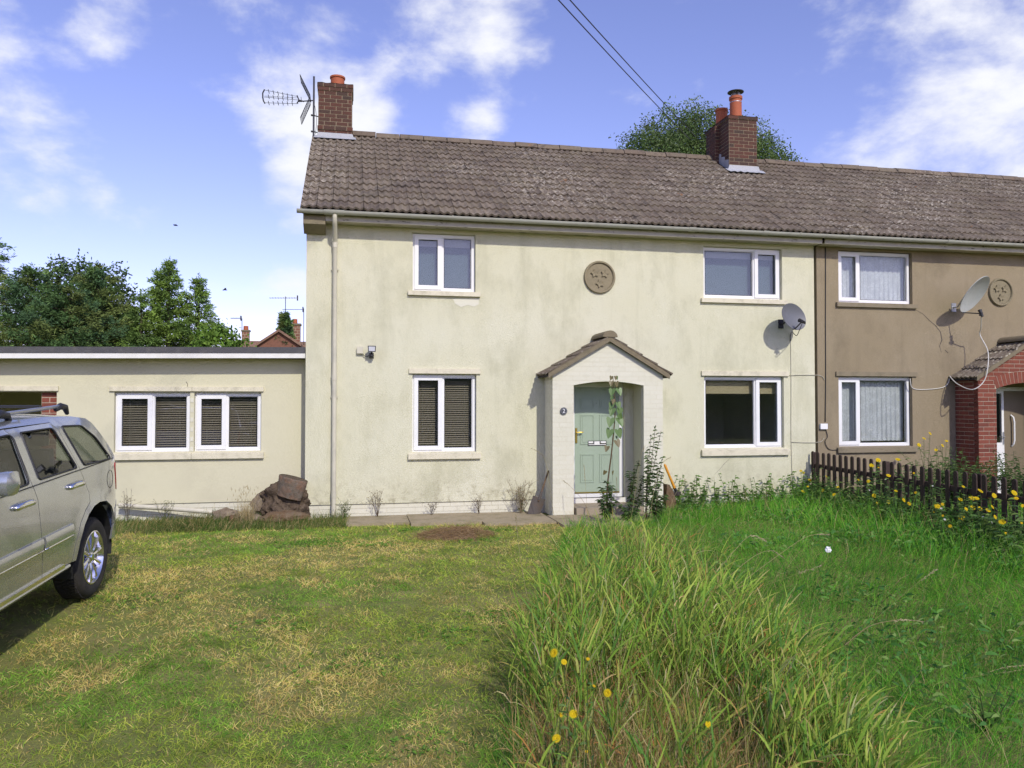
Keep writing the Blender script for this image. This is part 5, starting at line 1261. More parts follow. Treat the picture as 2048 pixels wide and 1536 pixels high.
# inside and underneath
q = MB(); q.box(-1.62, -.18, -3.4, .55, .36, .55); q.box(-1.50, -.30, -2.2, .40, .55, .62); q.build('floor_pan', M['blackpl'], car)
q = MB(); q.box(-1.60, -.16, -3.4, -2.5, .55, .98); q.box(-1.55, -.22, -2.52, -2.35, .98, 1.16); q.build('dashboard', M['blackpl'], car)
for (sx, u, w_) in ((-.52, 1.25, .26), (-1.28, 1.25, .26), (-.90, .25, .62)):
    q = MB(); q.tube([(sx, -(u + .45), .78), (sx, -(u + .05), .80)], [.13, .15], 12)
    q = MB(); q.box(sx - w_, sx + w_, -(u + .5), -u, .62, .86); q.add([(sx - w_, -(u + .02), .86), (sx + w_, -(u + .02), .86), (sx + w_ * .85, -(u - .22), 1.38), (sx - w_ * .85, -(u - .22), 1.38), (sx - w_, -(u - .14), .86), (sx + w_, -(u - .14), .86), (sx + w_ * .85, -(u - .32), 1.38), (sx - w_ * .85, -(u - .32), 1.38)], [(0,1,2,3),(7,6,5,4),(0,4,5,1),(1,5,6,2),(2,6,7,3),(3,7,4,0)])
    for hx in ((sx,) if w_ < .5 else (sx - .35, sx + .35)): q.box(hx - .13, hx + .13, -(u - .24), -(u - .34), 1.41, 1.60)
    q.build('seat', M['seat'], car)
def wheel(u, s, name='wheel'):
    w = empty(name, (s, -u, .365), car); sg = 1 if s > -.9 else -1
    t = MB(); prof = [(.235, -.03), (.245, -.008), (.28, .004), (.325, .004), (.348, -.010), (.362, -.03), (.366, -.07), (.366, -.165), (.362, -.205), (.34, -.23), (.245, -.235), (.235, -.20)]
    t.lathe([(r_, h_ * 1.0) for r_, h_ in prof], (0, 0, 0), (sg, 0, 0), 56); to = t.build('tyre', M['tyre'], w, smooth=40)
    tr = MB()
    for i in range(60):
        a = 2 * math.pi * i / 60
        for (h0, h1, sh_) in ((-.035, -.095, .0), (-.10, -.14, .05), (-.145, -.20, .0)):
            a2 = a + sh_; vs = []
            for rr in (.362, .3725):
                for (aa, hh) in ((a2, h0), (a2 + .075, h0), (a2 + .075 + .02, h1), (a2 + .02, h1)): vs.append((sg * hh, rr * math.cos(aa), rr * math.sin(aa)))
            tr.add(vs, [(0,3,2,1),(4,5,6,7),(0,1,5,4),(1,2,6,5),(2,3,7,6),(3,0,4,7)])
    o = tr.build('tread', M['tyre'], to); 
    r = MB(); r.lathe([(.232, -.19), (.215, -.12), (.222, -.03), (.243, -.012), (.247, -.004), (.236, .0), (.228, -.012), (.214, -.04), (.205, -.13), (.05, -.135)], (0, 0, 0), (sg, 0, 0), 48)
    for i in range(10):
        a = 2 * math.pi * (i + .25) / 10; da = .085 + (.02 if i % 2 else -.01)
        P = []
        for (rr, h, hw_) in ((.035, -.028, .016), (.09, -.020, .019), (.16, -.012, .024), (.228, -.014, .030)):
            c, d = math.cos(a), math.sin(a)
            for (q_, hh) in ((-hw_, h - .03), (-hw_ * .75, h - .004), (0, h + .004), (hw_ * .75, h - .004), (hw_, h - .03)): P.append((sg * hh, rr * c - q_ * d, rr * d + q_ * c))
        r.add(P, [(j*5+i2, j*5+i2+1, (j+1)*5+i2+1, (j+1)*5+i2) for j in range(3) for i2 in range(4)])
    r.lathe([(.001, -.008), (.030, -.009), (.036, -.016), (.052, -.022), (.056, -.05)], (0, 0, 0), (sg, 0, 0), 24)
    for i in range(5): a = 2 * math.pi * i / 5; r.tube([(sg * -.03, .058 * math.cos(a), .058 * math.sin(a)), (sg * -.012, .058 * math.cos(a), .058 * math.sin(a))], .009, 6)
    r.build('rim', M['alloy'], w, smooth=35)
    d = MB(); d.lathe([(.001, -.10), (.155, -.10), (.16, -.125)], (0, 0, 0), (sg, 0, 0), 32); d.build('brake_disc', M['mast'], w, smooth=35)
    return w
for u in (0.0, 2.78):
    for s in (0.0, -1.80): wheel(u, s)
    for s0 in (0.0, -1.80):
        sg = 1 if s0 == 0 else -1
        q = MB(); n = 18; vs = []
        for i in range(n + 1):
            a = -.25 + (math.pi + .5) * i / n
            for h in (.005, -.33): vs.append((s0 + sg * h, -(u + .03 + .46 * math.cos(a)), .41 + .47 * math.sin(a)))
        q.add(vs, [(2*i, 2*i+1, 2*i+3, 2*i+2) for i in range(n)]); q.add([vs[2*i+1] for i in range(n + 1)], [tuple(range(n + 1))]); q.build('wheel_arch_liner', M['blackpl'], car, fix=False)
MB().tube([(-.25, .0, .34), (-1.55, .0, .34)], .05, 8).build('axle', M['blackpl'], car)
for s in (-.20, -1.6):
    q = MB(); q.box(s - .12, s + .12, -3.735, -3.60, .72, .88); q.build('headlamp', M['clearlamp'], car)
# ------------------------------------------------------------------ vegetation
def vnoise(x, y, seed=0):
    xi = np.floor(x).astype(np.int64); yi = np.floor(y).astype(np.int64); fx = x - xi; fy = y - yi
    def h(a, b):
        n = (a * 374761393 + b * 668265263 + seed * 974711) & 0xffffffff; n = ((n ^ (n >> 13)) * 1274126177) & 0xffffffff; return ((n ^ (n >> 16)) & 0xffff) / 65535.0
    sx = fx * fx * (3 - 2 * fx); sy = fy * fy * (3 - 2 * fy)
    return (h(xi, yi) * (1 - sx) + h(xi + 1, yi) * sx) * (1 - sy) + (h(xi, yi + 1) * (1 - sx) + h(xi + 1, yi + 1) * sx) * sy
def fbm(x, y, seed=0, o=4):
    s = 0; a = .5; t = 0
    for k in range(o): s = s + a * vnoise(x * 2 ** k + 13.7 * k, y * 2 ** k - 7.1 * k, seed + k); t += a; a *= .5
    return s / t
gz_np = lambda y: -0.042 * np.clip(-4.2 - y, 0, 4.4)
def np_mesh(name, V, T, C, mat, parent=None, loc=None, smooth=False):
    me = bpy.data.meshes.new(name); nv, nt = len(V), len(T)
    me.vertices.add(nv); me.vertices.foreach_set('co', np.ascontiguousarray(V, np.float32).ravel())
    me.loops.add(nt * 3); me.loops.foreach_set('vertex_index', np.ascontiguousarray(T, np.int32).ravel())
    me.polygons.add(nt); me.polygons.foreach_set('loop_start', np.arange(0, nt * 3, 3, dtype=np.int32)); me.polygons.foreach_set('loop_total', np.full(nt, 3, np.int32))
    if C is not None:
        at = me.color_attributes.new('Col', 'FLOAT_COLOR', 'POINT'); c4 = np.ones((nv, 4), np.float32); c4[:, :3] = C; at.data.foreach_set('color', c4.ravel())
    me.materials.append(mat); me.update(); me.validate()
    return link(name, me, parent, loc)
def unit(v): return v / np.maximum(np.linalg.norm(v, axis=1, keepdims=True), 1e-9)
def blades(p, d, L, Wd, droop, col, segs=2, prof='grass', tipcol=None, side=None):
    """curved leaf strips: from p along d, sagging by droop; returns arrays."""
    n = len(p); d = unit(d)
    if side is None:
        rv = NR.normal(size=(n, 3)); side = unit(np.cross(d, rv))
    V = []; Cc = []
    for k in range(segs):
        t = k / segs
        c = p + d * (L * t)[:, None]; c[:, 2] -= droop * L * t * t
        if prof == 'grass': w = Wd * (1 - t) ** .7 * (0.75 + .5 * min(t * 3, .5))
        else: w = Wd * (np.sin(math.pi * min(max(t, .08), .97) ** .75))
        V += [c - side * (w / 2)[:, None], c + side * (w / 2)[:, None]]
        cc = col if tipcol is None else col * (1 - t) + tipcol * t
        Cc += [cc, cc]
    c = p + d * L[:, None]; c[:, 2] -= droop * L; V.append(c); Cc.append(col if tipcol is None else tipcol)
    m = 2 * segs + 1
    V = np.stack(V, 1).reshape(-1, 3); Cc = np.stack(Cc, 1).reshape(-1, 3)
    tr = []
    for k in range(segs - 1): a = 2 * k; tr += [(a, a + 1, a + 3), (a, a + 3, a + 2)]
    a = 2 * (segs - 1); tr.append((a, a + 1, a + 2)); tr = np.array(tr)
    T = (np.arange(n)[:, None, None] * m + tr[None]).reshape(-1, 3)
    return V, T, Cc
def merge(parts):
    V = []; T = []; C = []; b = 0
    for v, t, c in parts: V.append(v); T.append(t + b); C.append(c); b += len(v)
    return np.concatenate(V), np.concatenate(T), np.concatenate(C)
def mat_leaf(name, trans=.3, rough=.55, spec=.3):
    m = Mat(name, (.1, .2, .05), rough, spec=spec); m.attr(); two_sided_leaf(m, trans); return m.m
M['grass'] = mat_leaf('grass_blade', .38, .65, .15); M['leaf'] = mat_leaf('leaf', .32, .65, .12); M['needle'] = mat_leaf('conifer_leaf', .15, .65, .2)
A3 = lambda *c: np.array(c)
def pick(cols, idx): return np.array(cols)[idx]
def dirs(n, lean_lo, lean_hi, az=None, spread=math.pi):
    a = NR.uniform(-math.pi, math.pi, n) if az is None else az + NR.uniform(-spread, spread, n); l = NR.uniform(lean_lo, lean_hi, n)
    return np.stack([np.cos(a) * l, np.sin(a) * l, np.ones(n)], 1)
YK = np.array([-14, -8.7, -7.2, -5.5, -1.85, -1.2, 1.]); XK = np.array([.1, .72, 1.15, 1.75, 3.05, 3.3, 3.3])
edge_x = lambda y: np.interp(y, YK, XK)
PATHS = [(-.08, .86, -.72), (.86, 1.93, -.86), (1.93, 3.02, -1.05), (3.02, 4.10, -1.40), (4.10, 5.25, -1.05)]
def on_path(x, y):
    r = np.zeros(len(x), bool)
    for a, b, f in PATHS: r |= (x > a) & (x < b) & (y > f + .10 * (vnoise(x * 5, y * 5, 3) - .7))
    return r

# mown lawn
n = 520000; x = NR.uniform(-6.5, 4.3, n); y = NR.uniform(-9.9, -.80, n)
dist = np.hypot(x - CAM[0], y - CAM[1])
keep = (NR.random(n) < np.clip((4.6 / dist) ** 1.25, 0, 1)) & (x < edge_x(y) + .25 * NR.random(n)) & ~on_path(x, y) & (y < -.86 + .1 * vnoise(x * 3, y * 0, 5) + np.where(x > -.8, .3, 0)) 
keep &= ~((np.abs(x + 3.3) < .9) & (y < -4.2) & (NR.random(n) < .75))
bare = fbm(x * 1.1, y * 1.1, 41); keep &= NR.random(n) < np.clip((bare - .20) * 6.5, .35, 1)
x, y, dist = x[keep], y[keep], dist[keep]; n = len(x)
pat = fbm(x * .75, y * .75, 1); pat2 = fbm(x * 2.3, y * 2.3, 9, 3); dk = fbm(x * .6 + 4, y * .6, 21)
p_tan = np.clip((pat - .50) * 2.8 + (pat2 - .5) * 2.6 + .29 + .08 * np.clip((y + 4) / 3, -1, 1), .07, .80)
tan = NR.random(n) < p_tan
gcol = pick([(.33, .41, .055), (.27, .38, .050), (.42, .46, .085), (.18, .31, .046)], NR.integers(0, 4, n)); tcol = pick([(.60, .48, .17), (.68, .57, .25), (.50, .37, .13), (.55, .50, .15)], NR.integers(0, 4, n))
col = np.where(tan[:, None], tcol, gcol); lush = (dk > .56) & ~tan; col[lush] = col[lush] * A3(.62, .85, .75)
H = NR.uniform(.024, .060, n) * (1 + .4 * lush) * (.75 + .7 * pat2) * (.45 + 1.15 * vnoise(x * 9, y * 9, 61)); tuf = vnoise(x * 7 + 3, y * 7, 63); col = col * (.82 + .74 * tuf)[:, None]; 
V, T, C = blades(np.stack([x, y, gz_np(y) - .012], 1), dirs(n, .2, 2.2), H, NR.uniform(.0034, .0058, n) * (dist / 5) ** .45, NR.uniform(.0, .5, n), col, 2, tipcol=col * A3(1.12, 1.08, 1.0))
lawn = np_mesh('lawn_grass', V, T, C, M['grass']); tag(lawn, 'short mown lawn grass, green with dry straw patches', 'grass', kind='stuff')

# long lush grass on the right and the strip along the house
def field(n, xr, yr, hlo, hhi, test, cols, wid, bend=.9, seed=0, segs=3, tanp=.03, loddist=5.0, lodp=1.0):
    x = NR.uniform(*xr, n); y = NR.uniform(*yr, n); d = np.hypot(x, y - CAM[1])
    k = test(x, y) & (NR.random(n) < np.clip((loddist / d) ** lodp, 0, 1)); x, y, d = x[k], y[k], d[k]; n = len(x)
    az = fbm(x * .55, y * .55, 31 + seed, 3) * 4 * math.pi + .8; hm = .55 + .9 * fbm(x * .9, y * .9, 51 + seed, 3)
    H = NR.uniform(hlo, hhi, n) * hm; tone = fbm(x * .8, y * .8, 71 + seed, 3)
    col = pick(cols, NR.integers(0, len(cols), n)) * (.65 + .7 * tone)[:, None]
    tn = NR.random(n) < tanp; col[tn] = pick([(.42, .35, .17), (.34, .27, .12), (.50, .42, .22)], NR.integers(0, 3, tn.sum()))
    return blades(np.stack([x, y, gz_np(y) - .012], 1), dirs(n, .1, bend, az, 1.9), H * 1.25 * NR.uniform(.6, 1.3, n), NR.uniform(*wid, n) * (d / 6) ** .35, NR.uniform(.15, .75, n), col, segs, tipcol=col * A3(1.2, 1.12, 1.0))
LUSH = [(.115, .365, .032), (.085, .300, .032), (.160, .425, .036), (.07, .245, .036), (.22, .44, .05)]
px_ok = lambda x, y: (x > edge_x(y) - .12 * NR.random(len(x))) & ~((on_path(x, y)) & (x < 4.6)) & ~((y > -.58) & (x > 3.0) & (x < 5.05)) & ((y < -.06) | (x > 8.3))
long_ = field(190000, (.6, 8.3), (-10.2, -.05), .09, .23, px_ok, LUSH, (.003, .005), 1.1, 0)
fencegrass = field(16000, (6.3, 8.2), (-5.6, -.1), .18, .46, lambda x, y: NR.random(len(x)) < np.clip((x - 6.2) / 1.0, 0, 1), LUSH, (.004, .008), .7, 11, tanp=.10, loddist=9)
tallish = field(5200, (1.5, 8.0), (-9.5, -.6), .22, .42, px_ok, LUSH + [(.22, .33, .09)], (.003, .005), .8, 13, tanp=.25)
wallstrip = field(14000, (4.6, 8.0), (-1.4, -.05), .15, .34, lambda x, y: (x > 5.1) | (y < -.75), LUSH, (.004, .007), .6, 3, tanp=.12)
xb = NR.uniform(2.2, 8.0, 9000); yb = NR.uniform(-9.6, -.7, 9000); kb = px_ok(xb, yb) & (fbm(xb * 1.1, yb * 1.1, 201, 3) > .50); xb, yb = xb[kb], yb[kb]; nb2 = len(xb)
broad = blades(np.stack([xb, yb, gz_np(yb) + NR.uniform(.03, .16, nb2)], 1), dirs(nb2, .5, 2.2), NR.uniform(.05, .13, nb2), NR.uniform(.014, .032, nb2), NR.uniform(.2, .8, nb2), pick([(.10, .27, .05), (.15, .33, .06), (.08, .21, .05), (.24, .36, .10)], NR.integers(0, 4, nb2)), 3, 'leaf')
V, T, C = merge([long_, wallstrip, fencegrass, tallish, broad]); o = np_mesh('long_grass', V, T, C, M['grass']); tag(o, 'long lush green grass filling the garden beside the fence', 'grass', kind='stuff')
st_l = field(22000, (-5.2, -.05), (-.92, .33), .06, .20, lambda x, y: (x < -.72) | (y < -.03), [(.11, .19, .05), (.14, .21, .05), (.09, .16, .04), (.2, .22, .07)], (.004, .006), .7, 5, tanp=.22, loddist=9)
nb_y = field(9000, (8.2, 12.5), (-4.5, -.05), .12, .4, lambda x, y: y < -.6, LUSH, (.006, .01), .7, 7, loddist=9)
moss = field(2600, (-.05, 3.05), (-.16, -.02), .01, .04, lambda x, y: vnoise(x * 3, y, 8) > .4, [(.10, .13, .035), (.16, .13, .05)], (.004, .007), 1.2, 6, tanp=.4, loddist=12)
V, T, C = merge([st_l, moss]); o = np_mesh('rough_grass', V, T, C, M['grass']); tag(o, 'rough unmown grass along the foot of the extension wall', 'grass', kind='stuff')
V, T, C = nb_y; o = np_mesh('neighbour_grass', V, T, C, M['grass']); tag(o, 'long grass growing behind the picket fence', 'grass', kind='stuff')

# tall coarse grass clump in the foreground
CL_PX = [(1100, 1500), (1065, 1450), (1060, 1370), (1120, 1290), (1215, 1225), (1330, 1215), (1440, 1270), (1530, 1350), (1590, 1430), (1540, 1480), (1430, 1430), (1300, 1420), (1200, 1450)]
CL_FR = [(1060, 1700), (1060, 1480), (1200, 1430), (1300, 1400), (1430, 1410), (1560, 1460), (1660, 1540), (1700, 1700)]
CL_RT = [(1560, 1600), (1480, 1500), (1590, 1440), (1680, 1490), (1780, 1620), (1700, 1700)]
clp = [(p.x, p.y) for p in (on_g(*q) for q in CL_PX)]
def sample_poly(poly, n, seedless=True):
    xs = [p[0] for p in poly]; ys = [p[1] for p in poly]; X = NR.uniform(min(xs), max(xs), n * 4); Y = NR.uniform(min(ys), max(ys), n * 4)
    c = np.zeros(len(X), bool)
    for i in range(len(poly)):
        x1, y1 = poly[i]; x2, y2 = poly[(i + 1) % len(poly)]
        c ^= ((y1 > Y) != (y2 > Y)) & (X < (x2 - x1) * (Y - y1) / (y2 - y1 + 1e-12) + x1)
    return X[c][:n], Y[c][:n]
def coarse(poly, nshoot, hlo, hhi, center, nl=6, wid=(.010, .019)):
    x, y = sample_poly(poly, nshoot); n = len(x); H = NR.uniform(hlo, hhi, n) * (.75 + .5 * fbm(x * 1.2, y * 1.2, 91, 3))
    ox, oy = x - center[0], y - center[1]; r = np.hypot(ox, oy) + 1e-6
    lean = np.stack([ox / r * np.clip(r * .30, 0, .45) + .10 + NR.normal(0, .16, n), oy / r * np.clip(r * .2, 0, .3) + NR.normal(0, .16, n), np.ones(n)], 1); lean = unit(lean)
    base = np.stack([x, y, gz_np(y) - .012], 1); parts = []
    G = [(.22, .365, .048), (.17, .315, .044), (.29, .41, .065), (.115, .245, .048), (.36, .42, .09)]; D = [(.56, .40, .17), (.64, .47, .22), (.48, .28, .11), (.60, .52, .28), (.52, .25, .08)]
    scol = np.where(NR.random(n)[:, None] < .55, pick(D, NR.integers(0, 5, n)) * .9, pick(G, NR.integers(0, 5, n)))
    parts.append(blades(base, lean, H, NR.uniform(.0045, .007, n), np.full(n, .03), scol, 3))
    for k in range(nl):
        t = NR.uniform(.10 + .85 * k / nl, .10 + .85 * (k + 1) / nl, n); p = base + lean * (H * t)[:, None]
        a = k * 2.6 + NR.uniform(0, 2 * math.pi, n); out = np.stack([np.cos(a), np.sin(a), np.zeros(n)], 1)
        d = lean * NR.uniform(.8, 1.5, n)[:, None] + out * NR.uniform(.25, .75, n)[:, None]
        dead = NR.random(n) < np.clip(.95 - t * 1.30, .06, .92); c = np.where(dead[:, None], pick(D, NR.integers(0, 5, n)), pick(G, NR.integers(0, 5, n)) * (.8 + .45 * t)[:, None])
        tipc = np.where((NR.random(n) < .18)[:, None], pick(D, NR.integers(0, 5, n)), c * A3(1.1, 1.08, 1))
        L = NR.uniform(.20, .42, n) * (1.1 - .25 * t); parts.append(blades(p, d, L, NR.uniform(*wid, n) * np.where(dead, .7, 1), NR.uniform(.05, .55, n) + .35 * dead, c, 4, 'leaf' if False else 'grass', tipcol=tipc))
    return parts
cen = on_g(1330, 1450); parts = coarse(clp, 950, .34, .66, (cen.x, cen.y))
clf = [(p.x, p.y) for p in (on_g(*q) for q in CL_FR)]; clr = [(p.x, p.y) for p in (on_g(*q) for q in CL_RT)]
wide = [(p.x, p.y) for p in (on_g(*q) for q in [(1040, 1700), (1015, 1480), (1040, 1300), (1130, 1180), (1300, 1130), (1480, 1210), (1640, 1390), (1780, 1560), (1800, 1700)])]; parts += coarse(wide, 260, .2, .5, (cen.x, cen.y), 5, (.008, .016))
parts += coarse(clf, 150, .18, .42, (cen.x, cen.y), 5); parts += coarse(clr, 260, .25, .42, (cen.x, cen.y - .4), 6, (.012, .02))
x1, y1 = sample_poly(clp, 5200); x2, y2 = sample_poly(clf, 9000); x = np.concatenate([x1, x2]); y = np.concatenate([y1, y2]); n = len(x)
strawc = pick([(.58, .43, .20), (.48, .32, .13), (.64, .52, .28), (.40, .25, .10)], NR.integers(0, 4, n))
parts.append(blades(np.stack([x, y, gz_np(y) - .012], 1), dirs(n, .1, 1.3), NR.uniform(.12, .40, n), NR.uniform(.003, .006, n), NR.uniform(.0, .6, n), strawc, 3))
x, y = sample_poly(wide, 3600); n = len(x); H = NR.uniform(.3, .78, n); parts.append(blades(np.stack([x, y, gz_np(y) - .012], 1), dirs(n, .05, .75), H, NR.uniform(.003, .0055, n), NR.uniform(.02, .35, n), pick([(.24, .37, .06), (.34, .40, .09), (.58, .46, .22), (.52, .34, .13), (.18, .31, .05)], NR.integers(0, 5, n)), 4))
V, T, C = merge(parts); o = np_mesh('tall_grass_clump', V, T, C, M['grass']); tag(o, 'tall coarse grass clump, green above and straw brown below', 'grass', kind='stuff')
c2 = [(p.x, p.y) for p in (on_g(*q) for q in [(1130, 1200), (1110, 1110), (1160, 1075), (1290, 1068), (1420, 1110), (1500, 1170), (1380, 1190)])]
cc = on_g(1260, 1120); V, T, C = merge(coarse(c2, 230, .12, .28, (cc.x, cc.y), 5, (.009, .014))); o = np_mesh('taller_grass_tuft', V, T, C, M['grass']); tag(o, 'looser tall grass between the foreground clump and the porch', 'grass', kind='stuff')

# ---- single plants
def tube_np(pts, r, n=5):
    mb = MB().tube(pts, r, n, cap=False); T_ = []
    for f in mb.f: T_ += [(f[0], f[1], f[2])] + ([(f[0], f[2], f[3])] if len(f) == 4 else [])
    return np.array(mb.v), np.array(T_)
def flower_mesh(name, r, c1, c2, npet=26, cup=.25):
    P = []; 
    for ring, (rr, up) in enumerate(((1.0, .05), (.72, .3), (.42, .6))):
        k = int(npet * (1 - ring * .25)); a = np.linspace(0, 2 * math.pi, k, endpoint=False) + ring * .3
        d = np.stack([np.cos(a), np.sin(a), np.full(k, up + cup)], 1); P.append(blades(np.zeros((k, 3)), d, np.full(k, r * rr), np.full(k, r * .26), np.full(k, .25), np.tile(A3(*c1), (k, 1)), 2, 'leaf', tipcol=np.tile(A3(*c2), (k, 1)), side=np.stack([-np.sin(a), np.cos(a), np.zeros(k)], 1)))
    k = 12; a = np.linspace(0, 2 * math.pi, k, endpoint=False); d = np.stack([np.cos(a) * .5, np.sin(a) * .5, np.full(k, -.2)], 1)
    P.append(blades(np.tile(A3(0, 0, .0), (k, 1)), d, np.full(k, r * .5), np.full(k, r * .3), np.full(k, -.8), np.tile(A3(.07, .13, .04), (k, 1)), 2, 'leaf'))
    V, T, C = merge(P); o = np_mesh(name, V, T, C, M['leaf']); me = o.data; bpy.data.objects.remove(o); return me
FL = flower_mesh('flower', .036, (.72, .48, .01), (.80, .62, .02)); FLS = flower_mesh('flower', .022, (.70, .42, .01), (.78, .56, .02)); SEED = flower_mesh('seed_head', .020, (.62, .60, .55), (.72, .70, .66), 30, .9)
def put_flower(me, p, parent, tilt=.5, s=1.0):
    o = link('flower' if me is not SEED else 'seed_head', me, parent, p); o.rotation_euler = (RNG.uniform(.45, 1.15), RNG.uniform(-tilt, tilt * .4), RNG.uniform(-.5, .5)); o.scale = (s,) * 3; return o
def stem_curve(a, b, bow, n=7):
    a, b = Vector(a), Vector(b); w = Vector((RNG.uniform(-1, 1), RNG.uniform(-1, 1), 0)) * bow
    return [a.lerp(b, t) + w * math.sin(math.pi * t) * (1 - .3 * t) for t in [k / n for k in range(n + 1)]]
def leafy(pts, step, L, wid, cols, droop=.5, pair=True, start=.1, up=.5, prof='leaf', segs=4, taper=.6):
    P = []; D = []; LL = []; cl = []; tot = len(pts) - 1; k = 0; t = start
    while t < .995:
        i = min(int(t * tot), tot - 1); q = Vector(pts[i]).lerp(Vector(pts[i + 1]), t * tot - i); a = RNG.uniform(0, 6.283)
        for s in ((0, math.pi) if pair else (0,)):
            P.append(q); D.append((math.cos(a + s), math.sin(a + s), up + RNG.uniform(-.25, .25))); LL.append(L * (1 - taper * t) * RNG.uniform(.75, 1.15)); cl.append(RNG.choice(cols))
        k += 1; t += step * RNG.uniform(.8, 1.2)
    n = len(P); LL = np.array(LL); cl = np.array(cl) * NR.uniform(.8, 1.2, (n, 1))
    return blades(np.array(P), np.array(D), LL, LL * wid, np.full(n, droop), cl, segs, prof, side=unit(unit(np.cross(unit(np.array(D)), np.tile(A3(0, 0, 1.), (n, 1)))) + 1.1 * unit(np.cross(unit(np.array(D)), NR.normal(size=(n, 3))))))
def weed(name, base, tips, label, cat, group, flw, leafcols, L=.12, wid=.25, stemcol=(.10, .15, .05), bow=.05, step=.09, droop=.5, fl_mesh=None, fs=1.0, up=.5, pair=False, sr=.005, leafstart=.04, segs=4, taper=.75):
    b = Vector(base); t = empty(name, b); tag(t, label, cat, group)
    P = []; F_ = []
    for tp in tips:
        pts = stem_curve(Vector((RNG.uniform(-.03, .03), RNG.uniform(-.03, .03), -.02)), Vector(tp) - b, bow); v, tr = tube_np(pts, [sr * (1 - .5 * k / 7) for k in range(8)]); P.append((v, tr, np.tile(A3(*stemcol), (len(v), 1))))
        F_.append(leafy(pts, step, L, wid, leafcols, droop, pair, leafstart, up, segs=segs, taper=taper))
    V, T, C = merge(P); np_mesh('stem', V, T, C, M['leaf'], t); V, T, C = merge(F_); np_mesh('foliage', V, T, C, M['leaf'], t)
    for tp, f in zip(tips, flw):
        if f is not None: put_flower(f, Vector(tp) - b, t, .8, fs * RNG.uniform(.65, 1.15))
    return t
GW = [(.11, .205, .06), (.09, .17, .06), (.14, .225, .065), (.165, .255, .065)]
fz = [(380,455),(400,470),(447,523),(432,572),(395,608),(572,498),(545,600),(628,632),(657,578),(690,690),(597,710),(633,735),(748,793),(590,760),(438,790),(808,522),(885,533),(910,415),(960,430),(958,375),(1105,370),(1035,490),(928,640),(1033,688),(950,697),(1090,605),(1148,672),(1190,700),(1238,618),(1225,472),(1400,720),(1438,705),(1440,790),(1373,760),(1520,850),(1495,868),(1477,995),(1583,808),(1572,668),(1595,573),(1657,660),(1692,660),(1665,730),(1615,740),(1720,738),(1780,750),(1812,725),(1825,640),(1722,605),(1885,838),(1915,922),(1975,620),(1990,660),(1832,800),(822,957),(930,900),(2040,718),(2030,845),(1640,957)]
wz = [(645,565),(880,560),(890,600),(865,635),(525,700),(610,725),(515,795),(400,785),(820,805),(870,795),(1015,520),(1365,570),(1455,820),(1800,840),(1665,915),(1740,800),(1430,740),(1890,1120),(1860,1105)]
allf = [(1500 + a / 3.737, 820 + b / 3.737, 1) for a, b in fz] + [(1500 + a / 3.737, 820 + b / 3.737, 0) for a, b in wz]
allf.sort(); groups = []
while allf:
    s = allf.pop(0); near = sorted(allf, key=lambda q: abs(q[0] - s[0]) + .5 * abs(q[1] - s[1]))[:RNG.randint(1, 3)]
    near = [q for q in near if abs(q[0] - s[0]) < 26]
    for q in near: allf.remove(q)
    groups.append([s] + near)
for gi, gp_ in enumerate(groups):
    X = RNG.uniform(7.35, 7.88); tips = [on_x(px, py, X + RNG.uniform(-.1, .1)) for px, py, _ in gp_]
    tips = [tp if tp.z > .12 else Vector((tp.x, tp.y, .12)) for tp in tips]
    by = sum(tp.y for tp in tips) / len(tips)
    weed('flowering_weed', (X + RNG.uniform(-.08, .08), by, gz(0, by)), tips, 'leggy weed with yellow or fluffy white heads growing against the picket fence', 'weed', 'flowering weeds along the picket fence', [RNG.choice((FL, FL, FLS)) if f else SEED for _, _, f in gp_], GW, L=.20, wid=.22, bow=.06, fs=1.15, step=.05, leafstart=.02, taper=.6)
for (pts, X, lab) in (([(1848, 877), (1860, 867), (1838, 890)], 9.2, 'tall yellow weed in front of the tan wall beside the brick porch'), ([(1885, 891), (1893, 882), (1872, 900)], 9.0, 'tall yellow weed growing at the corner of the red brick porch')):
    tips = [on_y(px, py, -.7) for px, py in pts]; weed('flowering_weed', (tips[0].x, -.7, 0), tips, lab, 'weed', 'flowering weeds along the picket fence', [FL] * 3, GW, L=.16, wid=.16, bow=.05, step=.04, fs=1.1)
# bushy leafage behind the fence
for (px, py, Y, h, s, lab) in ((1905, 950, -.9, 1.0, .42, 'feathery green bush in front of the red brick porch'), (1945, 940, -1.3, .85, .35, 'dark leafy bush between the picket fence and the brick porch'), (2035, 930, -1.4, .95, .35, 'green bush beside the white half-glazed door'), (1760, 960, -.8, .62, .4, 'leggy green bush below the tan house window'), (1850, 960, -.9, .75, .3, 'upright green bush beside the window sill')):
    q = on_y(px, py, Y); tips = [Vector((q.x + RNG.gauss(0, s), Y + RNG.gauss(0, .25), h * RNG.uniform(.55, 1.1))) for _ in range(34)]
    weed('garden_bush', (q.x, Y, 0), tips, lab, 'bush', 'bushes behind the picket fence', [None] * 34, [(.10, .18, .05), (.13, .21, .06), (.085, .15, .05)], L=.15, wid=.24, bow=.08, step=.026, leafstart=.2, taper=.45)
for i in range(26):
    yb = -.25 - i * .185 + RNG.uniform(-.06, .06); X = RNG.uniform(7.45, 7.92) if i % 3 else RNG.uniform(8.1, 8.5); hgt = RNG.uniform(.4, .85)
    tips = [Vector((X + RNG.gauss(0, .10), yb + RNG.gauss(0, .12), hgt * RNG.uniform(.6, 1.0))) for _ in range(5)]
    weed('leafy_weed', (X, yb, 0), tips, 'leafy green weed without flowers pushing up among the fence pickets', 'weed', 'leafy weeds along the picket fence', [None] * 5, GW, L=.16, wid=.2, bow=.06, step=.05, leafstart=.1, taper=.55)
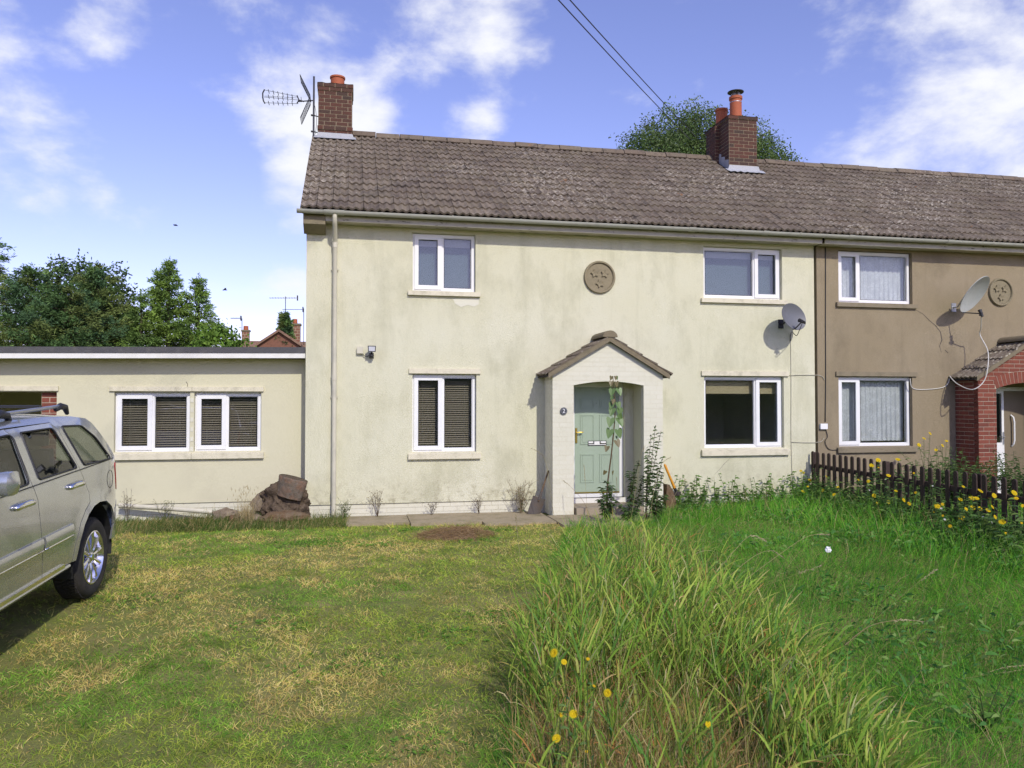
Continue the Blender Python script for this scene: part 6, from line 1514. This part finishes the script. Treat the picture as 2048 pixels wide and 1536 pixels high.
for i in range(13):
    X = 5.15 + i * .225 + RNG.uniform(-.08, .08); tips = [Vector((X + RNG.gauss(0, .12), -.32 + RNG.gauss(0, .08), RNG.uniform(.28, .62))) for _ in range(7)]
    weed('leafy_weed', (X, -.28, 0), tips, 'low leafy weed against the foot of the cream wall between log and fence', 'weed', 'leafy weeds at the cream wall foot', [None] * 7, [(.13, .24, .055), (.16, .28, .06)], L=.13, wid=.36, bow=.04, step=.08, leafstart=.15, taper=.4)
# undergrowth at the foot of the fence
x = NR.uniform(6.6, 8.15, 11000); y = NR.uniform(-5.4, -.1, 11000); k = NR.random(11000) < np.clip((x - 6.6) / 1.2, 0, 1) * (.25 + 1.2 * fbm(x * 2, y * 2, 77, 3)); x, y = x[k], y[k]; n = len(x)
z = NR.random(n) ** 1.5 * .42 * np.clip((x - 6.5) / 1.2, .2, 1); P_ = np.stack([x, y, gz_np(y) + z], 1); cg = pick([(.055, .12, .035), (.075, .15, .04), (.05, .10, .04), (.10, .17, .055)], NR.integers(0, 4, n))
V, T, C = blades(P_, dirs(n, .4, 2.5), NR.uniform(.06, .15, n), NR.uniform(.010, .024, n), NR.uniform(.2, .8, n), cg * A3(1.9, 1.9, 1.3), 3, 'leaf'); o = np_mesh('undergrowth', V, T, C, M['leaf']); tag(o, 'leafy green undergrowth at the foot of the picket fence', 'weeds', kind='stuff')
# broad leaves among the grass at the front
for (px, py, lab) in ((1385, 1500, 'broad-leaved dock plant at the front of the grass clump'), (1095, 1500, 'leafy thistle base at the left edge of the grass clump'), (1970, 1400, 'broad-leaved weed in the lush grass on the lawn side of the fence')):
    q = on_g(px, py + 60); tips = [q + Vector((RNG.gauss(0, .08), RNG.gauss(0, .08), RNG.uniform(.18, .34))) for _ in range(5)]
    weed('broadleaf_weed', q, tips, lab, 'weed', None, [None] * 5, [(.15, .29, .055), (.18, .33, .06), (.12, .24, .05)], L=.13, wid=.34, bow=.03, step=.16, droop=.4, pair=False)
# yellow flowers in the foreground clump
for i, (px, py, big) in enumerate(((1108, 1306, 1), (1128, 1324, 1), (1176, 1318, 0), (1215, 1386, 1), (1147, 1428, 1), (1113, 1477, 1), (1173, 1503, 0), (1417, 1449, 1), (1188, 1372, 0), (1121, 1430, 0))):
    tp = on_y(px, py, -8.80 + .10 * math.sin(i * 2.3)); b = Vector((tp.x + RNG.uniform(-.06, .06), tp.y + RNG.uniform(-.03, .08), gz(0, tp.y)))
    weed('sow_thistle', b, [tp], 'yellow sow thistle flower on a thin stem in the foreground grass clump', 'flower', 'yellow sow thistles in the grass clump', [FL if big else FLS], GW, L=.11, wid=.26, bow=.03, step=.14, fs=.68 if big else .6, sr=.003)
# seeding grass stalks
def stalk(pix, Y, head, col, lab, r=.0028):
    P_ = [on_y(px, py, Y) for px, py in pix]; b = P_[0].copy(); out = []
    for i in range(len(P_) - 1):
        p0, p1, p2, p3 = P_[max(i-1, 0)], P_[i], P_[i+1], P_[min(i+2, len(P_)-1)]
        for k in range(5): t = k / 5; out.append(.5 * ((2*p1) + (-p0+p2)*t + (2*p0-5*p1+4*p2-p3)*t*t + (-p0+3*p1-3*p2+p3)*t*t*t) - b)
    out.append(P_[-1] - b); t_ = empty('grass_stalk', b); tag(t_, lab, 'grass stalk', 'seeding grass stalks')
    v, tr = tube_np(out, [r * (1 - .55 * k / (len(out) - 1)) for k in range(len(out))]); np_mesh('stem', v, tr, np.tile(A3(*col), (len(v), 1)), M['leaf'], t_)
    hp = out[int(len(out) * (1 - head)):]; n = 26 + int(60 * head); P = []; D = []
    for k in range(n):
        u = k / (n - 1) * (len(hp) - 1.001); i = int(u); q = hp[i].lerp(hp[i + 1], u - i); P.append(q); d = (hp[i + 1] - hp[i]).normalized(); D.append(d * 1.0 + Vector((RNG.gauss(0, .35), RNG.gauss(0, .35), RNG.gauss(0, .25))))
    L = NR.uniform(.016, .034, n); V, T, C = blades(np.array(P), np.array(D), L, L * .22, np.full(n, .15), np.tile(A3(.50, .42, .26), (n, 1)) * NR.uniform(.75, 1.15, (n, 1)), 2, 'leaf'); np_mesh('seed_head', V, T, C, M['leaf'], t_)
STR = (.46, .41, .20); GRN = (.24, .28, .09)
SL_ = 'straw-coloured seeding grass stalk rising above the long grass'
for pix, Y, hd, c in (([(1455, 1300), (1530, 1190), (1600, 1075), (1660, 1000), (1697, 974), (1722, 972)], -6.6, .25, GRN), ([(1690, 1295), (1760, 1230), (1830, 1170), (1872, 1139)], -7.0, .3, GRN), ([(1450, 1190), (1530, 1130), (1610, 1075), (1655, 1069)], -6.2, .2, STR),
                      ([(1420, 1160), (1470, 1100), (1500, 1072), (1530, 1080)], -6.0, .4, STR), ([(1440, 1170), (1500, 1118), (1540, 1101), (1566, 1115)], -6.0, .4, STR), ([(1490, 1185), (1560, 1160), (1640, 1132)], -6.2, .3, GRN), ([(1056, 1200), (1046, 1150), (1036, 1080), (1032, 1030)], -6.3, .3, STR),
                      ([(1690, 1290), (1740, 1252), (1800, 1240), (1846, 1243)], -7.2, .5, (.4, .3, .17)), ([(1750, 1420), (1860, 1372), (1960, 1352), (2060, 1338)], -7.9, .2, GRN), ([(1780, 1490), (1880, 1460), (1980, 1420), (2060, 1390)], -8.0, .1, GRN), ([(1960, 1350), (2010, 1335), (2060, 1329)], -7.8, .6, STR),
                      ([(1258, 1062), (1268, 1000), (1280, 920), (1288, 895)], -1.6, .3, STR), ([(1182, 1035), (1165, 1000), (1140, 972), (1127, 962)], -1.2, .35, (.35, .25, .14)), ([(1176, 1040), (1172, 985), (1168, 932)], -1.2, .35, STR), ([(1300, 1040), (1308, 980), (1322, 930), (1340, 915)], -1.4, .3, STR), ([(1335, 1050), (1345, 1000), (1370, 960)], -1.5, .3, STR),
                      ([(1232, 1055), (1234, 990), (1233, 955)], -1.1, .4, (.22, .17, .12)), ([(1090, 920), (1078, 905), (1064, 897)], -.9, .7, STR)):
    if pix[0][1] < 930: pix = [(1108, 1034), (1098, 960)] + pix
    stalk(pix, Y, hd, c, SL_ if Y < -5 else 'dry grass stalk with seed head growing up in front of the porch')

# climbing stem with heart-shaped leaf pairs in front of the door
VY = -1.30
vb_ = on_y(1221, 1046, VY); vb_.z = .0; vine = empty('heart_leaved_shoot', vb_); tag(vine, 'tall shoot with pairs of heart-shaped leaves in front of the green door', 'plant')
vp = [on_y(px, py, VY) - vb_ for px, py in ((1220, 1044), (1213, 1000), (1216, 960), (1222, 915), (1227, 870), (1230, 830), (1230, 800), (1227, 775), (1226, 752))]
v, tr = tube_np(vp, [.014, .014, .012, .011, .010, .009, .008, .006, .004], 6); np_mesh('stem', v, tr, np.tile(A3(.17, .12, .075), (len(v), 1)), M['leaf'], vine)
HL = MB(); hp_ = [(0, 0), (.18, .16), (.40, .16), (.50, -.05), (.42, -.35), (.22, -.72), (0, -1.0), (-.22, -.72), (-.42, -.35), (-.50, -.05), (-.40, .16), (-.18, .16)]
HL.add([(x_ * .09, -.012 - .02 * abs(x_) , z_ * .10) for x_, z_ in hp_] , [(0, i, i + 1) for i in range(1, 11)])
M['heart'] = mat_simple('heart_leaf_green', (.10, .17, .045), .5); M['heart2'] = mat_simple('heart_leaf_olive', (.145, .12, .05), .5)
hm1 = HL.mesh('leaf', M['heart'], fix=False); hm2 = HL.mesh('leaf', M['heart2'], fix=False)
for (px, py, s, mt, lone) in ((1226, 753, .42, 2, 0), (1227, 764, .55, 2, 0), (1230, 779, .75, 1, 0), (1229, 806, .7, 1, 0), (1231, 818, .8, 1, 0), (1228, 838, .95, 1, 0), (1227, 860, .92, 1, 0), (1226, 882, .75, 2, 1), (1219, 893, .6, 2, -1)):
    q = on_y(px, py, VY) - vb_
    for sd in (-1, 1):
        if lone and sd != lone: continue
        o = link('leaf', hm1 if mt == 1 else hm2, vine, q + Vector((sd * .064 * s, -.01, 0))); o.rotation_euler = (R(RNG.uniform(-25, 5)), R(-sd * RNG.uniform(2, 16)), R(sd * RNG.uniform(5, 25))); o.scale = (s * 1.55,) * 3
for k in range(9):
    q = vp[2 + (k * 5) % 6].lerp(vp[3 + (k * 5) % 6], RNG.random()); sd = RNG.choice((-1, 1)); s = RNG.uniform(.35, .75)
    o = link('leaf', hm1 if k % 3 else hm2, vine, q + Vector((sd * .05, RNG.uniform(-.05, .05), .01))); o.rotation_euler = (R(RNG.uniform(-40, 20)), R(-sd * RNG.uniform(0, 40)), R(RNG.uniform(-50, 50))); o.scale = (s * 1.4,) * 3
DKL = [(.060, .105, .038), (.08, .13, .042), (.10, .15, .05)]
for (bpx, tips, Y, lab) in (((1216, 1046), [(1212, 962), (1203, 975), (1224, 970), (1216, 990), (1200, 1000), (1232, 1002)], -1.45, 'dark leafy shoot growing below the heart-leaved stem'), ((1292, 1042), [(1311, 850), (1302, 868), (1322, 862), (1296, 905), (1326, 912), (1300, 940)], -1.2, 'tall thin dark-leaved shoot in front of the right porch pier'),
                            ((1262, 1040), [(1278, 920), (1258, 942), (1270, 935), (1286, 950)], -1.0, 'dark leafy sprig in the porch opening'), ((1312, 1044), [(1315, 935), (1326, 945), (1304, 975), (1330, 990), (1296, 1000)], -1.25, 'bushy dark shoot beside the chopping log'), ((1250, 1046), [(1240, 1010), (1258, 1005), (1270, 1015), (1280, 1005)], -1.3, 'low dark bush at the porch doorstep')):
    b = on_y(*bpx, Y); b.z = 0; tp = [on_y(px, py, Y + RNG.uniform(-.05, .05)) for px, py in tips]; weed('leafy_shoot', b, tp, lab, 'plant', 'dark-leaved shoots around the porch', [None] * len(tp), DKL, L=.115, wid=.36, stemcol=(.11, .08, .05), bow=.05, step=.04, droop=.6, pair=True, leafstart=.3, sr=.006, taper=.25)
for (px, py, Y, lab) in ((1400, 985, -.5, 'light green bramble shoot against the cream wall right of the log'), (1365, 1000, -.6, 'light green leafy weed behind the axe')):
    q = on_y(px, py, Y); tips = [q + Vector((RNG.gauss(0, .13), RNG.gauss(0, .06), RNG.uniform(-.05, .12))) for _ in range(6)]; weed('leafy_weed', (q.x - .05, Y, 0), tips, lab, 'weed', None, [None] * 6, [(.10, .19, .05), (.13, .22, .055)], L=.09, wid=.5, bow=.05, step=.07, leafstart=.25, taper=.3)
# dry plants along the wall
def dry(px, py_top, py_base, Y, spread, nst, lab, col=(.30, .235, .13), green=0):
    b = on_y(px, py_base, Y); b.z = .028 if Y > -.8 else 0; h = on_y(px, py_top, Y).z - b.z; t = empty('dry_weed', b); tag(t, lab, 'weed', 'dead weeds along the house walls'); P = []
    for k in range(nst):
        a = RNG.uniform(0, 6.28); e = Vector((math.cos(a) * spread * RNG.random(), math.sin(a) * spread * .5 * RNG.random() - .02, h * RNG.uniform(.6, 1.0))); pts = stem_curve((0, 0, -.01), e, .03, 5); v, tr = tube_np(pts, [.0035, .003, .0025, .002, .0016, .0012], 4); P.append((v, tr, np.tile(A3(*col) * RNG.uniform(.6, 1.1), (len(v), 1))))
        for j in range(5):
            i = RNG.randint(2, 4); s_ = pts[i]; e2 = s_ + Vector((RNG.gauss(0, .05), RNG.gauss(0, .03), RNG.uniform(.03, .10))); v, tr = tube_np([s_, s_.lerp(e2, .5) + Vector((0, 0, .01)), e2], [.002, .0016, .001], 4); P.append((v, tr, np.tile(A3(*col) * RNG.uniform(.7, 1.25), (len(v), 1))))
            L = np.full(4, .018); P.append(blades(np.tile(np.array(e2), (4, 1)), NR.normal(size=(4, 3)), L, L * .35, np.zeros(4), np.tile(A3(*col) * 1.2, (4, 1)), 2, 'leaf'))
    V, T, C = merge(P); np_mesh('stems', V, T, C, M['leaf'], t)
    if green:
        pts = stem_curve((0, 0, 0), (RNG.uniform(-.05, .05), -.02, h * .6), .03); V, T, C = leafy(pts, .06, .10, .3, [(.10, .15, .05), (.08, .12, .05)], .8, False, .1); np_mesh('leaves', V, T, C, M['leaf'], t)
dry(1042, 955, 1022, -.20, .30, 26, 'bushy dead weed beside the shovel at the wall foot', (.32, .26, .16), 1)
dry(755, 975, 1032, -.12, .14, 7, 'thin dead weed on the wall foot by the downpipe', (.20, .14, .08)); dry(862, 1000, 1030, -.14, .10, 5, 'small dead weed under the blind window', (.16, .12, .08)); dry(958, 988, 1028, -.12, .14, 6, 'spindly dead weed on the wall foot right of the blind window', (.18, .13, .09)); dry(690, 1000, 1036, -.25, .16, 9, 'weedy tuft at the foot of the downpipe', (.16, .19, .08), 1)
dry(255, 975, 1018, .15, .12, 6, 'wispy dead weed against the extension wall behind the car', (.22, .18, .11)); dry(330, 1000, 1022, .15, .2, 8, 'low wispy weed along the extension plinth', (.2, .2, .1))
b = on_y(492, 1048, -.33); b.z = 0; tuft = empty('straw_tuft', b); tag(tuft, 'dry straw tuft in front of the rubble stones', 'grass tuft')
n = 260; V, T, C = blades(NR.normal(0, .05, (n, 3)) * A3(1, .8, 0), dirs(n, .05, .45), NR.uniform(.2, .52, n), NR.uniform(.004, .008, n), NR.uniform(0, .25, n), pick([(.50, .41, .23), (.42, .33, .17), (.55, .47, .28)], NR.integers(0, 3, n)), 3); np_mesh('blades', V, T, C, M['grass'], tuft)
n = 60; V, T, C = blades(np.stack([NR.normal(0, .10, n), NR.normal(0, .05, n), NR.uniform(.32, .56, n)], 1), dirs(n, .1, .5), NR.uniform(.03, .06, n), NR.uniform(.008, .012, n), np.zeros(n), np.tile(A3(.42, .34, .19), (n, 1)), 2, 'leaf'); tag(np_mesh('seed_heads', V, T, C, M['grass'], tuft), kind='stuff')
hp0 = on_g(912, 1072); heap = empty('dead_grass_heap', (hp0.x, hp0.y, 0)); tag(heap, 'brown heap of dead raked grass on the lawn', 'grass heap')
M['thatch'] = mat_simple('brown_thatch', (.22, .145, .08), .95, dirt=(.13, .085, .05), dfac=.8, dscale=15, bump=.9)
hm = MB(); n = 16
for j in range(n + 1):
    for i in range(n + 1):
        u, w_ = (i / n - .5) * 2, (j / n - .5) * 2; r_ = min(1, math.hypot(u, w_)); hm.v.append((u * .42, w_ * .30, -.04 + .13 * (1 - min(1, r_ * (1 + .35 * mnoise.noise(Vector((u * 2, w_ * 2, 9))))) ** 2) * (1 + .5 * mnoise.noise(Vector((u * 3, w_ * 3, 4))))))
hm.f = [(j*(n+1)+i, j*(n+1)+i+1, (j+1)*(n+1)+i+1, (j+1)*(n+1)+i) for j in range(n) for i in range(n)]; hm.m = [0] * len(hm.f); hm.build('mound', M['thatch'], heap, smooth=True, fix=False)
n = 2600; a = NR.uniform(0, 6.283, n); r_ = np.sqrt(NR.random(n)); P_ = np.stack([np.cos(a) * r_ * .54, np.sin(a) * r_ * .38, np.maximum(.0, .10 * (1 - r_ ** 2)) + .005], 1)
V, T, C = blades(P_, np.stack([NR.normal(size=n), NR.normal(size=n), NR.uniform(-.1, .6, n)], 1), NR.uniform(.07, .20, n), NR.uniform(.003, .005, n), NR.uniform(.0, .4, n), pick([(.32, .20, .10), (.40, .27, .14), (.22, .14, .07), (.46, .35, .19)], NR.integers(0, 4, n)), 2); np_mesh('straw', V, T, C, M['grass'], heap)
# leafy lawn weeds
x, y = [], []
for (px, py, s, k) in ((640, 1085, .5, 260), (760, 1090, .25, 60), (820, 1060, .3, 90), (985, 1060, .3, 90), (960, 1080, .3, 60), (420, 1055, .35, 160), (820, 1500, .3, 50), (1000, 1230, .3, 70), (560, 1250, .4, 60), (700, 1330, .5, 60), (300, 1200, .5, 50), (900, 1270, .35, 80)):
    q = on_g(px, py); x += list(NR.normal(q.x, s * .55, k)); y += list(NR.normal(q.y, s * .35, k))
x, y = np.array(x), np.array(y); n = len(x); r3 = 4; P_ = np.repeat(np.stack([x, y, gz_np(y)], 1), r3, 0); n *= r3
V, T, C = blades(P_, dirs(n, .5, 1.6), NR.uniform(.02, .055, n), NR.uniform(.007, .014, n), NR.uniform(.2, .7, n), pick([(.15, .30, .045), (.19, .35, .05), (.12, .25, .045)], NR.integers(0, 3, n)), 3, 'leaf'); o = np_mesh('lawn_weeds', V, T, C, M['leaf']); tag(o, 'patches of dark green broad-leaved weeds in the lawn', 'weeds', kind='stuff')

# ------------------------------------------------------------------ trees
M['trunk'] = mat_bark('tree_bark', (.085, .065, .05), (.05, .04, .03), (.12, .10, .08))
def broadleaf(name, base, lobes, label, group, leaf, ncl, per, cols, csize, trunk_r, seed, limbs=True):
    """lobes: (centre, radii) relative to base"""
    t = empty(name, base); tag(t, label, 'tree', group); tk = MB(); top = Vector((0, 0, max(l[0][2] for l in lobes) * .8)); 
    tk.tube([(0, 0, -.2), (0, 0, top.z * .3), (top.z * .01, 0, top.z * .6), top], [trunk_r, trunk_r * .8, trunk_r * .5, trunk_r * .15], 8)
    for (c, r_) in lobes:
        c = Vector(c); s_ = Vector((0, 0, c.z * .45)); tk.tube([s_, s_.lerp(c, .5) + Vector((0, 0, -.1)), c], [trunk_r * .45, trunk_r * .3, trunk_r * .1], 6)
    tk.build('trunk', M['trunk'], t, smooth=True)
    tot = sum(l[1][0] * l[1][1] * l[1][2] for l in lobes) ; P = []; cc = []
    for (c, r_) in lobes:
        k = max(8, int(ncl * (r_[0] * r_[1] * r_[2]) / tot)); d = unit(NR.normal(size=(k, 3))); rad = NR.uniform(.45, 1.0, k) ** .5 * (1 + .25 * (vnoise(d[:, 0] * 2.5 + c[0], d[:, 2] * 2.5 + d[:, 1], seed) - .4))
        P.append(np.array(c) + d * rad[:, None] * np.array(r_)); cc.append(np.full(k, 1.0))
    P = np.concatenate(P); k = len(P); tone = NR.uniform(.7, 1.3, k); base_c = pick(cols, NR.integers(0, len(cols), k)) * tone[:, None]
    Q = np.repeat(P, per, 0) + NR.normal(0, csize, (k * per, 3)) * A3(1, 1, .8); C_ = np.repeat(base_c, per, 0) * NR.uniform(.75, 1.3, (k * per, 1)); n = k * per; L = NR.uniform(.7, 1.25, n) * leaf
    V, T, C = blades(Q, NR.normal(size=(n, 3)) + A3(0, 0, .2), L, L * .62, NR.uniform(0, .4, n), C_, 2, 'leaf'); np_mesh('crown', V, T, C, M['leaf'], t); return t
def conifer(name, base, h, r, label, group, cols, seed, dens_=1.0, droop=.12, zlo=.40, shape=.75, leaf=.088, upturn=.35, leadn=1):
    t = empty(name, base); tag(t, label, 'tree', group)
    lim = MB().tube([(0, 0, -.2), (0, 0, h * .5), (0, 0, h * .99)], [h * .022, h * .014, .012], 8)
    P = []; D = []; L = []; CL = []; nb_ = int(58 * dens_ * h / 6 * (1 - zlo) / .6)
    for k in range(nb_):
        f = zlo + (1 - zlo) * ((k + RNG.random()) / nb_); z = h * f; a = k * 2.39996 + RNG.uniform(-.4, .4); ln = r * (1 - f) ** shape * RNG.uniform(.62, 1.12) + .10
        tip = Vector((math.cos(a) * ln, math.sin(a) * ln, z + ln * (upturn - droop))); st_ = Vector((0, 0, z)); lim.tube([st_, st_.lerp(tip, .5) - Vector((0, 0, ln * .05)), tip], [.02, .013, .004], 4)
        m = int(33 * ln / .8) + 12; tone = RNG.uniform(.7, 1.3); c0 = np.array(RNG.choice(cols)) * tone
        u = NR.random(m) ** .6; ctr = np.array(st_)[None] * (1 - u)[:, None] + np.array(tip)[None] * u[:, None]; ctr += NR.normal(0, 1, (m, 3)) * (.04 + .15 * ln * (1 - u * .72))[:, None] * A3(1, 1, .5)
        per = 8; Q = np.repeat(ctr, per, 0) + NR.normal(0, .035, (m * per, 3)); dv = np.array((math.cos(a), math.sin(a), .45)); dd = NR.normal(0, .6, (m * per, 3)) + dv
        P.append(Q); D.append(dd); L.append(NR.uniform(.6, 1.3, m * per) * leaf); CL.append(c0 * NR.uniform(.72, 1.3, (m * per, 1)))
    m = 60; P.append(np.stack([NR.normal(0, .03, m), NR.normal(0, .03, m), NR.uniform(h * .9, h * 1.03, m)], 1)); D.append(NR.normal(0, .5, (m, 3)) + A3(0, 0, .9)); L.append(np.full(m, leaf)); CL.append(np.tile(np.array(cols[0]), (m, 1)))
    P, D, L, CL = np.concatenate(P), np.concatenate(D), np.concatenate(L), np.concatenate(CL)
    lim.build('trunk', M['trunk'], t, smooth=True); V, T, C = blades(P, D, L, L * .30, NR.uniform(0, .4, len(P)), CL, 2, 'leaf'); np_mesh('crown', V, T, C, M['needle'], t); return t
CG = [(.095, .175, .055), (.125, .205, .06), (.08, .15, .062), (.16, .21, .06)]; LG = [(.175, .28, .06), (.205, .31, .06), (.145, .24, .06)]
def tree_at(px, py_top, Y): p = on_y(px, py_top, Y); return Vector((p.x, Y, 0)), p.z
gT = 'trees beyond the extension'
for (px, py, Y, r, cols, lab, kw) in ((-40, 405, 13, 3.2, CG, 'tall dark spruce at the edge of the tree screen', dict(dens_=1.0, upturn=.05, droop=.22, shape=1.0)), (62, 540, 10, 3.0, CG, 'dense dark cypress beside the tall spruce', dict(dens_=1.5, shape=.75)), (130, 575, 9.5, 2.9, CG, 'low broad dark cypress behind the car', dict(dens_=1.5, shape=.7)), (196, 535, 10.5, 2.4, CG, 'dense cypress below the twiggy elder', dict(dens_=1.5, shape=.75)),
                                   (338, 526, 11, 2.2, LG, 'tallest light green conifer with a sharply pointed top', dict(dens_=1.25, shape=1.05)), (320, 545, 11.4, 1.5, LG, 'slim pointed conifer close beside the tallest conifer', dict(dens_=.8, shape=1.0)), (398, 560, 11.5, 2.2, LG, 'second pointed conifer, shorter, nearer the brick chimneys', dict(dens_=1.1, shape=1.05)), (283, 590, 10.5, 1.2, LG, 'thin see-through conifer between the cypress and the tallest conifer', dict(dens_=.6, shape=.9))):
    b, h = tree_at(px, py, Y); conifer('conifer', b, h, r, lab, gT, cols, int(px), **kw)
b, h = tree_at(172, 530, 12); broadleaf('elder_tree', b, [((-.5, 0, h * .86), (.75, .7, .75)), ((.65, .1, h * .80), (.75, .7, .75)), ((.1, 0, h * .66), (1.3, 1.0, 1.0)), ((1.05, 0, h * .72), (.5, .5, .5)), ((-.15, 0, h * .96), (.3, .3, .28)), ((.75, 0, h * .95), (.28, .3, .3)), ((-.75, 0, h * .97), (.22, .25, .25))], 'twiggy broad-leaved elder rising above the dark cypresses', gT, .095, 420, 38, [(.085, .145, .05), (.11, .17, .055), (.085, .12, .06)], .14, .12, 5)
b, h = tree_at(432, 632, 9.5); broadleaf('shrubby_tree', b, [((0, 0, h * .75), (.75, .6, .75)), ((.5, 0, h * .6), (.55, .5, .6)), ((-.5, 0, h * .6), (.6, .5, .6)), ((.75, 0, h * .75), (.25, .25, .3))], 'bright green rounded shrub in front of the brick chimneys', gT, .10, 300, 26, [(.16, .28, .045), (.135, .24, .045), (.19, .30, .055)], .11, .08, 6)
b, h = tree_at(570, 628, 32); conifer('conifer', b, h, 1.0, 'small dark distant conifer behind the brick chimney stack', 'trees beyond the extension', CG, 9, dens_=1.2, zlo=.3, shape=.7, leaf=.16)
b, h = tree_at(1410, 218, 22); s = 36 / 1560
broadleaf('poplar_tree', b, [(((px - 1410) * s * .98, dy, h + (218 - py) * s), (rx * 1.13, rx * .95, rz * 1.08)) for px, py, rx, rz, dy in ((1410, 265, 1.5, 1.1, 0), (1340, 275, 1.3, 1.2, .4), (1300, 310, 1.2, 1.2, 0), (1390, 330, 2.2, 1.6, 0), (1470, 300, 1.4, 1.3, -.3), (1530, 300, 1.15, 1.0, .3), (1550, 320, 1.2, .9, 0), (1545, 262, .55, .5, 0), (1590, 318, .65, .5, 0), (1240, 308, .7, .45, 0), (1500, 350, 2.0, 1.5, 0), (1300, 360, 2.0, 1.6, 0), (1420, 420, 2.6, 2.2, 0), (1445, 235, .7, .5, 0), (1385, 228, .6, .45, 0), (1350, 250, .5, .5, 0))],
          'large dark green poplar rising behind the roof and the right chimney', 'trees beyond the roof', .105, 1700, 44, [(.11, .175, .055), (.09, .15, .05), (.14, .21, .065), (.16, .21, .095)], .24, .35, 8)
